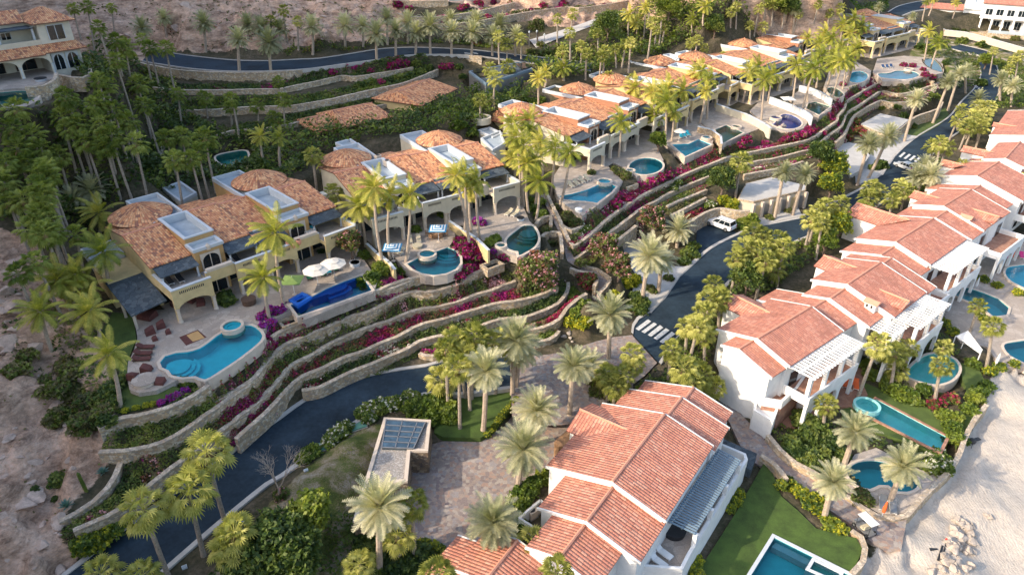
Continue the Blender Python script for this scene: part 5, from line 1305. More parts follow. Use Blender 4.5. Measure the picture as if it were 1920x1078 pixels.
# ------------------------------------------------------------------ foliage builders
nr = np.random.default_rng(5)
def leafmesh(name, C, size, mi, mats, parent=None, up=0.5, aspect=0.6, origin=None):
    """one small diamond leaf per centre"""
    C = np.asarray(C, float); n = len(C)
    if n == 0: return None
    if origin is None: origin = (C[:, 0].mean(), C[:, 1].mean(), C[:, 2].min())
    nrm = nr.normal(size=(n, 3)); nrm[:, 2] = np.abs(nrm[:, 2]) + up
    nrm /= np.linalg.norm(nrm, axis=1)[:, None]
    t = np.cross(nrm, nr.normal(size=(n, 3))); t /= np.linalg.norm(t, axis=1)[:, None]
    b = np.cross(nrm, t)
    s = np.asarray(size)[:, None] if np.ndim(size) else np.full((n, 1), size)
    O = np.array(origin)
    V = np.stack([C - t * s, C - b * s * aspect, C + t * s, C + b * s * aspect], 1).reshape(-1, 3) - O
    me = bpy.data.meshes.new(name)
    me.vertices.add(n * 4); me.vertices.foreach_set('co', V.ravel())
    me.loops.add(n * 4); me.loops.foreach_set('vertex_index', np.arange(n * 4, dtype=np.int32))
    me.polygons.add(n); me.polygons.foreach_set('loop_start', (np.arange(n) * 4).astype(np.int32))
    for m in mats: me.materials.append(M[m])
    me.polygons.foreach_set('material_index', np.asarray(mi, np.int32))
    me.update(calc_edges=True)
    o = link(name, me, parent)
    if parent is None: o.location = origin
    return o
def meshobj(name, V, F, mats, mi=None, parent=None):
    me = bpy.data.meshes.new(name); me.from_pydata(V, [], F)
    for m in mats: me.materials.append(M[m])
    if mi: me.polygons.foreach_set('material_index', mi)
    return me
def fan_crown(seed, n=30, mat='fan'):
    r = random.Random(seed); V = []; F = []
    for k in range(n):
        az = k * 2.39996 + r.uniform(-.25, .25); el = R(80 - 128 * (k / n) ** .85 + r.uniform(-8, 8))
        d = Vector((math.cos(az) * math.cos(el), math.sin(az) * math.cos(el), math.sin(el)))
        L = r.uniform(1.1, 1.5)
        hub = d * L + Vector((0, 0, -.08 * L))
        dd = (d + Vector((0, 0, -.22))).normalized()
        s = d.cross(Vector((0, 0, 1)));
        if s.length < .1: s = Vector((1, 0, 0))
        s.normalize(); nn = s.cross(dd).normalized(); s = (s + nn * r.uniform(-.35, .35)).normalized(); nn = s.cross(dd).normalized()
        # petiole
        b = len(V); w = .035
        V += [s * w, -s * w, hub - s * w, hub + s * w]; F.append((b, b + 1, b + 2, b + 3))
        b = len(V); V.append(hub); Rr = r.uniform(.85, 1.1); m = 28
        for i in range(m + 1):
            th = R(-125 + 250 * i / m)
            rad = Rr * (.70 + .30 * math.cos(th * .9)) * (1.0 if i % 2 == 0 else .58) * r.uniform(.93, 1.05)
            p = hub + (dd * math.cos(th) + s * math.sin(th)) * rad + nn * (.05 if i % 2 else -.05) + Vector((0, 0, -.30 * rad * rad))
            V.append(p)
        F += [(b, b + 1 + i, b + 2 + i) for i in range(m)]
    return meshobj('crown', V, F, [mat])
def dry_skirt(seed):
    r = random.Random(seed); V = []; F = []
    for k in range(26):
        az = k * 2.39996; el = R(-45 - r.uniform(0, 35))
        d = Vector((math.cos(az) * math.cos(el), math.sin(az) * math.cos(el), math.sin(el)))
        s = d.cross(Vector((0, 0, 1))).normalized(); L = r.uniform(.7, 1.25)
        b = len(V); V += [s * .05, -s * .05, d * L * .6 - s * .25, d * L, d * L * .6 + s * .25]; F += [(b, b + 1, b + 2), (b, b + 2, b + 3), (b, b + 3, b + 4)]
    return meshobj('dry_fronds', V, F, ['thatch'])
def feather_crown(seed, n, length, e0, e1, grav, nl, ll, lw, mat, wind=(0, 0, 0), droop=.25, vee=.35, seg=8):
    r = random.Random(seed); V = []; F = []
    for k in range(n):
        t = k / (n - 1)
        az = k * 2.39996 + r.uniform(-.2, .2); el = R(e0 + (e1 - e0) * t ** .9 + r.uniform(-7, 7))
        d = Vector((math.cos(az) * math.cos(el), math.sin(az) * math.cos(el), math.sin(el)))
        L = length * r.uniform(.82, 1.08) * (.75 + .25 * math.sin(math.pi * min(1, t + .25)))
        p = Vector((0, 0, 0)); P = [p.copy()]; D = [d.copy()]
        for i in range(seg):
            d = (d + (Vector((0, 0, -1)) * grav + Vector(wind)) * (1.0 / seg) * (0.5 + i / seg)).normalized()
            p = p + d * (L / seg); P.append(p.copy()); D.append(d.copy())
        for i in range(seg):        # rachis
            s = D[i].cross(Vector((0, 0, 1)));
            if s.length < .05: s = Vector((1, 0, 0))
            s.normalize(); w0, w1 = .05 * (1 - i / seg) + .01, .05 * (1 - (i + 1) / seg) + .01
            b = len(V); V += [P[i] + s * w0, P[i] - s * w0, P[i + 1] - s * w1, P[i + 1] + s * w1]; F.append((b, b + 1, b + 2, b + 3))
        for j in range(nl):
            u = .14 + .86 * j / nl; x = u * seg; i = min(seg - 1, int(x)); f = x - i
            q = P[i].lerp(P[i + 1], f); dd = D[i].lerp(D[i + 1], f).normalized()
            s = dd.cross(Vector((0, 0, 1)))
            if s.length < .05: s = Vector((1, 0, 0))
            s.normalize(); nn = s.cross(dd).normalized()
            l = ll * math.sin(math.pi * (.12 + .8 * u)) * r.uniform(.85, 1.1)
            for sg in (1, -1):
                tip = q + (s * sg * .8 + dd * .55 + nn * vee).normalized() * l + Vector((0, 0, -droop * l)) + Vector(wind) * l * .4
                b = len(V); V += [q - dd * lw, q + dd * lw, q.lerp(tip, .6) + dd * lw * .8, tip, q.lerp(tip, .6) - dd * lw * .8]
                F.append((b, b + 1, b + 2, b + 3, b + 4) if sg > 0 else (b, b + 4, b + 3, b + 2, b + 1))
    return meshobj('crown', V, F, [mat])
CROWN = {'fan': [fan_crown(s) for s in (1, 2, 3)], 'fandark': [fan_crown(s, mat='fandark') for s in (4, 5, 6)],
         'date': [feather_crown(s, 70, 2.9, 86, -38, .75, 18, .56, .045, 'date', droop=.12) for s in (7, 8, 9)],
         'coco': [feather_crown(s, 24, 3.9, 80, -30, 1.25, 24, .80, .05, 'coco', wind=(-.55, -.1, 0), droop=.55, vee=.05) for s in (10, 11, 12)],
         'areca': [feather_crown(s, 30, 1.9, 85, 10, 1.1, 14, .5, .05, 'bright', droop=.3) for s in (13, 14)]}
SKIRT = [dry_skirt(20), dry_skirt(21)]
ORD = ['first', 'second', 'third', 'fourth', 'fifth', 'sixth', 'seventh', 'eighth', 'ninth', 'tenth', 'eleventh', 'twelfth', 'thirteenth', 'fourteenth', 'fifteenth', 'sixteenth', 'seventeenth', 'eighteenth', 'nineteenth', 'twentieth']
KN = {'fan': ('fan_palm', 'fan palm', 'bushy green'), 'fandark': ('fan_palm', 'fan palm', 'shaded dark green'), 'date': ('date_palm', 'date palm', 'grey green feathery'), 'coco': ('coconut_palm', 'coconut palm', 'windblown yellow green')}
GR = {'fan': 'fan palms', 'fandark': 'fan palms', 'date': 'date palms', 'coco': 'coconut palms'}
def fitlab(look, what, where, i, n):
    tail = '' if n == 1 else f', {ORD[i % 20]} of {n} from left'
    for t in (f'{look} {what} {where}{tail}', f'{what} {where}{tail}', f'{what} {where}' + ('' if n == 1 else f', {ORD[i % 20]} from left')):
        if len(t.split()) <= 16: return t.strip()
    return ' '.join(t.split()[-16:])
PALMXY = []
def palms(kind, f, where, items, h=None, s=1.0, only=None):
    """items: (crown x, crown y[, base x, base y]) on the photo"""
    h = h or {'fan': 8.0, 'fandark': 8.5, 'date': 6.0, 'coco': 7.5}[kind]
    items = sorted(items, key=lambda t: t[0]); n = len(items)
    nm, cat, look = KN[kind]
    for i, it in enumerate(items):
        sc_ = s * rnd.uniform(.82, 1.1) * (.9 if kind[:3] == 'fan' else 1)
        if len(it) >= 4 and it[2] is not None:
            B = hit(f, it[2], it[3]); x, y = px(f, it[0], it[1])
            dv = Vector((x - 960, FOC * FC - (y - 539) * FS, -(FOC * FS + (y - 539) * FC)))
            Cc = Vector((0, 0, CAMH)) + dv * (B.y / dv.y)
            if Cc.z < B.z + 2: Cc.z = B.z + 2
        else:
            hh = h * rnd.uniform(.85, 1.12)
            Cc = hit(f, it[0], it[1], hh); B = Cc.copy(); B.x += rnd.uniform(-.6, .6); B.y += rnd.uniform(-.4, .4); B.z = ground(B.x, B.y)
        if len(it) == 5: sc_ = it[4]
        hgt = Cc.z - B.z
        lab = fitlab(look, cat, where, i, n)
        r = empty(nm, B, label=lab, cat='palm tree', group=(GR[kind] + ' ' + where))
        top = Cc - B; m = MB(); path = []; rad = []
        bend = Vector((rnd.uniform(-.5, .5), rnd.uniform(-.3, .3), 0)) * (1.4 if kind == 'coco' else .35)
        tr0 = {'fan': .17, 'fandark': .14, 'date': .26, 'coco': .17}[kind]
        ns = 12
        for k in range(ns + 1):
            t = k / ns
            p = Vector((top.x * t, top.y * t, -0.4 + (top.z + .4) * t)) + bend * math.sin(math.pi * t) * .5
            path.append(p); rr = tr0 * (1.35 - .4 * t if kind != 'date' else 1.15 - .1 * t) * (1 + .07 * (k % 2))
            if k == 0: rr *= 1.3
            rad.append(rr)
        m.tube(path, rad, 8)
        m.build('trunk', M['paletrunk' if kind in ('coco', 'date') else 'trunk'], r, world=False, smooth=False)
        c = link('crown', rnd.choice(CROWN[kind]), r); c.location = top; c.scale = (sc_,) * 3
        a = (top - path[-2]).normalized()
        c.rotation_euler = (rnd.uniform(-.08, .08), rnd.uniform(-.08, .08), rnd.uniform(-.5, .5) if kind == 'coco' else rnd.uniform(0, 6.28))
        if kind in ('fan', 'fandark') and rnd.random() < .75:
            q = link('dry_fronds', rnd.choice(SKIRT), r); q.location = top - Vector((0, 0, .15)); q.scale = (sc_ * rnd.uniform(.8, 1.2),) * 3; q.rotation_euler = (0, 0, rnd.uniform(0, 6))
        PALMXY.append((B.x, B.y))
palms('date', 'z2', 'in the row on the upper road wall', [(75, 245, 82, 398), (675, 195, 678, 338), (785, 175, 785, 322), (898, 190, 895, 308), (975, 150, 978, 305), (1098, 185, 1097, 303), (1212, 185, 1210, 305), (1325, 205, 1327, 315), (-100, 225, -95, 398)], s=1.25)
palms('date', 'z2', 'against the rocky slope behind the upper road', [(315, 155, 318, 300), (500, 150, 500, 268), (600, 150, 602, 262), (735, 105, 738, 250), (855, 130, 853, 248), (135, 165, 138, 245), (1090, 115, 1090, 235), (1235, 125, 1235, 250), (1365, 145, 1365, 265), (1458, 200, 1456, 312), (30, 160, 32, 250)], s=1.15)
palms('date', 'z1', 'below the rock at the left end of the upper road', [(920, 105, 935, 205), (1145, 135, 1155, 292), (1390, 145, 1395, 232), (800, 160, 850, 300)], s=1.1)
palms('fan', 'z1', 'standing among the date palms on the rocky slope', [(1590, 55, 1612, 240), (1520, 120, 1530, 240), (1670, 120, 1675, 280)], s=.85)
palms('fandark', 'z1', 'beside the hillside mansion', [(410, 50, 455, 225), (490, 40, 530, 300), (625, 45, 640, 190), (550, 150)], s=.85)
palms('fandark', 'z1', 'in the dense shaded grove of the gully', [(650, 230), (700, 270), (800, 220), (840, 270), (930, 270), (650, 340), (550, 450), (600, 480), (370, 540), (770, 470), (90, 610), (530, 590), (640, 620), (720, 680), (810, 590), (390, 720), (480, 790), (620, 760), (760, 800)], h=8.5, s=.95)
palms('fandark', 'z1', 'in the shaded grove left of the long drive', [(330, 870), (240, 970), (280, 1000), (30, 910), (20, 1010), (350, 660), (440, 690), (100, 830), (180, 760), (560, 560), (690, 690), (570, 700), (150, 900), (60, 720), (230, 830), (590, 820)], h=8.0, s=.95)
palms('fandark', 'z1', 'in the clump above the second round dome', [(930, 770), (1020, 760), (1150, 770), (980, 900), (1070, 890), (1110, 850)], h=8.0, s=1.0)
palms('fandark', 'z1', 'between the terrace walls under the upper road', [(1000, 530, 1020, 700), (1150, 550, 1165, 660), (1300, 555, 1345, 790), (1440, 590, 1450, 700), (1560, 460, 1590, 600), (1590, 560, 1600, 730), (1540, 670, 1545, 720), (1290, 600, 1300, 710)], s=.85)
palms('coco', 'z1', 'with pale trunk behind the second round dome', [(1460, 765, 1490, 935), (1570, 775, 1575, 950)], s=.75)
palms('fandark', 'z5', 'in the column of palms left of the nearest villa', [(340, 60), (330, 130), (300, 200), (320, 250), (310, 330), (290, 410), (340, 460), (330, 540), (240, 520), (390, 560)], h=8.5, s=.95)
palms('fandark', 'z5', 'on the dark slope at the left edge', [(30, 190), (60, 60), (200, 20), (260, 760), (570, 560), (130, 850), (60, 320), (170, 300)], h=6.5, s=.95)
palms('date', 'z5', 'low and broad behind the nearest round dome', [(690, 250, 690, 330), (560, 330, 560, 400)], s=1.1)
palms('coco', 'z5', 'left of the nearest villa', [(740, 400, 740, 560), (770, 690, 840, 1050), (560, 850, 640, 1120), (620, 960, 700, 1160), (430, 900, 520, 1120)], s=.95)
palms('coco', 'y2', 'at the garden edge beside the maroon loungers', [(500, 130, 555, 300), (610, 370, 672, 665), (225, 130, 290, 350)], s=.85)
palms('coco', 'z6', 'in front of the nearest villa by the blue table', [(1190, 560, 1250, 1030), (1110, 850, 1150, 1120)], s=1.0)
palms('coco', 'z7', 'in front of the second villa', [(500, 470, 565, 990), (400, 590, 445, 862), (480, 560, 490, 850), (610, 520, 608, 940), (740, 510, 705, 985)], s=.95)
palms('coco', 'z7', 'rising from the magenta bed of the second villa', [(1040, 390, 1140, 880), (1180, 420, 1205, 800), (1100, 380, 1100, 812), (1140, 470, 1152, 760)], s=.9)
palms('fan', 'z7', 'between the first and second villas', [(170, 300, 190, 470), (290, 420, 300, 540), (230, 500, 270, 700), (90, 250)], s=.85)
palms('coco', 'z8', 'in the thick group at the left of the third villa', [(330, 380, 330, 620), (240, 490, 270, 930), (290, 540, 292, 945), (400, 530, 420, 760), (390, 780, 368, 1040), (500, 560, 475, 880), (600, 590, 530, 950), (230, 620, 230, 870), (310, 660), (340, 440), (210, 400), (370, 640)], s=.88)
palms('coco', 'z8', 'standing before the balcony of the third villa', [(940, 385, 922, 622)], s=.95)
palms('coco', 'z8', 'before the fourth villa by the blue loungers', [(1150, 190, 1160, 480), (1240, 250, 1232, 530), (1290, 320, 1275, 512), (1170, 340, 1155, 480), (1210, 200, 1210, 440), (1350, 180, 1410, 390), (1250, 160), (1500, 180, 1460, 395), (1440, 60, 1500, 260), (1030, 160)], s=.9)
palms('fan', 'z3', 'beside the solar roofed building', [(435, 245, 435, 460), (520, 345, 515, 520), (340, 140, 340, 372), (455, 105, 440, 222), (70, 290, 70, 440), (-40, 330, -38, 500), (-100, 270, -95, 470)], s=.85)
palms('fan', 'z3', 'on the drive behind the third and fourth villas', [(670, 420), (690, 380), (770, 370, 780, 512), (850, 330, 820, 512), (560, 400), (640, 250), (380, 380), (890, 320)], h=6, s=.85)
palms('fan', 'z2', 'before the solar roofed building', [(1310, 385, 1305, 560), (1415, 370, 1410, 512), (1340, 440, 1330, 600), (1260, 560, 1262, 690)], s=1.0)
palms('coco', 'z3', 'behind the third villa', [(250, 540, 240, 655), (385, 510, 383, 605), (200, 590)], s=.75)
palms('fan', 'z3', 'among the roofs of the far villas', [(1080, 230, 1065, 392), (1150, 190, 1115, 360), (1050, 170), (1340, 320, 1335, 452), (1440, 360, 1435, 492), (1580, 420, 1540, 600), (720, 570, 703, 680), (900, 600, 905, 740), (1390, 300)], s=.85)
palms('coco', 'z3', 'on the slope behind the far villas', [(930, 170, 935, 300), (1450, 50, 1430, 185), (1350, 150, 1350, 232), (880, 110), (1000, 60)], s=.8)
palms('fan', 'z3', 'at the top behind the far villas', [(1680, 50, 1675, 212), (1640, 90, 1635, 200), (1780, 190, 1780, 280), (1880, 200, 1865, 312), (1040, 20), (1120, 120), (1850, 70), (1900, 20)], s=.85)
palms('coco', 'z3', 'along the terraces of the fifth villa', [(1420, 530), (1480, 600), (1840, 500), (1890, 600, 1868, 900), (1780, 540)], h=7.5, s=.9)
palms('coco', 'z4', 'in the dense stand before the sixth villa', [(560, 190), (620, 250), (700, 200), (480, 290), (380, 330), (550, 350), (660, 370), (500, 420), (300, 290), (430, 260), (600, 430), (560, 460, 470, 770), (490, 480, 420, 720), (620, 470, 570, 640), (740, 250, 690, 390), (400, 420), (640, 150)], h=8, s=.92)
palms('coco', 'z4', 'before the white pool wall', [(220, 490, 180, 800), (350, 510, 250, 850), (310, 560, 300, 790), (40, 560, 0, 760)], s=.95)
palms('coco', 'z4', 'with leaning trunk at the end of the villa row', [(1205, 235, 1165, 480), (1280, 320, 1217, 510)], s=.9)
palms('coco', 'z4', 'at the far road by the white hotel', [(1190, 15, 1155, 160), (1410, 20, 1380, 140), (1240, -10, 1200, 120)], s=.7)
palms('fan', 'z4', 'behind the sixth villa', [(460, 100, 450, 190), (540, 60, 530, 140), (230, 110), (130, 60), (40, 40), (380, 30)], h=6, s=.85)
palms('date', 'z4', 'near the bend of the far road', [(830, 60, 830, 120), (1080, 130, 1080, 200), (200, 80)], s=.9)
palms('date', 'z4', 'along the roadside lawn and parking roof', [(1480, 540, 1480, 700), (1350, 620, 1232, 922), (1430, 560, 1345, 832), (1110, 750, 1020, 1058)], s=1.12)
palms('fan', 'z4', 'alone beside the distant lawn', [(1690, 380, 1660, 560)], s=.7)
palms('fan', 'z4', 'in the big clump east of the village road', [(1450, 820), (1520, 870), (1580, 800), (1620, 860), (1500, 950), (1600, 950), (1420, 900), (1660, 800), (1560, 900)], h=5.5, s=1.0)
palms('date', 'z4', 'east of the village road behind the clump', [(1570, 745, 1570, 900), (1830, 650, 1820, 800), (1740, 600, 1740, 760)], s=1.05)
palms('fan', 'z4', 'at the right edge near the hotel road', [(1830, 450, 1800, 600), (1880, 420, 1850, 600), (1800, 520)], s=.95)
palms('date', 'F', 'by the first parking roof', [(460, 690, 388, 955), (590, 640, 458, 912)], s=1.12)
palms('date', 'E', 'in front of the roadside garages', [(965, 520, 905, 825), (1110, 535, 1025, 802)], s=1.0)
palms('fan', 'E', 'with ivy on its trunk beside the yellow hedge', [(680, 440, 640, 705, 1.05)])
palms('date', 'y6', 'at the driveway by the curve of the road', [(850, 365, 805, 672), (1050, 190, 1040, 300), (935, 400, 915, 603)], s=1.2)
palms('date', 'y6', 'at the foot of the footpath', [(590, 760, 580, 1048)], s=1.15)
palms('fan', 'y6', 'in the cluster across the road from the white car', [(1560, 200), (1500, 300), (1450, 370), (1590, 330), (1640, 390), (1720, 250), (1760, 300), (1690, 440, 1680, 560), (1620, 230)], h=6, s=1.05)
palms('fan', 'y6', 'between the zebra crossing and the stair house', [(1290, 550), (1260, 650), (1330, 640), (1110, 830), (1230, 880), (1180, 830), (1000, 990), (1220, 740), (740, 1020)], h=5.0, s=.95)
palms('fan', 'G', 'among the trees above the stair house', [(560, 60), (600, 20), (510, 110), (580, 130), (700, 10)], h=6, s=1.05)
palms('date', 'y1', 'east of the silver car', [(1250, 410), (1200, 470), (1290, 460)], h=4.5, s=1.0)
palms('fan', 'y1', 'slanting over the road near the silver car', [(1360, 240, 1298, 535), (1310, 260, 1290, 430), (1400, 270)], s=1.0)
palms('fan', 'y1', 'in the garden between the garages and the lit roof', [(900, 540), (960, 560), (1090, 520), (1040, 620), (1120, 560), (880, 600)], h=4.5, s=1.0)
palms('fan', 'y1', 'in the row before the long white wall', [(1500, 385, 1465, 520), (1560, 400, 1500, 520), (1620, 400, 1540, 520), (1750, 450, 1710, 610), (1850, 470, 1790, 650), (1900, 480, 1860, 700)], s=.7)
palms('fan', 'y4', 'in the tight cluster behind the lawn island', [(1060, 480, 1120, 790), (1170, 460, 1150, 800), (1280, 480, 1285, 770), (1080, 620, 1085, 965), (980, 690, 1000, 800), (1010, 520), (1130, 560)], s=1.05)
palms('date', 'y4', 'on the green lawn island', [(1395, 480, 1380, 775), (1230, 650, 1215, 975), (1425, 530, 1400, 740)], s=1.12)
palms('date', 'y4', 'around the cobbled court', [(1720, 620, 1700, 890), (1515, 870, 1518, 1060), (1440, 1090, 1410, 1300)], s=1.12)
palms('date', 'y5', 'at the lower side of the cobbled court', [(1275, 780, 1270, 980), (635, 700, 635, 1060)], s=1.12)
palms('fan', 'y5', 'at the bottom by the cobbled court', [(815, 670, 830, 990), (740, 850, 750, 1010), (520, 1010, 520, 1150), (1500, 900, 1500, 1010), (960, 1060), (1630, 1050)], s=.95)
palms('fan', 'y3', 'tall on the verge of the lower road', [(1400, 240, 1525, 705), (1275, 500, 1380, 945), (975, 630, 1140, 1078)], s=1.15)
palms('fan', 'y3', 'low at the bottom edge', [(1560, 870, 1590, 1110), (690, 1060), (960, 1080), (1590, 790)], h=5, s=1.0)
palms('fan', 'y7', 'on the street side of the largest house', [(480, 60, 480, 180), (520, 110), (620, 10, 600, 110), (870, 30), (960, 60), (1030, 120), (920, 90), (560, 60)], h=4, s=.95)
palms('date', 'y7', 'at the corner of the junction', [(390, 20, 392, 110)], s=.9)
palms('date', 'y8', 'rooted beside the dark oval pool', [(400, 420, 330, 625), (620, 580, 560, 742)], s=1.0)
palms('date', 'y8', 'between the lane and the green lawn', [(300, 650, 258, 822)], s=.85)
palms('fan', 'y8', 'by the half moon pool', [(560, 50, 515, 180), (650, 25, 620, 185), (800, 110, 772, 280), (600, 130, 595, 190), (510, 10)], s=.85)
palms('fan', 'y8', 'beside the outside terrace of the stair house', [(270, 290, 255, 412)], s=.75)
palms('fan', 'f', 'in the gardens at the right', [(1862, 610, 1850, 690), (1680, 660, 1670, 730), (1770, 650), (1835, 575)], h=4, s=.8)
# ------------------------------------------------------------------ bushes, trees and beds
BUSH = {}
def bushmesh(var, mats, wts, n=900, leaf=.16, flat=.8):
    key = (var, tuple(mats), tuple(wts), n, leaf, flat)
    if key in BUSH: return BUSH[key]
    g = np.random.default_rng(100 + var)
    d = g.normal(size=(n, 3)); d /= np.linalg.norm(d, axis=1)[:, None]; d[:, 2] = np.where(d[:, 2] < -.25, -d[:, 2], d[:, 2])
    rad = np.array([1 + .55 * noise.noise(Vector(v) * 1.7 + Vector((var * 7, 0, 0))) + .25 * noise.noise(Vector(v) * 5) for v in d]) * (1 - .45 * g.random(n) ** 2.2)
    C = d * rad[:, None] * np.array([1, 1, flat])
    pk = np.array([noise.noise(Vector(v) * 2.5 + Vector((0, var * 3, 0))) for v in d]) * .9 + .5 + g.normal(size=n) * .22
    cw = np.cumsum(wts) / sum(wts)
    mi = np.clip(np.searchsorted(cw, np.clip(pk, 0, .999)), 0, len(mats) - 1)
    o = leafmesh('foliage', C, leaf * (.7 + .6 * g.random(n)), mi, mats, origin=(0, 0, 0))
    me = o.data; bpy.data.objects.remove(o); BUSH[key] = me
    return me
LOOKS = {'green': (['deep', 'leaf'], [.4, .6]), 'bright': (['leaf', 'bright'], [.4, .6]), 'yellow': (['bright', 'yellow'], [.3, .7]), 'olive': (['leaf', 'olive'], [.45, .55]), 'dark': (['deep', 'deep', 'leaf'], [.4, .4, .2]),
         'oleander': (['leaf', 'olive', 'blush', 'rust'], [.45, .27, .17, .11]), 'magenta': (['leaf', 'magenta', 'crimson'], [.25, .5, .25]), 'violet': (['leaf', 'violet', 'magenta'], [.12, .6, .28]), 'white': (['leaf', 'bright', 'whiteflower'], [.5, .37, .13]),
         'rust': (['leaf', 'rust', 'crimson'], [.4, .4, .2]), 'goldgreen': (['leaf', 'bright', 'yellow'], [.35, .4, .25])}
def bushes(look, f, where, items, name='shrub', word='shrub'):
    """items: (x, y, radius in metres[, height factor])"""
    mats, w = LOOKS[look]; items = sorted(items); n_ = len(items)
    for i, it in enumerate(items):
        r_ = it[2]; fl = it[3] if len(it) > 3 else .8
        p = hit(f, it[0], it[1], r_ * .45); p.z = ground(p.x, p.y)
        o = link(name, bushmesh(rnd.randrange(3), mats, w, 700 if r_ < 1.3 else 1800, .2 / max(1, r_ * .8) if r_ > 1.3 else .2, fl), None)
        o.location = p + Vector((0, 0, r_ * fl * .25)); o.scale = (r_, r_, r_); o.rotation_euler = (0, 0, rnd.uniform(0, 6))
        lab = fitlab('', word, where, i, n_)
        tag(o, lab, 'shrub' if name == 'shrub' else 'plant', f'{word} {where}' if n_ > 1 else None)
def tree(look, f, x, y, r_, h, label, n=3500, leaf=.14, fl=.85):
    p = hit(f, x, y, h); g = Vector((p.x, p.y, ground(p.x, p.y)))
    root = empty('broadleaf_tree', g, label=label, cat='tree')
    m = MB(); hh = p.z - g.z
    m.tube([(0, 0, -.3), (.1, 0, hh * .4), (0, .1, hh * .8)], [.22, .17, .1], 8)
    for k in range(7):
        a = k * 2.4; e = Vector((math.cos(a) * r_ * .6, math.sin(a) * r_ * .6, hh * (.85 + .25 * (k % 3) / 2)))
        m.tube([(0, 0, hh * (.35 + .06 * k)), e * .5 + Vector((0, 0, hh * .25)), e], [.1, .06, .03], 5)
    m.build('trunk', M['bark'], root, world=False)
    mats, w = LOOKS[look]
    for k in range(4):
        c = link('crown', bushmesh(k % 3, mats, w, n // 3, leaf / max(.6, r_ * .45), fl), root)
        a = k * 1.7; c.location = (math.cos(a) * r_ * .42 * (k > 0), math.sin(a) * r_ * .42 * (k > 0), hh + (.25 * r_ if k == 0 else -.1 * r_ * (k % 2)))
        s_ = r_ * (.75 if k == 0 else .58); c.scale = (s_, s_, s_); c.rotation_euler = (0, 0, k * 2.1)
tree('oleander', 'C', 1130, 225, 3.6, 2.6, 'large pink flowering oleander at the end of the wavy terrace walls', 7000)
tree('oleander', 'D', 880, 400, 2.6, 2.6, 'round flowering tree above the wall left of the parked white car', 4500)
tree('oleander', 'D', 560, 600, 2.7, 2.4, 'pink flowering oleander right of the footpath, upper of two', 4500)
tree('oleander', 'D', 650, 720, 2.4, 2.4, 'pink flowering oleander right of the footpath, lower of two', 4500)
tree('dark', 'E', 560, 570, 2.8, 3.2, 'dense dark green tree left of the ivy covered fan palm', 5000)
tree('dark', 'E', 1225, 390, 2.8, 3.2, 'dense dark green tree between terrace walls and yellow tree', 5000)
tree('goldgreen', 'E', 1310, 470, 3.2, 4.0, 'large bright yellow green tree beside the parking deck', 5500)
tree('goldgreen', 'E', 1290, 600, 2.6, 3.0, 'smaller yellow green tree below the large one by the garages', 4000)
tree('goldgreen', 'G', 700, 150, 2.4, 3.5, 'yellow green tree touching the front gable of the broad lit roof', 4000)
tree('bright', 'G', 610, 250, 2.2, 3.0, 'leafy bright tree between the two rose roofed houses', 3500)
tree('green', 'G', 80, 500, 2.8, 3.2, 'spreading green tree left of the rose roof near the road', 4000)
tree('olive', 'z2', 1580, 160, 2.6, 3.5, 'airy grey green tree by the hill footway', 2500)
tree('green', 'z3', 720, 180, 3.4, 4.0, 'large leafy tree above the hill path roofs', 4000)
tree('bright', 'z3', 1180, 50, 4.0, 5.0, 'tall bright green tree at the top centre', 5000)
tree('green', 'z3', 1520, 200, 3.2, 3.0, 'bushy tree behind the domes of the fifth villa', 4000)
tree('green', 'z4', 160, 50, 4.0, 4.0, 'bushy tree at the top behind the sixth villa', 4000)
tree('bright', 'z4', 60, 20, 3.5, 4.0, 'yellowish tree at the top edge behind the far roofs', 3500)
tree('bright', 'y5', 260, 720, 2.2, 3.6, 'bright green sapling on the lawn slope by the bare tree', 2600)
tree('green', 'y5', 60, 900, 3.2, 3.2, 'dense green tree at the bottom left of the lawn slope', 5000)
tree('green', 'y5', 170, 980, 3.0, 2.8, 'dense green tree at the bottom edge below the bright sapling', 5000)
tree('green', 'y5', -60, 1010, 2.8, 2.4, 'leafy green tree beside the low fan palm at the bottom', 4000)
tree('bright', 'f', 1850, 115, 2.8, 2.6, 'round green tree beside the distant lawn', 3000)
tree('oleander', 'z6', 1690, 620, 2.0, 2.6, 'flat topped little tree on the terrace between first and second villas', 2200)
tree('bright', 'z8', 1190, 510, 1.9, 2.2, 'pale green tree between third and fourth villas', 2600)
# bare tree by the lower road
def bare_tree(f, bx, by, h, label):
    B = hit(f, bx, by); root = empty('bare_tree', B, label=label, cat='tree'); m = MB(); r = random.Random(3)
    def br(p, d, L, rad, dep):
        q = p + d * L; mid = p.lerp(q, .5) + Vector((r.uniform(-.1, .1), r.uniform(-.1, .1), 0)) * L
        m.tube([p, mid, q], [rad, rad * .8, rad * .6], 5 if dep < 3 else 3)
        if dep >= 6: return
        for k in range(3 if dep < 4 else 2):
            dd = (d + Vector((r.uniform(-.9, .9), r.uniform(-.9, .9), r.uniform(-.25, .5)))).normalized()
            br(q, dd, L * r.uniform(.6, .85), rad * .6, dep + 1)
    br(Vector((0, 0, -.3)), Vector((.05, 0, 1)), h * .3, .13, 0)
    m.build('branches', M['paletrunk'], root, world=False)
bare_tree('y3', 1900, 570, 6.4, 'leafless pinkish grey tree on the kerb of the lower road')
bushes('oleander', 'f', 'under the leafless tree at the kerb', [(527, 925, .8)])
bushes('yellow', 'E', 'in the glowing yellow hedge under the ivy covered palm', [(570, 700, 1.2), (620, 725, 1.3), (680, 740, 1.3), (730, 735, 1.1)], word='vivid yellow shrub')
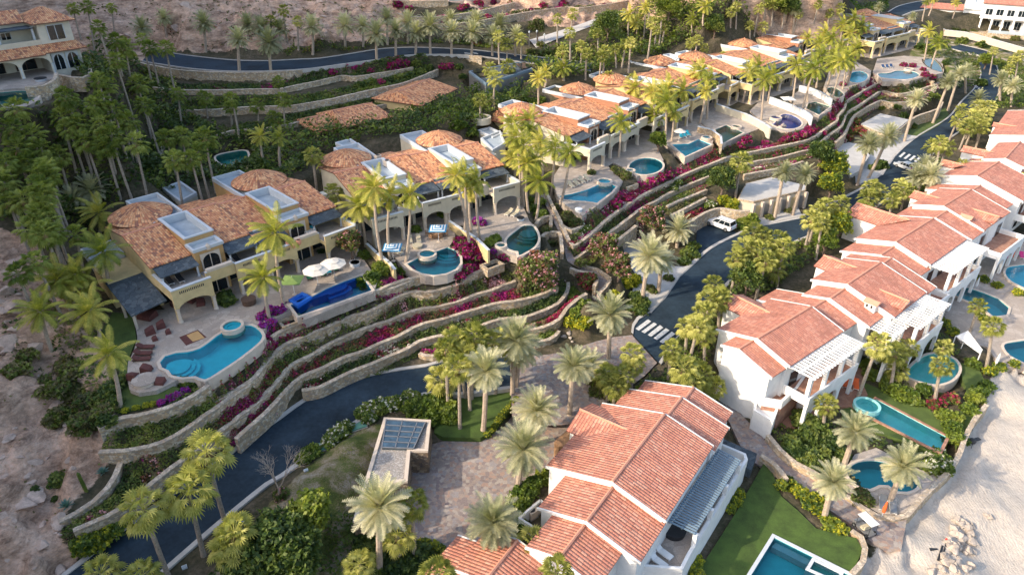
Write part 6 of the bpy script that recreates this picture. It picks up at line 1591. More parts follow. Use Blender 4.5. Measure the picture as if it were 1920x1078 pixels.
bushes('yellow', 'D', 'beside the lower oleander', [(740, 810, 1.3), (690, 830, 1.1), (620, 915, 1.0), (590, 935, .8)], word='yellow leaved shrub')
bushes('yellow', 'C', 'behind the boulders by the footpath', [(1340, 550, 1.0), (1400, 560, 1.0), (1370, 500, 1.0), (1430, 540, .9)], word='yellow green shrub')
bushes('green', 'D', 'in the pocket between footpath and driveway', [(780, 960, 1.4), (740, 980, 1.1), (800, 1010, 1.0), (760, 920, 1.0)], word='rounded green shrub')
bushes('bright', 'E', 'beside the tail of the parked white car', [(740, 830, 1.4), (690, 850, 1.1), (700, 890, .9), (655, 870, .8)], word='leafy green shrub')
bushes('green', 'D', 'on the island of the parking bay', [(1120, 620, 1.2), (1150, 580, 1.1), (1090, 680, 1.0), (1160, 640, .9)], word='low dark shrub')
bushes('olive', 'D', 'beside the driveway gutter', [(860, 860, .7), (880, 880, .6), (980, 790, .7), (1000, 800, .5)], word='small dry shrub')
bushes('olive', 'E', 'between the garage drives', [(870, 810, .7), (1000, 770, .7), (885, 825, .5)], word='small olive shrub')
bushes('magenta', 'z7', 'in the magenta bed beside the half round pool', [(1080, 830, 1.1), (1130, 850, 1.2), (1180, 880, 1.2), (1110, 900, 1.1), (1160, 920, 1.1), (1220, 900, 1.0), (1060, 870, .9)], word='bougainvillea bush')
bushes('violet', 'z6', 'at the end of the cobalt blue pool', [(1250, 1050, .8), (1300, 1045, .7)], word='violet bougainvillea bush')
bushes('violet', 'B', 'beside the kidney shaped pool', [(330, 260, .7), (335, 335, .75), (380, 225, .8), (440, 220, .75), (390, 300, .6)], word='purple bougainvillea bush')
bushes('violet', 'z7', 'around the palm trunks on the curved terrace', [(1190, 690, .9), (1220, 700, .7), (740, 1010, .7), (1300, 890, .5)], word='purple flower bush')
bushes('magenta', 'z6', 'in the window box of the nearest ochre tower', [(745, 835, .4), (800, 820, .4), (770, 830, .4)], word='magenta potted flower')
bushes('magenta', 'z7', 'below the half round pool wall', [(1060, 1050, .8), (1110, 1010, .9), (1150, 1000, .7), (1370, 920, .8)], word='pink and white bougainvillea')
bushes('magenta', 'z8', 'below the wing shaped pool', [(900, 930, 1.0), (960, 890, 1.0), (1000, 880, .9), (1100, 810, 1.0), (1140, 780, 1.0), (1200, 750, 1.0), (1250, 740, 1.0), (1300, 730, .9)], word='magenta bougainvillea')
bushes('magenta', 'E', 'beneath the cobalt blue pool', [(1040, 270, 1.0), (1090, 260, 1.1), (1130, 230, 1.1), (1170, 215, .9), (980, 290, .9), (1230, 250, .9), (840, 320, .9), (720, 290, 1.0), (680, 330, 1.0)], word='crimson bougainvillea')
bushes('magenta', 'F', 'on the far terraces', [(440, 350, 1.0), (845, 215, 1.1), (890, 230, 1.1), (830, 180, .8), (270, 430, .8), (700, 150, .9), (760, 155, .9), (290, 280, .8)], word='bright bougainvillea')
bushes('white', 'z8', 'between the terrace walls', [(1310, 790, 1.0), (1290, 830, .8), (1530, 930, 1.0)], word='white flowering shrub')
bushes('white', 'y4', 'in the hedge along the lower road', [(540, 880, 1.0), (590, 850, 1.1), (640, 840, 1.1), (690, 830, 1.1), (740, 820, 1.0), (800, 785, .9), (830, 790, .8), (570, 910, .9)], word='white flowering hedge shrub')
bushes('white', 'y4', 'in the hedge between the green covers', [(440, 960, .9), (410, 985, 1.0), (380, 1010, 1.0), (350, 1035, .9)], word='flowering hedge shrub')
bushes('bright', 'y5', 'in the hedge at the kerb near the leafless tree', [(230, 390, .9), (260, 370, .9), (200, 420, .8)], word='green hedge shrub')
bushes('goldgreen', 'y3', 'in the clipped hedge between wall and lower road', [(560, 860, 1.1), (610, 860, 1.1), (660, 830, 1.1), (700, 800, 1.1), (750, 770, 1.0), (790, 740, .9), (1160, 440, .9), (1210, 400, .9)], word='gold tipped hedge shrub')
bushes('green', 'y3', 'on the bare pink rock', [(400, 430, 1.0), (370, 560, .35), (235, 490, .4)], word='green desert shrub')
bushes('olive', 'y2', 'on the gully slope left of the pool terrace', [(100, 460, 1.2), (330, 720, 1.3), (470, 760, 1.4), (150, 380, 1.0), (240, 580, .8), (60, 450, .7), (250, 520, .8), (330, 560, 1.3), (420, 580, 1.3), (480, 640, 1.2), (560, 620, 1.2), (600, 680, .9), (400, 470, 1.2), (370, 420, 1.1)], word='scrubby green bush')
bushes('green', 'y2', 'between the palm and the stone wall', [(610, 580, 1.0), (640, 640, .9), (660, 520, .9), (580, 740, .8), (620, 750, .7)], word='leafy bush')
bushes('bright', 'y2', 'in the corner planting beside the kidney pool', [(960, 520, .7), (1000, 530, .8), (1050, 535, .8), (1090, 530, .7)], word='strappy green plant')
bushes('violet', 'y2', 'along the curved garden wall', [(960, 615, .5), (1000, 600, .5), (1040, 575, .5), (900, 640, .4)], word='purple flower clump')
bushes('yellow', 'y2', 'in the low border of the curved lawn', [(700, 685, .35), (760, 670, .35), (820, 655, .35), (860, 648, .35)], word='golden border plant')
bushes('green', 'z6', 'at the foot of the nearest villa arcade', [(840, 1000, .9), (880, 1010, .9), (855, 970, .9), (1500, 680, .6), (1350, 720, .7)], word='dark leafed plant')
bushes('bright', 'z6', 'in the garden right of the cream umbrellas', [(1790, 880, 1.1), (1840, 840, 1.0), (1860, 900, 1.0), (1780, 700, .9), (1880, 780, 1.0), (1650, 480, 1.0)], word='bright leafy plant')
bushes('bright', 'z7', 'between the villas and their terrace walls', [(600, 1000, .9), (560, 1020, .9), (700, 1020, .7), (780, 740, .8), (960, 640, .9), (1050, 740, .7), (1270, 830, .9), (1310, 800, .8), (1600, 560, .9), (1560, 600, .9), (1620, 640, .9), (1540, 550, .8), (1590, 640, .8)], word='lush garden shrub')
bushes('olive', 'z8', 'around the wing shaped pool terrace', [(930, 720, 1.0), (970, 740, 1.0), (900, 700, .8), (740, 720, .7), (500, 950, .7), (600, 1020, 1.0), (640, 1040, .9), (570, 1000, .8)], word='mixed garden shrub')
bushes('olive', 'D', 'in the planters beside the footpath', [(310, 380, 1.1), (360, 420, 1.0), (160, 470, .9), (200, 560, .8), (380, 560, .6), (340, 530, .8), (390, 690, .8)], word='planter shrub')
bushes('white', 'D', 'in the flower pocket right of the footpath', [(400, 480, .8), (440, 460, .8), (370, 510, .7)], word='white and pink flowering shrub')
bushes('rust', 'D', 'inside the curved walls below the footpath', [(420, 820, 1.0), (460, 790, .9), (400, 780, .8), (440, 850, .8)], word='red leaved shrub')
bushes('bright', 'D', 'by the bend of the footpath wall', [(330, 880, .9), (360, 900, .7), (400, 970, 1.2), (370, 1030, 1.1), (340, 930, .8)], word='green wall shrub')
bushes('rust', 'F', 'beside the tall wall of the parking roof', [(350, 600, 1.3), (400, 590, 1.3), (370, 530, 1.1), (430, 620, 1.0), (330, 640, 1.0)], word='dark reddish shrub')
bushes('green', 'F', 'on the far slopes by the roadside lawn', [(650, 430, 1.0), (560, 440, .8), (760, 560, 1.0), (700, 490, 1.1), (880, 350, 1.0), (920, 360, 1.0), (860, 380, .8), (545, 820, 1.4), (500, 840, 1.0)], word='roadside shrub')
bushes('green', 'z4', 'at the distant end by the hotel road', [(1150, 350, 1.6), (1200, 380, 1.4), (1300, 330, 1.6), (1450, 310, 2.0), (1600, 330, 1.6), (1550, 480, 1.2), (1600, 620, 1.6), (1720, 470, 1.8), (1330, 470, 1.0)], word='distant green bush')
bushes('olive', 'z4', 'on the bank under the white hotel', [(1400, 230, 1.4), (1470, 240, 1.4), (1540, 240, 1.3), (1700, 290, 1.2), (1850, 290, 1.4), (1900, 280, 1.2)], word='dry bank shrub')
bushes('green', 'y8', 'in the garden above the lane', [(170, 370, 1.4), (220, 400, 1.4), (180, 440, 1.3), (130, 500, 1.3), (190, 540, 1.3), (240, 520, 1.2), (300, 480, 1.2), (340, 520, 1.0), (280, 440, 1.1), (150, 340, 1.0), (110, 460, 1.0)], word='flowering garden shrub')
bushes('bright', 'y8', 'between the slim pool and the half moon pool', [(580, 220, 1.2), (620, 240, 1.2), (660, 250, 1.1), (550, 200, .9), (480, 150, 1.0), (440, 100, 1.0), (720, 220, 1.0), (540, 170, .9), (680, 275, .8), (420, 80, .8)], word='clipped green shrub')
bushes('rust', 'y8', 'near the red flowers by the half moon pool', [(800, 265, .9), (850, 260, .9), (760, 290, .8)], word='red flowering shrub')
bushes('bright', 'y8', 'along the garden side of the sea wall', [(820, 340, 1.0), (860, 350, 1.0), (850, 400, 1.1), (870, 440, 1.0), (830, 440, .9), (960, 260, 1.0), (930, 310, 1.0), (980, 230, 1.0), (1010, 200, .9), (950, 100, .9), (910, 460, .6)], word='seaside hedge shrub')
bushes('white', 'y8', 'at the corner of the oval pool terrace', [(780, 530, 1.2), (800, 570, 1.1), (760, 580, 1.0)], word='white blossomed shrub')
bushes('olive', 'y8', 'between lane wall and oval pool', [(380, 650, .9), (430, 700, .8), (460, 730, .7), (350, 620, .8), (410, 730, .7)], word='bronze strappy plant')
bushes('goldgreen', 'y8', 'in the bed between the green lawn and the lane', [(90, 650, .9), (130, 680, .8), (170, 710, .9), (220, 730, .9), (190, 750, .8), (250, 790, .8), (290, 840, .9), (330, 860, .8), (60, 660, .7), (240, 740, .8)], word='golden bed plant')
bushes('goldgreen', 'y7', 'along the foot of the terrace beside the lawn', [(1150, 660, .7), (1130, 700, .7), (1110, 740, .6), (930, 1000, .7), (915, 1040, .7), (950, 1070, .6)], word='small yellow green shrub')
bushes('bright', 'y5', 'beside the white service yard', [(1430, 620, 1.0), (1470, 600, 1.0), (1500, 560, 1.0), (1400, 660, .9), (1450, 680, .9), (1420, 790, .9), (1380, 820, .8), (1560, 520, .9)], word='bright court side shrub')
bushes('olive', 'y4', 'along the gable of the porch side', [(1840, 760, .7), (1870, 770, .7), (1900, 730, .8), (1850, 700, 1.0), (1880, 680, 1.2)], word='flower bed shrub')
bushes('bright', 'y4', 'in the clump of slender palms above the skylight', [(830, 850, 1.3), (900, 830, 1.4), (960, 830, 1.6), (1010, 860, 1.4), (930, 890, 1.3), (1030, 900, 1.1)], word='arching yellow green palm bush')
bushes('goldgreen', 'y4', 'in the clipped border of the lawn island', [(1400 - 20 * k, 800 + 24 * k + (8 if k > 5 else 0), .42) for k in range(9)], word='low clipped border bush')
bushes('goldgreen', 'y5', 'in the curved hedge at the bottom of the court', [(870, 890, .5), (900, 895, .5), (940, 905, .5), (975, 925, .5), (1005, 950, .5), (1030, 985, .5), (1040, 1025, .5)], word='clipped curved hedge bush')
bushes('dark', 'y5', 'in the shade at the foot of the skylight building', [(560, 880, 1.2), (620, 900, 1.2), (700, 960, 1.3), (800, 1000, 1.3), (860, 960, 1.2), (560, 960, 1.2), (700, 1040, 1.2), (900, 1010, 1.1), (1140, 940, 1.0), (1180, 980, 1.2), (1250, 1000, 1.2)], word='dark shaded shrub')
bushes('olive', 'z2', 'between the drives left of the footway', [(1540, 290, 1.0), (1580, 295, 1.0), (1620, 300, 1.0), (1660, 305, 1.0), (1600, 250, 1.0), (1700, 270, 1.0)], word='hedge like shrub')
bushes('bright', 'z2', 'behind the third villa', [(1510, 560, 1.0), (1560, 570, 1.0), (1600, 560, 1.0), (1300, 560, 1.3), (1340, 540, 1.2), (1250, 520, 1.2), (1180, 640, 1.4), (1210, 740, 1.2), (1140, 700, 1.4)], word='lush back garden shrub')
bushes('magenta', 'z2', 'on the terraces under the upper road', [(760, 370, 1.2), (800, 350, 1.1), (1050, 375, 1.0), (1090, 370, 1.0), (700, 460, .9), (640, 400, .8), (840, 355, 1.0), (430, 405, .9)], word='magenta hillside bush')
bushes('green', 'z2', 'on the terraces right under the upper road', [(900, 355, 1.1), (960, 385, 1.3), (920, 405, 1.2), (860, 425, 1.2), (800, 440, 1.2), (640, 460, 1.2), (580, 480, 1.1), (1140, 375, 1.0), (1160, 430, .9)], word='round hillside bush')
bushes('magenta', 'z2', 'beside the hilltop pool walls', [(800, 25, 1.4), (860, 50, 1.2), (1300, 95, 1.0), (1720, 20, 1.4), (1150, 45, 1.0)], word='hilltop flowering bush')
bushes('goldgreen', 'f', 'around the pools at the right edge', [(1832, 573, .9), (1845, 597, .8), (1787, 621, .8), (1771, 605, .8), (1824, 510, .8), (1845, 523, .8), (1871, 534, .8), (1908, 547, .8), (1874, 687, .8), (1856, 695, .8), (1903, 681, .7)], word='spiky gold green plant')
bushes('magenta', 'z2', 'along the hilltop terraces', [(1250, 20, 1.3), (1330, 12, 1.2), (1180, 35, 1.0), (1610, 30, 1.1)], word='magenta terrace bush')
# agaves and a cactus on the rock
def agave(f, x, y, r_, label):
    p = hit(f, x, y); m = MB()
    for k in range(26):
        az = k * 2.4; el = R(75 - 60 * k / 26); d = Vector((math.cos(az) * math.cos(el), math.sin(az) * math.cos(el), math.sin(el))); s = Vector((-math.sin(az), math.cos(az), 0))
        m.add([s * .03, -s * .03, d * r_ * .5 - s * .09, d * r_ - Vector((0, 0, .08)), d * r_ * .5 + s * .09], [(0, 1, 2, 3, 4)])
    o = m.build('agave', M['agave'], None, world=False); o.location = p + Vector((0, 0, .05)); tag(o, label, 'agave')
agave('y3', 455, 615, .95, 'large blue agave on the pink rock beside the curved stone wall, lower left')
agave('y3', 700, 385, .75, 'blue agave near the top of the curved stone wall on the pink rock')
p_ = hit('y3', 585, 505); m = MB(); m.tube([(0, 0, -.2), (-.05, 0, .8), (-.1, 0, 2.2), (-.12, 0, 2.4)], [.17, .18, .16, .04], 10); o = m.build('column_cactus', M['leaf'], None, world=False); o.location = p_; tag(o, 'single upright green column cactus on the pink rock', 'cactus')
# planting beds behind the terrace walls (countless leaves: one object per bed)
PADM = np.zeros(Z.shape, bool)
for q_, z_ in PADS:
    s_, m_ = rast(q_); PADM[s_] |= m_
def onpad(x, y): return PADM[min(ny - 1, int(np.searchsorted(GY, y))), min(nx - 1, int(np.searchsorted(GX, x)))]
def bed(key, D, width, mats, wts, label, off=.22, hmax=.7, dens=95, t0=0, t1=1, up=1, leaf=.13):
    P = D[key]; n = len(P); a, b = int(n * t0), max(int(n * t1), int(n * t0) + 2)
    C = []; mi = []; cw = np.cumsum(wts) / sum(wts)
    for i in range(a, min(b, n - 1)):
        d = P[i + 1] - P[i]; L = d.length; d.z = 0; d.normalize(); nn = Vector((-d.y, d.x, 0)) * up
        for _ in range(int(L * width * dens)):
            w = off + rnd.random() * width; p = P[i] + (P[i + 1] - P[i]) * rnd.random() + nn * w
            if onpad(p.x, p.y): continue
            h = (.5 + .5 * noise.noise(Vector((p.x * 1.1, p.y * 1.1, 3)))) * hmax * (1 if w < off + width * .8 else .7) + .05
            C.append((p.x, p.y, ground(p.x, p.y) + .1 + h * rnd.random() ** .5))
            v = .5 + .95 * noise.noise(Vector((p.x * .22, p.y * .22, 9.1 * len(key)))) + .5 * noise.noise(Vector((p.x * 1.3, p.y * 1.3, 1))) + rnd.gauss(0, .1)
            mi.append(min(len(mats) - 1, int(np.searchsorted(cw, min(.999, max(0, v))))))
    o = leafmesh('planting', C, leaf * np.array([rnd.uniform(.7, 1.4) for _ in C]), mi, mats)
    if o: tag(o, label, 'planting', kind='stuff')
B1 = ['olive', 'leaf', 'leaf', 'crimson', 'magenta', 'whiteflower']
bed('1', T, 2.2, ['deep', 'leaf', 'olive', 'crimson', 'magenta'], [.08, .2, .12, .22, .38], 'magenta and green bougainvillea bed right below the left pools', t0=.25, hmax=.75)
bed('1', T, 2.4, ['deep', 'leaf', 'olive'], [.3, .5, .2], 'green planting at the lower left end of the top terrace', t1=.25, hmax=.7)
bed('2', T, 2.3, ['deep', 'leaf', 'olive', 'rust', 'blush'], [.25, .42, .2, .08, .05], 'green planting behind the second wavy wall', hmax=.75)
bed('3', T, 2.1, ['leaf', 'olive', 'rust', 'crimson', 'magenta'], [.22, .22, .16, .22, .18], 'rust and crimson planting behind the third wavy wall', hmax=.75)
bed('4', T, 2.0, ['deep', 'leaf', 'olive', 'crimson', 'whiteflower'], [.2, .45, .2, .1, .05], 'green planting behind the wall on the road verge', hmax=.75)
bed('4', T, -.6, ['leaf', 'deep'], [.6, .4], 'grass verge at the foot of the road wall', off=-.3, hmax=.1, dens=-160, leaf=.08)
bed('5', T, 1.2, ['leaf', 'magenta', 'crimson'], [.4, .35, .25], 'purple flowers in the short planter by the road')
bed('5b', T, 1.6, ['leaf', 'olive', 'crimson'], [.35, .35, .3], 'reddish planting behind the curved wall by the footpath')
bed('6', T, 1.4, ['leaf', 'bright', 'rust'], [.4, .4, .2], 'green planting in the rounded planter by the boulders')
bed('7', T, -1.9, ['deep', 'leaf', 'olive', 'magenta'], [.3, .4, .25, .05], 'dark planting below the curved wall on the rock', off=-.45, hmax=.6, dens=-85)
bed('0c', T, .8, ['leaf', 'olive', 'magenta'], [.4, .3, .3], 'low flowers along the wall of the long cobalt pool', off=-1.3, hmax=.3)
bed('u1', T, 1.9, ['leaf', 'olive', 'rust', 'crimson', 'magenta', 'whiteflower'], [.18, .2, .1, .17, .3, .05], 'magenta and olive planting below the right hand pools', hmax=.6)
bed('u2', T, 1.7, ['leaf', 'olive', 'bright', 'crimson', 'magenta'], [.32, .34, .12, .13, .09], 'olive and crimson planting behind the second right hand wall', hmax=.75)
bed('u2', T, -1.5, ['leaf', 'olive', 'magenta', 'whiteflower'], [.35, .4, .2, .05], 'planting at the foot of the second right hand wall', off=-.45, hmax=.45, dens=-85)
bed('u3b', T, 1.6, ['leaf', 'olive', 'crimson'], [.4, .4, .2], 'planting behind the upper short wall')
bed('u4', T, 1.6, ['leaf', 'olive'], [.5, .5], 'olive planting behind the lower short wall')
bed('u5', T, 1.8, ['leaf', 'crimson', 'rust'], [.35, .4, .25], 'crimson flowers above the wall behind the parked white car', t1=.6)
bed('u6', T, 1.6, ['leaf', 'magenta', 'olive'], [.4, .3, .3], 'flowers above the garages')
bed('u7', T, 1.6, ['leaf', 'olive', 'magenta'], [.45, .4, .15], 'planting above the tall wall of the parking roof')
bed('b', U, 3.6, ['deep', 'leaf', 'olive', 'magenta'], [.3, .35, .25, .1], 'planting below the upper road wall', hmax=.8, dens=40, leaf=.2)
bed('c', U, 4.5, ['deep', 'leaf', 'bright', 'olive'], [.3, .4, .15, .15], 'shrubby planting on the lower upper-hill terrace', hmax=.9, dens=40, leaf=.2)
bed('d', U, 4.0, ['deep', 'leaf', 'olive'], [.3, .45, .25], 'planting above the lowest hill wall', hmax=.7, dens=40, leaf=.2)
bed('g', U, 1.6, ['leaf', 'olive', 'magenta'], [.4, .35, .25], 'flower strip behind the third hilltop wall', hmax=.7, dens=35, leaf=.2)
bed('f', U, 1.6, ['leaf', 'olive', 'magenta'], [.4, .3, .3], 'flower strip behind the second hilltop wall', hmax=.7, dens=35, leaf=.2)
def poly_world(f, pts): return [tuple(hit(f, *p)[:2]) for p in pts]
def cover(f, pts, dens, leaf, hmax, mats, wts, label, clump=.35, thr=-.1, name='undergrowth', avoid=True, world=None):
    poly = world or poly_world(f, pts)
    xs = [p[0] for p in poly]; ys = [p[1] for p in poly]
    A = (max(xs) - min(xs)) * (max(ys) - min(ys)); n = int(A * dens)
    X = nr.uniform(min(xs), max(xs), n); Y = nr.uniform(min(ys), max(ys), n)
    k = inpoly(X, Y, poly)
    if avoid:
        for q in FOOT: k &= ~inpoly(X, Y, q)
        for q, z in PADS: k &= ~inpoly(X, Y, q)
    X, Y = X[k], Y[k]; cw = np.cumsum(wts) / sum(wts); C = []; mi = []
    for x, y in zip(X, Y):
        v = noise.noise(Vector((x * clump, y * clump, 2)))
        if v < thr + rnd.uniform(-.15, .15): continue
        C.append((x, y, ground(x, y) + .05 + (max(0, v - thr) * 1.4 + .15) * hmax * rnd.random() ** .6))
        u = .5 + .7 * noise.noise(Vector((x * .3, y * .3, 7))) + rnd.gauss(0, .16)
        mi.append(min(len(mats) - 1, int(np.searchsorted(cw, min(.999, max(0, u))))))
    o = leafmesh(name, C, leaf * nr.uniform(.6, 1.4, len(C)), mi, mats)
    if o: tag(o, label, 'undergrowth', kind='stuff')
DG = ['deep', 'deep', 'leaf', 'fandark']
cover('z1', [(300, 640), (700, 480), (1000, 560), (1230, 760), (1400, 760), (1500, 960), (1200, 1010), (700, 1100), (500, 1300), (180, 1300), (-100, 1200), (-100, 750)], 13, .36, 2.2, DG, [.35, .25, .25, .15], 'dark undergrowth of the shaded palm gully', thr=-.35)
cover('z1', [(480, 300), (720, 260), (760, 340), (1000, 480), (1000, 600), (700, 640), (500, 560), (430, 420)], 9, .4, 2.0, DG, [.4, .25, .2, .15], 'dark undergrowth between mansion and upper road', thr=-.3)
cover('z2', [(-100, 760), (340, 740), (760, 680), (1130, 560), (1380, 500), (1560, 520), (1600, 560), (1390, 640), (1260, 720), (1240, 800), (830, 760), (600, 800), (380, 860), (150, 1100), (-250, 1050)], 13, .3, 1.7, ['deep', 'leaf', 'bright', 'olive'], [.35, .35, .18, .12], 'leafy undergrowth of the back gardens', thr=-.7)
cover('y2', [(160, 60), (420, 20), (560, 60), (560, 250), (640, 330), (700, 480), (650, 690), (560, 760), (420, 760), (300, 660), (230, 500), (300, 380), (300, 200)], 20, .2, .9, ['deep', 'leaf', 'olive'], [.35, .4, .25], 'scrub on the bank left of the pool terrace', thr=-.15)
cover('y2', [(0, 0), (160, 0), (300, 200), (280, 400), (200, 500), (60, 400), (0, 330)], 9, .22, .5, ['olive', 'leaf', 'deep'], [.4, .35, .25], 'sparse dry scrub on the rocky bank', thr=.05)
cover('z3', [(100, 440), (300, 380), (560, 330), (620, 200), (900, 60), (1250, -30), (1900, -40), (1900, 160), (1500, 300), (1250, 330), (900, 480), (620, 560), (300, 620), (60, 620)], 8, .38, 1.9, ['deep', 'leaf', 'bright', 'olive'], [.3, .35, .2, .15], 'leafy undergrowth behind the far villas', thr=-.7)
cover('z4', [(-100, -30), (900, -30), (900, 80), (600, 120), (300, 130), (-100, 120)], 6, .4, 1.9, ['deep', 'leaf', 'bright', 'olive'], [.3, .35, .2, .15], 'leafy undergrowth on the slope at the top right', thr=-.2)
cover('z4', [(1120, 330), (1350, 300), (1380, 380), (1650, 440), (1600, 640), (1500, 650), (1330, 480), (1200, 470)], 8, .28, .9, ['deep', 'leaf', 'olive'], [.3, .4, .3], 'low scrub round the distant lawn', thr=0)
cover('z4', [(1500, 700), (1640, 640), (1700, 460), (1920, 480), (1990, 800), (1850, 820), (1700, 820), (1650, 1000), (1500, 1060), (1380, 960)], 9, .28, 1.4, ['deep', 'leaf', 'bright', 'olive'], [.3, .35, .2, .15], 'thick undergrowth east of the village road', thr=-.3)
cover('f', [(1270, 640), (1320, 570), (1400, 520), (1500, 455), (1600, 420), (1700, 350), (1760, 300), (1800, 330), (1720, 370), (1590, 390), (1580, 440), (1540, 480), (1440, 550), (1380, 560), (1350, 620), (1330, 680), (1290, 720), (1220, 760), (1180, 750), (1230, 690)], 17, .24, 1.5, ['deep', 'leaf', 'bright', 'olive'], [.3, .35, .2, .15], 'green undergrowth between the road and the rose roofed houses', thr=-.35)
cover('f', [(380, 1090), (470, 1010), (520, 960), (600, 980), (670, 970), (690, 1090)], 22, .2, 1.2, ['deep', 'leaf', 'bright'], [.3, .5, .2], 'dense green undergrowth on the lower lawn slope', thr=-.2)
cover('f', [(1420, 780), (1480, 740), (1560, 790), (1620, 800), (1700, 840), (1760, 850), (1740, 900), (1690, 860), (1600, 830), (1570, 880), (1540, 900), (1470, 850)], 26, .17, .8, ['deep', 'leaf', 'bright', 'olive'], [.25, .4, .2, .15], 'ground planting round the seaside pools', thr=-.15)
cover('f', [(1590, 640), (1640, 600), (1700, 560), (1800, 480), (1880, 460), (1880, 500), (1790, 560), (1760, 620), (1800, 660), (1780, 720), (1700, 740), (1640, 720)], 18, .18, .8, ['deep', 'leaf', 'bright', 'olive'], [.25, .35, .2, .2], 'ground planting along the seaside houses', thr=-.05)
cover('y2', [(0, 300), (350, 700), (640, 900), (600, 1000), (100, 1400), (-300, 1400), (-300, 300)], 2.2, .16, .35, ['olive', 'leaf'], [.7, .3], 'scattered dry tufts on the pink rock', clump=.8, thr=.32)
cover('z1', [(350, 30), (1000, 250), (1250, 280), (2150, 250), (2300, -10), (350, -10)], 3.5, .3, .6, ['olive', 'deep', 'rust'], [.6, .25, .15], 'dry scrub scattered over the rocky slope', clump=.45, thr=.18)
cover('z2', [(170, 320), (350, 300), (700, 245), (1000, 245), (1380, 285), (1380, 262), (1000, 225), (700, 230), (300, 275), (150, 290)], 22, .22, .8, ['deep', 'leaf', 'bright', 'rust'], [.25, .4, .2, .15], 'low hedge planting along the inner side of the upper road', thr=-.4, name='hedge')
cover('f', [(560, 985), (600, 900), (640, 850), (700, 820), (690, 900), (660, 960)], 60, .06, .12, ['leaf', 'olive'], [.6, .4], 'rough grass on the slope beside the skylight building', clump=.4, thr=-.15, name='grass')
# ------------------------------------------------------------------ other buildings
def hip_or_shed(root, name, L, mat='tile', th=.16):
    """roof planes; each plane = 4 (or 3) points, first two on the eave"""
    m = MB()
    for P in L:
        P = [Vector(p) for p in P]; e = (P[1] - P[0]); w = e.length; e.normalize()
        nrm = e.cross(P[2] - P[1]).normalized(); up = nrm.cross(e)
        uv = [((p - P[0]).dot(e), (p - P[0]).dot(up)) for p in P]
        b = [p - Vector((0, 0, th)) for p in P]; n = len(P)
        m.add(P + b, [tuple(range(n)), tuple(range(2 * n - 1, n - 1, -1))] + [(n + i, n + (i + 1) % n, (i + 1) % n, i) for i in range(n)], 0, [uv] + [None] * (n + 1))
    return m.build(name, M[mat], root, world=False)
def tile_building(f, eL, eR, z, depth, label, h=2.6, rise=1.3, doors=0, wall='cream', cat='garage', name='tile_roof_garage', split=None, hip=1.2):
    a, b = at(f, *eL, z), at(f, *eR, z); d = b - a; w = math.hypot(d.x, d.y); rot = math.atan2(d.y, d.x)
    root = empty(name, (a.x, a.y, z - h), rot, label, cat)
    e = .5
    P = [[(-e, -e, h), (w + e, -e, h), (w + e - hip, depth / 2, h + rise), (-e + hip, depth / 2, h + rise)], [(w + e, depth + e, h), (-e, depth + e, h), (-e + hip, depth / 2, h + rise), (w + e - hip, depth / 2, h + rise)],
         [(w + e, -e, h), (w + e, depth + e, h), (w + e - hip, depth / 2, h + rise)], [(-e, depth + e, h), (-e, -e, h), (-e + hip, depth / 2, h + rise)]]
    hip_or_shed(root, 'roof', P)
    MB().tube([(-e + hip, depth / 2, h + rise), (w + e - hip, depth / 2, h + rise)], .13, 6).build('ridge_cap', M['ridge'], root, world=False)
    MB().box(0, w, 0, depth, -1, h - .15).build('wall', M[wall], root, world=False)
    for k in range(doors):
        x0 = w * (k + .18) / doors; x1 = w * (k + .85) / doors
        MB().box(x0, x1, -.06, .02, 0, 2.2).build('garage_door', M['wood'], root, world=False)
    c, s = math.cos(rot), math.sin(rot)
    FOOT.append([(a.x + u * c - v * s, a.y + u * s + v * c) for u, v in ((0, 0), (w, 0), (w, depth), (0, depth))])
    return root
tile_building('z2', (345, 740), (490, 708), 19.0, 9.0, 'tile roofed garage building under the terrace walls, left half', doors=2)
tile_building('z2', (492, 712), (752, 655), 19.3, 10.5, 'tile roofed garage building under the terrace walls, right half', doors=2, rise=1.6)
tile_building('z2', (925, 590), (1115, 500), 20.2, 11, 'square tile roofed building behind the date palms and back gardens', rise=1.7)
tile_building('z2', (1290, 665), (1390, 690), 17.5, 5, 'small tile roofed outbuilding beside the round stone planter', rise=1.0)
tile_building('z3', (480, 235), (600, 262), 21.5, 7, 'low tile roof half hidden by palms beside the hill path', rise=1.2)
tile_building('z3', (690, 345), (775, 320), 20.0, 8, 'steep tile roofed house hidden behind palms on the drive', rise=1.8)
tile_building('z3', (980, 315), (1130, 300), 19.8, 8, 'cream house with tile roof behind the fourth villa', rise=1.5, doors=2)
tile_building('z3', (1500, 175), (1700, 205), 20.5, 14, 'broad tile roofed building behind the fifth villa domes', rise=2.2)
# round stone planter behind the third villa
p_ = hit('z2', 1265, 690); m = MB(); m.lathe([(1.9, 0), (1.9, 1.2), (1.5, 1.2), (1.5, .7), (.01, .7)], 28); o = m.build('round_planter', M['pale'], None, world=False); o.location = p_; tag(o, 'round plastered planter basin behind the third villa', 'planter')
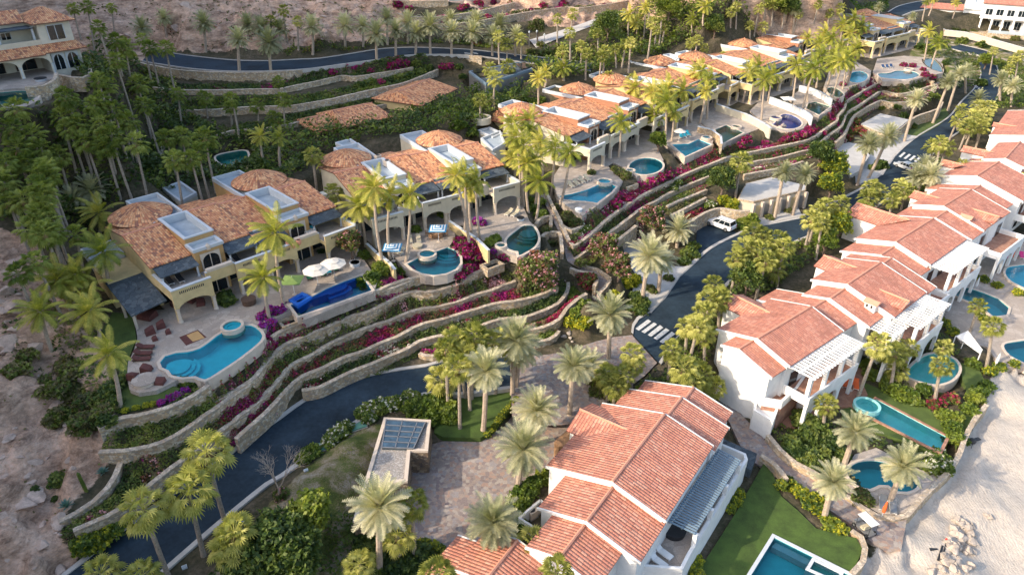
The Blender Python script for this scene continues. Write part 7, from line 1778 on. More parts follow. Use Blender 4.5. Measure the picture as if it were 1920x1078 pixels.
# flat service roofs behind the villas
def flat_block(f, pts, z, h, label, mat='pale', name='flat_roof_annex', cat='building', parts=()):
    poly = xy(ats(f, pts, z)); a = sum(poly[i][0] * poly[(i + 1) % len(poly)][1] - poly[(i + 1) % len(poly)][0] * poly[i][1] for i in range(len(poly)))
    if a < 0: poly = poly[::-1]
    cx = sum(p[0] for p in poly) / len(poly); cy = sum(p[1] for p in poly) / len(poly)
    root = empty(name, (cx, cy, z - h), label=label, cat=cat)
    MB().prism(poly, z - h - 1, z - .5).build('wall', M[mat], root)
    MB().ring(grow(poly, -.3), grow(poly, .03), z - .52, z).build('parapet', M['trim' if mat != 'metal' else 'bluemetal'], root)
    MB().prism(grow(poly, -.28), z - .5, z - (.44 if mat != 'metal' else .06)).build('roof_floor', M['bluegrey' if mat != 'metal' else 'slate'], root)
    FOOT.append(poly)
    return root
flat_block('z2', [(1245, 730), (1310, 712), (1385, 745), (1330, 770)], 17.2, 2.5, 'small flat roofed annex with pale floor behind the second villa')
flat_block('z2', [(1262, 775), (1370, 732), (1400, 800), (1330, 840)], 17.4, 3, 'flat roofed annex with machinery beside the second villa')
flat_block('z2', [(445, 800), (530, 778), (640, 850), (560, 860)], 18.6, 3, 'pale blue flat roof behind the left dome of the second villa')
flat_block('z6', [(440, 255), (560, 210), (668, 285), (560, 345)], 17.6, 2.5, 'grey flat roof behind the nearest villa beneath two palms')
flat_block('z3', [(530, 560), (590, 525), (680, 550), (620, 590)], 18.5, 3, 'small flat roof behind the dome of the fourth villa')
flat_block('z3', [(1130, 410), (1180, 400), (1265, 425), (1250, 445)], 20.3, 3, 'small pale flat roof next to the dome of the fifth villa')
# solar roofed building
root = flat_block('z2', [(1195, 400), (1480, 348), (1555, 385), (1290, 470)], 21.9, 4.2, 'blue grey flat roofed building with solar panels behind the fan palms', mat='metal', name='solar_building')
for q in ([(1215, 392), (1290, 378), (1300, 400), (1225, 412)], [(1235, 415), (1320, 402), (1340, 425), (1255, 435)], [(1460, 360), (1510, 352), (1545, 378), (1490, 390)]):
    MB().prism(xy(ats('z2', q, 22.0)), 21.92, 22.05).build('solar_panel', M['glass'], root)
# stone garages by the road
poly = xy(ats('E', [(658, 692), (712, 588), (885, 545), (1118, 600), (1118, 632), (765, 712)], 9.4))
root = empty('roadside_garage', (*poly[0], 6.0), label='stone garages with white flat roof and three doors beside the parked white car', cat='garage')
m = MB().prism(poly, 5.5, 9.0); m.build('wall', M['pale'], root)
MB().prism(poly, 9.0, 9.35).build('stone_fascia', M['stone'], root); MB().prism(grow(poly[::-1] if sum(poly[i][0] * poly[(i + 1) % 6][1] - poly[(i + 1) % 6][0] * poly[i][1] for i in range(6)) < 0 else poly, -.2), 9.35, 9.40).build('roof_floor', M['concrete'], root)
A_g, B_g = Vector(poly[5]), Vector(poly[4]); dg = (B_g - A_g); Lg = dg.length; dg.normalize(); ng = Vector((dg.y, -dg.x))
for k in range(6):
    c = A_g + dg * Lg * (k + .5) / 6 + ng * .05
    MB().obox(Vector((c.x, c.y, 5.9)), Lg / 6 * .72, .12, 2.5, math.atan2(dg.y, dg.x)).build('garage_door', M['metal' if k % 2 else 'cream'], root)
for k in range(7):
    c = A_g + dg * Lg * k / 6 + ng * .25
    MB().obox(Vector((c.x, c.y, 5.9)), .5, .6, 3.1, math.atan2(dg.y, dg.x)).build('pier', M['cantera'], root)
FOOT.append(poly)
poly = xy(ats('F', [(412, 548), (540, 478), (735, 520), (600, 625)], 8.6))
root = empty('parking_roof', (*poly[0], 6.0), label='pale rectangular parking roof between the terrace walls and the village road', cat='garage')
MB().prism(poly, 5.5, 8.4).build('wall', M['stone'], root); MB().prism(poly, 8.4, 8.6).build('roof_slab', M['concrete'], root); FOOT.append(poly)
# skylight building by the cobbled court
poly = xy(ats('y5', [(662, 192), (922, 206), (905, 378), (806, 378), (790, 548), (682, 560), (680, 640), (640, 772), (488, 772)], 8.0))
root = empty('skylight_building', (*poly[0], 5.0), label='stone walled flat building with gravel roof and a glass skylight grid beside the cobbled court', cat='building')
MB().prism(poly, 4.0, 7.9).build('wall', M['darkstone'], root)
a = sum(poly[i][0] * poly[(i + 1) % 9][1] - poly[(i + 1) % 9][0] * poly[i][1] for i in range(9)); pp_ = poly if a > 0 else poly[::-1]
MB().prism(grow(pp_, -.3), 7.9, 7.95).build('gravel_roof', M['gravel'], root)
MB().ring(grow(pp_, -.32), grow(pp_, .05), 7.85, 8.12).build('parapet', M['cantera'], root); FOOT.append(poly)
q = [Vector(at('y5', x, y, 8.25)) for x, y in ((672, 200), (892, 216), (826, 362), (648, 356))]
sk = empty('tmp', (0, 0, 0)); bpy.data.objects.remove(sk)
g = MB(); g.add([tuple(v) for v in q], [(0, 1, 2, 3)]); g.add([tuple(v) for v in q] + [(v.x, v.y, 7.95) for v in q], [(0, 4, 5, 1), (1, 5, 6, 2), (2, 6, 7, 3), (3, 7, 4, 0)]); gl = g.build('skylight', M['slate'], root)
fr = MB()
def bar(p, q2, w=.11): d = q2 - p; fr.obox((p + q2) / 2, d.length, w, .08, math.atan2(d.y, d.x))
for k in range(6): bar(q[0].lerp(q[3], k / 5), q[1].lerp(q[2], k / 5))
for t in (0, .42, .8, 1): bar(q[0].lerp(q[1], t), q[3].lerp(q[2], t))
fr.build('skylight_frame', M['metal'], gl)
for i in range(5):
    for j, (t0, t1) in enumerate(((0, .42), (.42, .8), (.8, 1))):
        L_ = [q[0].lerp(q[3], (i + u) / 5).lerp(q[1].lerp(q[2], (i + u) / 5), t0 + (t1 - t0) * v) + Vector((0, 0, .03 + .02 * math.sin(i * 2.1 + j))) for u, v in ((.12, .05), (.12, .95), (.9, .95), (.9, .05))]
        MB().add([tuple(v) for v in L_], [(0, 3, 2, 1)]).build('glass_panel', M['skyglass'], gl)
# service yard of the largest house with machines
root = empty('service_yard', at('y5', 1480, 760, 4.8), label='white walled service yard with air conditioners beside the largest house', cat='wall')
for a_, b_ in (((1420, 750), (1540, 650)), ((1420, 750), (1500, 800)), ((1540, 650), (1590, 690))):
    p, q2 = at('y5', *a_, 6.2), at('y5', *b_, 6.2); d = q2 - p
    MB().obox(Vector(((p.x + q2.x) / 2, (p.y + q2.y) / 2, 4.5)), d.length, .22, 1.7, math.atan2(d.y, d.x)).build('wall', M['white'], root)
# hillside mansion
R0, L0 = at('z1', 478, 378, 31.2), at('z1', 300, 408, 31.2)
d = R0 - L0; wm = math.hypot(d.x, d.y); rot = math.atan2(d.y, d.x)
root = empty('hillside_mansion', (L0.x, L0.y, 31.2), rot, 'two storey cream mansion with tile roofs on the hillside, top left corner', 'villa')
H1 = 3.7; H2 = 7.9
MB().box(0, wm, 0, 9, -2, H1).box(0.02, wm - .02, 1.2, 9, H1, H2 - .3).box(-20, 0, 4.5, 10, -2, H2 - .3).box(-20, 0, 1.4, 4.5, H1 - .4, H1 + .1).build('wall', M['mansion'], root, world=False)
hip_or_shed(root, 'roof', [[(-.8, .4, H2 - .4), (wm + .8, .4, H2 - .4), (wm * .5 + .3, 4.6, H2 + 1.5), (wm * .5 - .3, 4.6, H2 + 1.5)], [(wm + .8, .4, H2 - .4), (wm + .8, 9.8, H2 - .4), (wm * .5 + .3, 4.6, H2 + 1.5)],
                           [(-.8, 9.8, H2 - .4), (-.8, .4, H2 - .4), (wm * .5 - .3, 4.6, H2 + 1.5)], [(-21, 3.9, H2 - .4), (-.8, 3.9, H2 - .4), (-.4, 7.2, H2 + 1.1), (-21, 7.2, H2 + 1.1)]])
hip_or_shed(root, 'skirt_roof', [[(-.6, -1.0, H1 - .4), (wm + .9, -1.0, H1 - .4), (wm + .2, 1.18, H1 + .55), (-.6, 1.18, H1 + .55)], [(-20, -1.5, H1 - .5), (-.6, -1.5, H1 - .5), (-.6, 1.38, H1 + .6), (-20, 1.38, H1 + .6)], [(wm + .9, -1.0, H1 - .4), (wm + .9, 6, H1 - .4), (wm + .1, 6, H1 + .1), (wm + .1, 1.18, H1 + .55)]])
MB().box(-20, 0, 1.2, 1.5, H1 + .1, H1 + 1.3).build('balcony_parapet', M['pale'], root, world=False)
MB().box(-20, -.4, 1.6, 4.4, H2 - 1.2, H2 - 1.05).build('slate_canopy', M['slate'], root, world=False)
for x in (-.6, -5.5, -10.5): MB().lathe([(.25, 0), (.18, .3), (.18, 2.8), (.28, 3.1)], 10, (x, 1.9, H1 + .1)).build('column', M['trim'], root, world=False)
ar = MB()
for k in range(4): xz_prism(ar, arch_poly(-4.6 * (k + 1), -4.6 * k, -.2, H1 - .6, -4.6 * (k + 1) + .25, -4.6 * k - .25, 1.7, 2.8), -1.0, -.65)
ar.build('arcade', M['pale'], root, world=False)
for k in range(5): MB().lathe([(.28, 0), (.2, .3), (.2, 1.5), (.3, 1.8)], 10, (-4.6 * k, -.82, -.1)).build('column', M['trim'], root, world=False)
add_window(root, wm * .28, wm * .75, H1 + 1.0, H1 + 3.2, 1.18)
add_window(root, wm * .12, wm * .42, .3, 2.7, -.02, True); add_window(root, wm * .54, wm * .86, .3, 2.7, -.02, True)
add_window(root, -3.8, -1.0, .1, 2.6, 4.48, name='glass_door', frame='wood'); add_window(root, -8.5, -5.6, .1, 2.6, 4.48, name='glass_door', frame='wood'); add_window(root, -4.5, -3.2, H1 + 1.4, H1 + 2.4, 4.48)
# white hotel at the top right
B0, B1 = at('z4', 1430, 195, 9), at('z4', 1916, 235, 9); d = B1 - B0; rot = math.atan2(d.y, d.x)
root = empty('white_hotel', (B0.x, B0.y, 9), rot, 'large white two storey building with columns at the top right corner', 'building')
m = MB(); m.box(0, 60, 0, 12, -2, 8.4).box(-14, 0, 1, 9, -2, 5.2); m.build('wall', M['white'], root, world=False)
m = MB().box(5.5, 60, -3.2, 0, 3.7, 4.1).box(5.5, 60, -3.3, -3.1, 4.1, 5.0); m.build('balcony', M['white'], root, world=False)
for k in range(12): MB().box(6 + 3.4 * k, 6.6 + 3.4 * k, -3.2, -2.6, -.5, 3.7).build('column', M['white'], root, world=False)
for k in range(11):
    add_window(root, 7.1 + 3.4 * k, 9.0 + 3.4 * k, .1, 2.7, -.02, name='glass_door'); add_window(root, 7.1 + 3.4 * k, 9.2 + 3.4 * k, 4.3, 6.6, -.02)
add_window(root, 1.2, 3.8, .2, 2.6, -.02, True); add_window(root, -8.5, -5.5, .6, 3.0, .98)
xz_prism(g := MB(), [(0, 6), (5.2, 6), (2.6, 9.3)], -.6, 10); g.build('gable', M['white'], root, world=False)
hip_or_shed(root, 'roof', [[(-14.6, .4, 5.3), (-.1, .4, 5.3), (-.1, 5, 6.8), (-13, 5, 6.8)], [(5.5, -.6, 8.5), (60, -.6, 8.5), (60, 6, 10.4), (5.5, 6, 10.4)]], 'redtile')
m = MB(); m.box(9, 34, -9.5, -3.4, -2.5, -.1); m.build('terrace', M['stone'], root, world=False)
MB().box(9.3, 26, -9.45, -9.35, -.1, .9).build('glass_balustrade', M['bluegrey'], root, world=False)
MB().box(-16, 9, -7, 0, -3.5, -.6).build('rock_base', M['stone'], root, world=False)
# ------------------------------------------------------------------ furniture, vehicles and small things
def gz(p): return Vector((p.x, p.y, ground(p.x, p.y) + .01))
def gp(f, x, y): return gz(hit(f, x, y))
PROTO = {}
def make_lounger(col_):
    r = empty('sun_lounger', (0, 0, -500)); fm = 'wood' if col_ in ('greencush', 'maroon') else 'white'
    m = MB(); m.box(-.33, .33, -.95, .95, .22, .28)
    m.build('frame', M[fm], r, world=False)
    for x, y in ((-.28, -.85), (.28, -.85), (-.28, .8), (.28, .8)): MB().box(x - .03, x + .03, y - .03, y + .03, 0, .22).build('leg', M[fm], r, world=False)
    MB().box(-.32, .32, -.95, .25, .285, .38).build('seat_cushion', M[col_], r, world=False)
    m = MB(); m.obox(Vector((0, .58, .42)), .64, .82, .09, 0, 0, R(32)); m.build('backrest', M[col_], r, world=False)
    return r
def make_cover(w, d, h):
    r = empty('covered_armchair', (0, 0, -500))
    m = MB(); a = .06
    m.add([(-w / 2, -d / 2, 0), (w / 2, -d / 2, 0), (w / 2, d / 2, 0), (-w / 2, d / 2, 0), (-w / 2 + a, -d / 2 + a, h * .62), (w / 2 - a, -d / 2 + a, h * .62), (w / 2 - a, d / 2 - a, h), (-w / 2 + a, d / 2 - a, h), (-w / 2 + a, d / 2 - .35, h * .97), (w / 2 - a, d / 2 - .35, h * .97)],
          [(0, 1, 5, 4), (1, 2, 6, 9, 5), (2, 3, 7, 6), (3, 0, 4, 8, 7), (4, 5, 9, 8), (8, 9, 6, 7)])
    m.build('cover', M['maroon'], r, world=False)
    MB().box(-w / 2 - .01, w / 2 + .01, -d / 2 - .01, -d / 2 + .02, 0, .07).build('hem', M['wood'], r, world=False)
    return r
def put(key, maker, p, rot, label, group=None, cat='sun lounger'):
    if key not in PROTO: PROTO[key] = o = maker()
    else: o = copy_tree(PROTO[key])
    o.location = p; o.rotation_euler = (0, 0, rot)
    for k in ('group',):
        if k in o: del o[k]
    return tag(o, label, cat, group)
def lounger(col_, f, items, where, word, group=None, z=None):
    """items: foot end and head end on the photo"""
    n = len(items)
    for i, it in enumerate(sorted(items)):
        a, b = (gp(f, it[0], it[1]), gp(f, it[2], it[3])) if z is None else (at(f, it[0], it[1], z), at(f, it[2], it[3], z)); d = b - a
        put(('l', col_), lambda: make_lounger(col_), (a + b) / 2, math.atan2(d.y, d.x) - math.pi / 2, fitlab('', word, where, i, n), group or (word + 's ' + where))
lounger('greencush', 'z6', [(1430, 882, 1400, 825), (1515, 850, 1480, 815), (1600, 815, 1565, 780)], 'beside the cobalt blue pool', 'green sun lounger')
lounger('teal', 'z6', [(1555, 835, 1515, 795)], 'among green loungers by the cobalt pool', 'bright turquoise sun lounger')
lounger('beige', 'z8', [(630, 835, 580, 795), (665, 820, 615, 780), (700, 805, 650, 765), (735, 790, 685, 752)], 'in the row beside the wing shaped pool', 'beige sun lounger')
lounger('beige', 'z7', [(745, 850, 735, 800), (803, 850, 793, 790), (695, 885, 640, 875), (680, 915, 625, 900)], 'near the striped umbrellas', 'cream and navy sun lounger')
lounger('beige', 'z7', [(1370, 665, 1425, 625), (1410, 672, 1470, 630)], 'on the curved villa terrace', 'beige day bed')
lounger('teal', 'z8', [(1345, 512, 1325, 465), (1400, 495, 1360, 452), (1370, 505, 1345, 458)], 'beside the sharp cornered blue pool', 'teal sun lounger')
lounger('maroon', 'y2', [(870, 340, 770, 342), (858, 377, 755, 377), (850, 410, 748, 408)], 'covered beside the kidney shaped pool', 'maroon sun lounger')
lounger('white', 'y7', [(780, 1045, 700, 985), (805, 1000, 730, 945)], 'on the terrace of the largest house', 'white sun lounger', z=5.06)
lounger('metal', 'y8', [(575, 795, 572, 745), (525, 785, 527, 725)], 'beside the palm at the oval pool', 'grey sun lounger')
lounger('orange', 'y8', [(355, 218, 357, 180), (405, 225, 403, 190)], 'on the terracotta terrace', 'red striped armchair')
lounger('pink', 'y1', [(1790, 1020, 1800, 985), (1900, 1015, 1890, 985)], 'beside the pool at the right edge', 'bright pink lounger')
lounger('orange', 'y1', [(1850, 1018, 1845, 985)], 'between the pink loungers at right edge', 'orange sun lounger')
lounger('white', 'z4', [(360, 740, 370, 700), (400, 760, 410, 715), (320, 730, 330, 690)], 'behind the low white wall', 'white sun lounger')
lounger('navy', 'z4', [(900, 525, 880, 495), (930, 520, 910, 490), (870, 520, 850, 500)], 'on the farthest pool terrace', 'navy lounge chair')
for i, (x, y, dx, dy, w, d_, h, lab) in enumerate([(830, 165, 1, -.3, 1.9, 1.5, .8, 'large maroon covered sofa beside the slate canopy column'), (845, 255, .7, -1, 1.0, 1.1, .8, 'maroon covered armchair left of the small side table'), (905, 220, .6, -1, 1.0, 1.0, .8, 'maroon covered armchair right of the small side table'),
        (870, 290, .7, -1, .8, .6, .4, 'maroon covered footstool in front of the left armchair'), (945, 252, .6, -1, .8, .6, .4, 'maroon covered footstool in front of the right armchair'), (825, 468, 0, 1, 1.0, 1.0, .8, 'maroon covered armchair behind the round stone table'),
        (752, 508, -1, .2, 1.0, 1.0, .8, 'maroon covered armchair left of the round stone table'), (895, 490, 1, .6, 1.0, 1.0, .8, 'upper maroon covered armchair right of the round stone table'), (903, 540, 1, 0, 1.0, .9, .7, 'lower maroon covered armchair right of the round stone table')]):
    o = make_cover(w, d_, h); o.location = gp('y2', x, y); o.rotation_euler = (0, 0, math.atan2(dy, dx)); tag(o, lab, 'armchair', 'maroon covered furniture on the nearest pool terrace')
def round_table(f, x, y, r_, label, mat='cantera', top='deck', h=.45, z=None):
    p = gp(f, x, y)
    if z: p = at(f, x, y, z)
    o = empty('round_table', p, label=label, cat='table')
    MB().lathe([(r_ * .92, 0), (r_ * .95, h - .08)], 28).build('base', M[mat], o, world=False); MB().lathe([(r_, h - .08), (r_, h), (.01, h)], 28).build('table_top', M[top], o, world=False)
round_table('y2', 815, 530, 1.25, 'large round stone table among the maroon covered armchairs')
round_table('z6', 1725, 772, .65, 'white round fire bowl on the flagstones right of the umbrellas', 'trim', 'black', .5)
round_table('z7', 1475, 683, .6, 'white fire bowl on the curved villa terrace', 'trim', 'black', .45)
round_table('z7', 375, 985, .0001 + .75, 'small round table by the low white wall of the second villa', 'trim', 'trim', .5)
round_table('z7', 790, 865, .75, 'round tan pouf beside the raised spa', 'beige', 'beige', .4)
round_table('z8', 655, 982, .6, 'white fire table between cream seats under the wing shaped pool', 'trim', 'white', .5)
round_table('y7', 822, 860, 1.15, 'round black day bed on the terrace of the largest house', 'black', 'black', .6, 5.05)
round_table('z6', 1020, 1025, .9, 'round dark wooden dining table beneath the slate canopy', 'wood', 'wood', .75)
round_table('z7', 918, 790, 1.0, 'round reddish wooden dining table under the blue striped umbrella', 'lightwood', 'lightwood', .75)
round_table('z1', 230, 455, .9, 'round white fire pit on the mansion terrace', 'trim', 'black', .45)
for k in range(6):
    a = k * math.pi / 3; c = gp('z7', 918, 790); p = c + Vector((math.cos(a) * 1.35, math.sin(a) * 1.35, 0)); o = empty('dining_chair', p, a + math.pi / 2, fitlab('reddish', 'dining chair', 'around the table under the striped umbrella', k, 6).replace('from left', 'around it'), 'chair', 'reddish dining chairs')
    MB().box(-.25, .25, -.25, .25, .4, .46).build('seat', M['lightwood'], o, world=False); MB().box(-.25, .25, -.27, -.22, .46, .95).build('backrest', M['lightwood'], o, world=False)
    for x, y in ((-.22, -.22), (.22, -.22), (-.22, .22), (.22, .22)): MB().box(x - .02, x + .02, y - .02, y + .02, 0, .4).build('leg', M['lightwood'], o, world=False)
for i, (x, y, w_, rz) in enumerate(((545, 1040, 1.6, .8), (700, 1035, 1.0, .3), (640, 1015, .9, 1.2))):
    p = gp('z6', x, y); o = make_cover(w_, .95, .8); o.location = p; o.rotation_euler = (0, 0, rz); tag(o, fitlab('', 'maroon covered seat', 'under the arcade of the nearest villa', i, 3), 'armchair', 'maroon seats under the arcade')
for i, (x, y, w) in enumerate(((490, 885, 'left'), (560, 870, 'right'), (880, 720, 'left middle'), (940, 745, 'right middle'))):
    put(('l', 'black'), lambda: make_lounger('black'), at('z6', x, y, 16.75), R(40), f'dark lounger on the upper balcony of the nearest villa, {w} one', 'dark loungers on the upper balcony')
p_ = at('z6', 1420, 555, 16.75); o = empty('round_day_bed', p_, label='round black wicker day bed with turquoise pillows on the balcony', cat='day bed')
MB().lathe([(1.05, 0), (1.15, .35), (1.0, .4), (.01, .4)], 22).build('wicker_base', M['black'], o, world=False); MB().lathe([(.95, .4), (.95, .52), (.01, .54)], 22).build('mattress', M['canvas'], o, world=False)
for x in (-.4, .1, .5): MB().box(x - .2, x + .2, .3, .5, .55, .9).build('pillow', M['teal'], o, world=False)
# rug on the nearest terrace
q = [at('y2', x, y, DECKZ + .03) for x, y in ((1005, 275), (1110, 233), (1160, 275), (1045, 322))]
m = MB(); m.prism(xy(q), DECKZ + .005, DECKZ + .02); o = m.build('outdoor_rug', M['maroon']); tag(o, 'maroon and ochre rug lying beside the kidney shaped pool', 'rug')
qq = [q[0].lerp(q[1], .35).lerp(q[3].lerp(q[2], .35), .1), q[1].lerp(q[2], .1).lerp(q[0], .05), q[2].lerp(q[3], .1), q[3].lerp(q[2], .4).lerp(q[0], .1)]
p2 = MB(); p2.prism(xy(qq), DECKZ + .02, DECKZ + .026); p2.build('ochre_field', M['ochre'], o)
def umbrella(f, x, y, r_, label, mat='canvas', square=False, h=2.6, closed=False, cat='umbrella', base=None):
    p = hit(f, x, y, h); p.z = ground(p.x, p.y)
    o = empty('parasol', p, label=label, cat=cat)
    MB().tube([(0, 0, 0), (0, 0, h + .1)], .035, 6).build('pole', M['trim'], o, world=False)
    MB().lathe([(.3, 0), (.3, .08), (.05, .1)], 12).build('base', M['cantera'], o, world=False)
    c = MB()
    if closed: c.lathe([(.03, .9), (.16, 1.0), (.2, 1.5), (.1, 2.3), (.02, 2.6)], 8)
    elif square:
        for k in range(4):
            a0, a1 = math.pi / 4 + k * math.pi / 2, math.pi / 4 + (k + 1) * math.pi / 2
            P0, P1 = (r_ * 1.3 * math.cos(a0), r_ * 1.3 * math.sin(a0), h - .45), (r_ * 1.3 * math.cos(a1), r_ * 1.3 * math.sin(a1), h - .45)
            c.add([P0, P1, (0, 0, h)], [(0, 1, 2)], 0, [[(-1, 0), (1, 0), (0, 1.5)]])
            c.add([(P0[0], P0[1], h - .47), (P1[0], P1[1], h - .47), (0, 0, h - .02)], [(2, 1, 0)], 0, [[(0, 1.5), (1, 0), (-1, 0)]])
    else:
        n = 8
        for k in range(n):
            a0, a1 = 2 * math.pi * k / n, 2 * math.pi * (k + 1) / n
            for (s0, z0), (s1, z1) in (((1, h - .5), (.45, h - .16)), ((.48, h - .12), (.02, h + .05))):
                c.add([(r_ * s0 * math.cos(a0), r_ * s0 * math.sin(a0), z0), (r_ * s0 * math.cos(a1), r_ * s0 * math.sin(a1), z0), (r_ * s1 * math.cos(a1), r_ * s1 * math.sin(a1), z1), (r_ * s1 * math.cos(a0), r_ * s1 * math.sin(a0), z1)], [(0, 1, 2, 3)])
    c.build('canopy', M[mat], o, world=False)
    if not closed:
        for k in range(4 if square else 8):
            a = (math.pi / 4 if square else 0) + 2 * math.pi * k / (4 if square else 8); rr = r_ * (1.3 if square else 1)
            MB().tube([(0, 0, h - .08), (rr * .97 * math.cos(a), rr * .97 * math.sin(a), h - .5)], .015, 4).build('rib', M['trim'], o, world=False)
umbrella('z6', 1458, 782, 1.75, 'cream octagonal umbrella over the green loungers, left of the pair')
umbrella('z6', 1572, 738, 1.75, 'cream octagonal umbrella over the green loungers, right of the pair')
umbrella('z6', 1300, 848, 1.35, 'lime green square umbrella beside the cobalt blue pool', 'lime', True)
umbrella('z7', 925, 720, 1.35, 'blue and white striped square umbrella above the wooden dining table', 'stripe', True)
umbrella('z7', 620, 845, 1.35, 'blue and white striped square umbrella over the cream loungers', 'stripe', True)
umbrella('z8', 1330, 432, 1.3, 'tan umbrella behind the teal loungers')
umbrella('z4', 155, 725, 1.5, 'white sail umbrella behind the low white wall', 'white', True)
umbrella('y8', 552, 735, .3, 'closed orange umbrella between the grey loungers under the palm', 'orange', closed=True)
umbrella('y8', 402, 150, .3, 'closed orange umbrella on the terracotta terrace', 'orange', closed=True)
umbrella('f', 1837, 520, .3, 'closed white umbrella at the far side of the angular pool', 'white', closed=True)
umbrella('f', 1876, 662, .3, 'closed white umbrella beside the round blue pool', 'white', closed=True)
umbrella('f', 1772, 525, .3, 'closed white umbrella on the balcony side of the seaside terrace', 'white', closed=True)
# sun sail
P = [at('f', x, y, z) for x, y, z in ((1792, 630, 4.6), (1815, 620, 5.2), (1842, 655, 4.6), (1838, 663, 4.2))]
m = MB(); m.add([tuple(v) for v in P] + [(v.x, v.y, v.z - .05) for v in P], [(0, 1, 2, 3), (7, 6, 5, 4), (0, 4, 5, 1), (1, 5, 6, 2), (2, 6, 7, 3), (3, 7, 4, 0)])
root = empty('sun_sail', (P[0].x, P[0].y, 2.3), label='white slatted sun sail on posts above the half moon pool', cat='sun sail'); m.build('sail', M['white'], root)
for v in P: MB().tube([(v.x, v.y, 2.2), (v.x, v.y, v.z)], .06, 6).build('post', M['white'], root)
# potted plants and pots on the balcony
for i, (x, y) in enumerate(((1285, 640), (1315, 655), (1350, 635))):
    o = empty('clay_pot', at('z6', x, y, 17.3), label=fitlab('', 'large clay pot', 'on the balcony of the nearest villa', i, 3), cat='pot', group='large clay pots on the balcony')
    MB().lathe([(.18, 0), (.38, .35), (.36, .65), (.28, .75), (.24, .7)], 14).build('bowl', M['ridge'], o, world=False); MB().lathe([(.24, .68), (.01, .68)], 14).build('soil', M['dark'], o, world=False)
for i, (x, y, r_) in enumerate(((1545, 715, .35), (450, 1070, .3))):
    p = gp('z6', x, y)
# air conditioners
def ac(f, x, y, z, label, s=1.0):
    o = empty('air_conditioner', at(f, x, y, z), R(40), label, 'air conditioner')
    MB().box(-.45 * s, .45 * s, -.4 * s, .4 * s, .1, .95 * s).build('casing', M['cantera'], o, world=False); MB().lathe([(.32 * s, .95 * s), (.32 * s, 1.0 * s), (.01, .98 * s)], 14).build('fan_guard', M['black'], o, world=False)
    MB().box(-.5 * s, .5 * s, -.45 * s, .45 * s, 0, .1).build('foot', M['metal'], o, world=False)
ac('z7', 530, 290, 19.7, 'left air conditioner in the white roof box of the second villa'); ac('z7', 590, 325, 19.7, 'right air conditioner in the white roof box of the second villa')
ac('y5', 1492, 745, 4.9, 'white air conditioner in the service yard, left one'); ac('y5', 1525, 715, 4.9, 'white air conditioner in the service yard, right one')
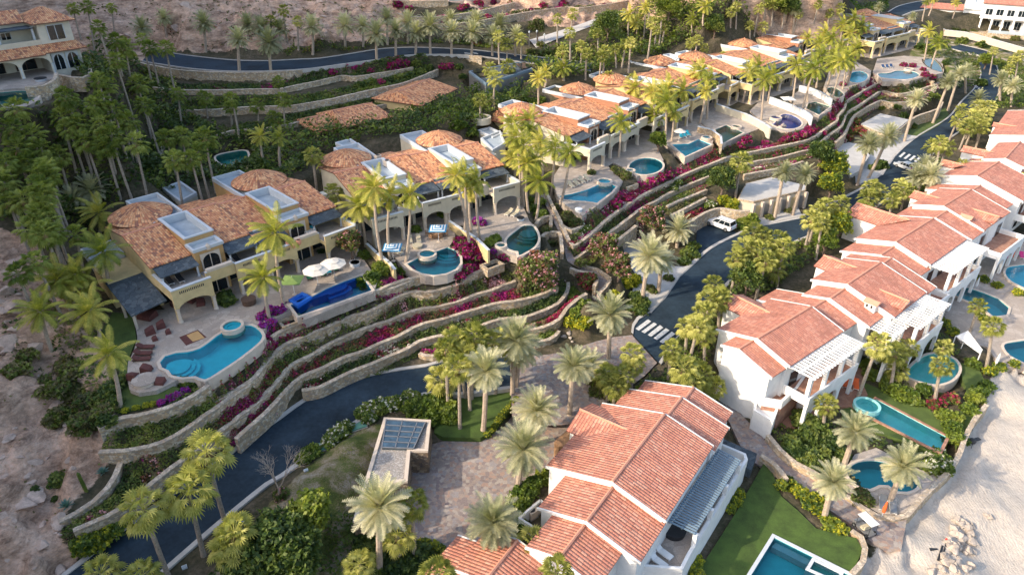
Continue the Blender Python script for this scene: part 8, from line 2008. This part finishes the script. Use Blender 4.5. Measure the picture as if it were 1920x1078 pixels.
# vehicles
def wheel(root, x, y, r_=.36, w=.24):
    def ring(m, rr, y0, y1, mi=0):
        n = 18; vs = [(x + rr * math.cos(2 * math.pi * k / n), yy, r_ + rr * math.sin(2 * math.pi * k / n)) for yy in (y0, y1) for k in range(n)]
        m.add(vs, [(k, (k + 1) % n, n + (k + 1) % n, n + k) for k in range(n)] + [tuple(range(n))[::-1], tuple(range(n, 2 * n))])
    m = MB(); ring(m, r_, y - w / 2, y + w / 2); t = m.build('wheel', M['rubber'], root, world=False)
    m = MB(); ring(m, r_ * .6, y - w / 2 - .01, y + w / 2 + .01); m.build('rim', M['metal'], t, world=False)
def car(f, front, rear, L, W_, Hh, label, mat, z, suv=True):
    a, b = at(f, *front, z), at(f, *rear, z); d = a - b; c = (a + b) / 2
    root = empty('parked_car', (c.x, c.y, z), math.atan2(d.y, d.x), label, 'car')
    h = L / 2; hw = W_ / 2
    if suv: prof = [(-h, .45), (-h, 1.0), (-h + .08, 1.12), (h - 1.35, 1.12), (h - .15, .98), (h, .8), (h, .42), (h - .4, .3), (-h + .3, .3)]; top = [(-h + .15, 1.12), (-h + .38, Hh), (h - 2.25, Hh), (h - 1.4, 1.12)]
    else: prof = [(-h, .5), (-h, .85), (-h + .1, .95), (h - 1.2, .92), (h - .15, .75), (h, .6), (h, .35), (h - .4, .25), (-h + .3, .25)]; top = [(-h + .2, .95), (-h + .9, Hh), (h - 1.9, Hh), (h - 1.1, .92)]
    m = MB(); n = len(prof)
    secs = [(-hw, .06), (-hw + .08, 0), (hw - .08, 0), (hw, .06)]
    vs = []
    for y, ins in secs: vs += [(p[0] * (1 - ins * .12), y, p[1] + (ins if p[1] < .5 else -ins)) for p in prof]
    fs = [(s * n + k, s * n + (k + 1) % n, (s + 1) * n + (k + 1) % n, (s + 1) * n + k) for s in range(3) for k in range(n)] + [tuple(range(n))[::-1], tuple(3 * n + k for k in range(n))]
    m.add(vs, fs)
    m.build('body', M[mat], root, world=False)
    g = MB(); q = top; i0, i1 = .04, .16
    g.add([(q[0][0], -hw + i0, q[0][1]), (q[3][0], -hw + i0, q[3][1]), (q[3][0], hw - i0, q[3][1]), (q[0][0], hw - i0, q[0][1]), (q[1][0], -hw + i1, q[1][1] - .06), (q[2][0], -hw + i1, q[2][1] - .06), (q[2][0], hw - i1, q[2][1] - .06), (q[1][0], hw - i1, q[1][1] - .06)],
          [(0, 1, 5, 4), (1, 2, 6, 5), (2, 3, 7, 6), (3, 0, 4, 7)])
    g.build('windows', M['glass'], root, world=False)
    r_ = MB(); r_.box(q[1][0] - .06, q[2][0] + .05, -hw + i1 - .03, hw - i1 + .03, Hh - .07, Hh)
    ro = r_.build('roof', M[mat], root, world=False)
    if suv:
        for yy in (-hw + .3, hw - .3): MB().box(q[1][0] + .1, q[2][0] - .1, yy - .025, yy + .025, Hh, Hh + .06).build('roof_rail', M['black'], ro, world=False)
    for t in (.0, .36, .68, 1.0):   # pillars
        for sg in (-1, 1):
            x0 = q[0][0] + (q[3][0] - q[0][0]) * t; x1 = q[1][0] + (q[2][0] - q[1][0]) * t
            MB().tube([(x0, sg * (hw - i0 + .005), q[0][1]), (x1, sg * (hw - i1 + .01), Hh - .05)], .04, 4).build('pillar', M[mat], root, world=False)
    for x in (-h + .95, h - .9):
        for sg in (-1, 1): wheel(root, x, sg * (hw - .1), .38 if suv else .32)
    for sg in (-1, 1):
        MB().box(h - .1, h + .01, sg * hw * .72 - .16, sg * hw * .72 + .16, .62, .78).build('headlight', M['trim'], root, world=False)
        MB().box(-h - .01, -h + .06, sg * hw * .82 - .09, sg * hw * .82 + .09, .7, 1.02).build('tail_light', M['red'], root, world=False)
        MB().box(h - 1.75, h - 1.55, sg * (hw + .1) - .1, sg * (hw + .1) + .1, 1.0, 1.15).build('mirror', M[mat], root, world=False)
    MB().box(h - .05, h + .015, -.5, .5, .45, .6).build('grille', M['black'], root, world=False)
    return root
car('y6', (1262, 140), (1398, 190), 5.2, 2.0, 1.85, 'white sport utility car with roof rails parked below the terrace walls', 'carwhite', 6.02)
car('F', (668, 835), (735, 862), 4.3, 1.75, 1.45, 'small silver car driving below the zebra crossing among palms', 'carsilver', 6.02, suv=False)
def golf_cart(f, a, b, z, label):
    a, b = at(f, *a, z), at(f, *b, z); d = a - b; c = (a + b) / 2; root = empty('golf_cart', (c.x, c.y, z), math.atan2(d.y, d.x), label, 'golf cart')
    m = MB(); m.box(-1.0, 1.05, -.5, .5, .22, .42); m.box(.7, 1.05, -.5, .5, .42, .75); m.build('body', M['metal'], root, world=False)
    m = MB(); m.add([(-1.0, -.53, 1.75), (.85, -.53, 1.72), (.85, .53, 1.72), (-1.0, .53, 1.75), (-.9, -.42, 1.82), (.75, -.42, 1.79), (.75, .42, 1.79), (-.9, .42, 1.82)], [(3, 2, 1, 0), (4, 5, 6, 7), (0, 1, 5, 4), (1, 2, 6, 5), (2, 3, 7, 6), (3, 0, 4, 7)]); m.build('roof', M['white'], root, world=False)
    for x, y in ((-.9, -.46), (-.9, .46), (.72, -.46), (.72, .46)): MB().tube([(x, y, .4), (x, y, 1.76)], .025, 5).build('post', M['black'], root, world=False)
    MB().box(-.3, .2, -.5, .5, .5, .72).build('seat', M['beige'], root, world=False); MB().box(-.4, -.3, -.5, .5, .6, 1.1).build('backrest', M['beige'], root, world=False)
    for x in (-.8, .8):
        for y in (-.52, .52): wheel(root, x, y, .23, .18)
golf_cart('y8', (408, 838), (476, 905), 2.27, 'white golf cart parked at the end of the lane beside the sand')
# green covers in the verge
for (x, y, lab) in ((513, 955, 'green utility cover in the verge between the flowering hedges, near the skylight building'), (333, 1065, 'green utility cover in the verge nearer the leafless tree')):
    p = gp('y4', x, y); o = empty('utility_cover', p, R(28), ' '.join(lab.split()[:16]), 'utility cover')
    MB().box(-.85, .85, -.6, .6, -.2, .18).build('lid', M['greenbox'], o, world=False); MB().box(-.92, .92, -.67, .67, -.3, .05).build('frame', M['kerb'], o, world=False)
for i, (x, y) in enumerate(((1650, 728), (1253, 1028), (1222, 490))):
    p = gp('y3', x, y) if i < 2 else gp('y5', 222, 490); o = empty('verge_light', p, R(30), ('small pale ground light on the lower lawn verge, upper one', 'small pale ground light at the kerb foot of the tall palm', 'small pale ground light below the leafless tree')[i], 'ground light')
    MB().box(-.22, .22, -.16, .16, 0, .22).build('housing', M['trim'], o, world=False); MB().box(-.17, .17, -.11, .11, .22, .24).build('lens', M['bluegrey'], o, world=False)
# boulders: at the beach and at the foot of the footpath
ROCK = []
for s in range(6):
    m = MB(); V = []; n = 10
    m.sphere((0, 0, 0), 1, 9)
    sx_, sy_, sz_ = 1, .62 + .06 * s, .5 + .05 * (s % 3)
    pl = [Vector((math.cos(k * 2.4 + s), math.sin(k * 2.4 + s), math.sin(k * 1.7 + s) * .9)).normalized() for k in range(9)]
    vs = []
    for v in m.v:
        v = Vector(v)
        for q in pl:
            dd = v.dot(q) - .58
            if dd > 0: v = v - q * dd
        v = v + v.normalized() * noise.noise(v * 2 + Vector((s * 5, 0, 0))) * .12
        vs.append((v.x * sx_, v.y * sy_, v.z * sz_))
    me = bpy.data.meshes.new('boulder'); me.from_pydata(vs, [], m.f); me.materials.append(M['boulder']); ROCK.append(me)
g_ = random.Random(11)
ROCK2 = []
for me_ in ROCK:
    q = me_.copy(); q.materials.clear(); q.materials.append(M['outcrop']); ROCK2.append(q)
for (x0, y0, x1, y1, n_, wh, s0, s1) in ((0, 480, 60, 640, 14, 'on the upper left slope', .6, 2.0), (0, 640, 150, 1000, 26, 'on the bare lower left slope', .4, 1.7), (10, 960, 120, 1070, 10, 'at the bottom left corner', .3, 1.2), (230, 0, 720, 75, 40, 'on the slope above the upper road', .5, 1.9)):
    for k in range(n_):
        p = hit('f', g_.uniform(x0, x1), g_.uniform(y0, y1)); r_ = s0 + (s1 - s0) * g_.random() ** 2.2
        if onpad(p.x, p.y): continue
        o = link('rock', ROCK2[k % 6]); o.location = (p.x, p.y, ground(p.x, p.y) - r_ * .1); o.scale = (r_, r_, r_ * g_.uniform(.5, .9)); o.rotation_euler = (g_.uniform(-.5, .5), g_.uniform(-.5, .5), g_.uniform(0, 6))
        tag(o, 'weathered pinkish rock half buried ' + wh, 'rock', 'half buried rocks ' + wh)
spots = []
for k in range(64):
    t = k / 64; x = 905 - 60 * t + g_.uniform(-55, 60) * (.7 + t); y = 835 + 235 * t + g_.uniform(-8, 8)
    spots.append((x, y, g_.uniform(.35, .85)))
spots += [(1005, 802, .42), (1025, 812, .5)]
spots.sort(key=lambda s: -s[2])
for k, (x, y, r_) in enumerate(spots):
    p = hit('y8', x, y); o = link('boulder', ROCK[k % 6]); o.location = (p.x, p.y, ground(p.x, p.y) + r_ * .18); o.scale = (r_, r_, r_ * 1.1); o.rotation_euler = (g_.uniform(-.4, .4), g_.uniform(-.4, .4), g_.uniform(0, 6))
    lone = k in [i for i, s_ in enumerate(spots) if s_[0] > 1000 and s_[1] < 815]
    tag(o, 'white boulder lying alone right of the rock pile on the sand' if lone else 'pale angular boulder in the rock pile on the sand', 'rock', 'lone white boulders' if lone else 'boulders piled on the beach')
for i, (x, y, r_) in enumerate(((1285, 655, .6), (1318, 630, .6), (1325, 665, .35), (1340, 690, .3))):
    p = hit('C', x, y); o = link('boulder', ROCK[i]); o.location = (p.x, p.y, ground(p.x, p.y) + .15); o.scale = (r_,) * 3; o.rotation_euler = (0, 0, i); tag(o, fitlab('', 'rounded grey boulder', 'at the foot of the stepped footpath', i, 4), 'rock', 'boulders at the foot of the footpath')
for i, (x, y, r_) in enumerate(((965, 200, .8), (940, 215, .6))):
    p = at('E', x, y, 13.7); o = link('boulder', ROCK[i + 2]); o.location = p; o.scale = (r_, r_, r_ * 1.4); tag(o, ('tall pale rock at the rim of the cobalt blue pool', 'lower pale rock at the rim of the cobalt blue pool')[i], 'rock')
# things on the beach
root = empty('beach_bars', gp('y8', 795, 960), R(52), 'pair of long black bars with a red cloth lying on the sand by the rocks', 'black_bar')  # two long black bars and a black triangle of unclear nature
m = MB(); m.box(-1.6, .6, -.16, .02, 0, .12); m.build('black_bar', M['black'], root, world=False); m = MB(); m.box(-.2, 1.9, -.4, -.24, 0, .1); m.build('black_bar', M['black'], root, world=False)
MB().add([(-.2, .2, .02), (-.1, .3, .02), (-.55, .95, .04), (-.85, .75, .04), (-.2, .2, .1), (-.1, .3, .1), (-.55, .95, .12), (-.85, .75, .12)], [(4, 5, 6, 7), (0, 1, 5, 4), (1, 2, 6, 5), (2, 3, 7, 6), (3, 0, 4, 7)]).build('black_triangle', M['black'], root, world=False); m = MB(); m.sphere((1.6, -.32, .15), .24, 8, 0, .5); m.build('red_cloth', M['red'], root, world=False)
root = empty('beach_grill', gp('y8', 932, 482), R(20), 'small black grill on legs standing at the foot of the sea wall', 'grill')
m = MB(); m.lathe([(.01, .55), (.4, .62), (.45, .85), (.3, 1.05), (.01, 1.1)], 14); m.build('kettle', M['black'], root, world=False)
for k in range(3): MB().tube([(.25 * math.cos(k * 2.1), .25 * math.sin(k * 2.1), .6), (.4 * math.cos(k * 2.1), .4 * math.sin(k * 2.1), 0)], .03, 5).build('leg', M['black'], root, world=False)
MB().box(.45, 1.2, -.25, .25, .8, .84).build('side_shelf', M['black'], root, world=False)
# garden walls between the villas
def gwall(f, pts, ztop, h, label, mat='cream', th=.3):
    P = [at(f, *p, ztop) for p in pts]; root = empty('garden_wall', (P[0].x, P[0].y, ztop - h), label=label, cat='wall'); m = MB(); c = MB()
    for a, b in zip(P, P[1:]):
        d = b - a; m.obox(Vector(((a.x + b.x) / 2, (a.y + b.y) / 2, ztop - h - .5)), d.length + th * .6, th, h + .42, math.atan2(d.y, d.x)); c.obox(Vector(((a.x + b.x) / 2, (a.y + b.y) / 2, ztop - .08)), d.length + th, th + .1, .1, math.atan2(d.y, d.x))
    m.build('masonry', M[mat], root); c.build('coping', M['trim'], root)
gwall('z7', [(455, 840), (520, 900), (600, 960), (637, 1005)], 14.4, 1.4, 'low cream wall between first and second villa terraces')
gwall('z7', [(1005, 690), (1090, 745), (1180, 800), (1262, 880)], 14.6, 1.6, 'low cream wall dividing the second villa terraces')
gwall('E', [(520, 55), (620, 90), (730, 125), (850, 190), (880, 215)], 15.2, 1.8, 'long low cream wall beside the green rectangular pool', 'pale')
gwall('E', [(880, 8), (960, 35), (1060, 75), (1130, 110), (1160, 140)], 15.2, 1.8, 'bright white wall with planting between the far pools', 'white')
gwall('F', [(0, 290), (60, 300), (150, 335), (215, 380)], 15.2, 1.6, 'stepped white wall behind the white loungers', 'white')
gwall('E', [(395, 205), (480, 225), (545, 270), (550, 320)], 15.0, 1.6, 'stone wall between the blue and the green rectangular pools', 'stone')
gwall('z4', [(1240, 175), (1330, 225), (1480, 240), (1600, 270), (1920, 360)], 9.6, 1.6, 'long sandy retaining wall below the white hotel', 'cantera')
# waterfall niches beside the pools
for f, x, y, lab, z in (('B', 525, 290, 'stone framed water basin between kidney shaped and cobalt pools', 12.6), ('C', 800, 165, 'stone framed water basin below the half round pool', 12.4), ('D', 715, 165, 'stone framed water basin right of the wing shaped pool', 12.8)):
    p = at(f, x, y, z); root = empty('water_basin', (p.x, p.y, z - 1.2), R(38), lab, 'basin')
    MB().ring([(-1.1, -.6), (1.1, -.6), (1.1, .6), (-1.1, .6)], [(-1.45, -.95), (1.45, -.95), (1.45, .95), (-1.45, .95)], 0, 1.25).build('wall', M['stone'], root, world=False)
    MB().box(-1.1, 1.1, -.6, .6, .2, .8).build('water', M['glass'], root, world=False)
# rear arch of stone steps from the junction and small lamp posts along the hill footway
for i, (x, y, bx, by) in enumerate(((130, 260, 128, 350), (185, 300, 184, 345), (240, 325, 240, 372))):
    p = gp('z3', bx, by); o = empty('path_lamp', p, label=fitlab('', 'slim pale lamp post', 'beside the hill footway', i, 3), cat='lamp post', group='lamp posts at the hill footway')
    MB().tube([(0, 0, 0), (0, 0, 3.2)], .07, 6).build('pole', M['metal'], o, world=False); MB().lathe([(.2, 3.2), (.22, 3.5), (.02, 3.7)], 8).build('lantern', M['trim'], o, world=False)
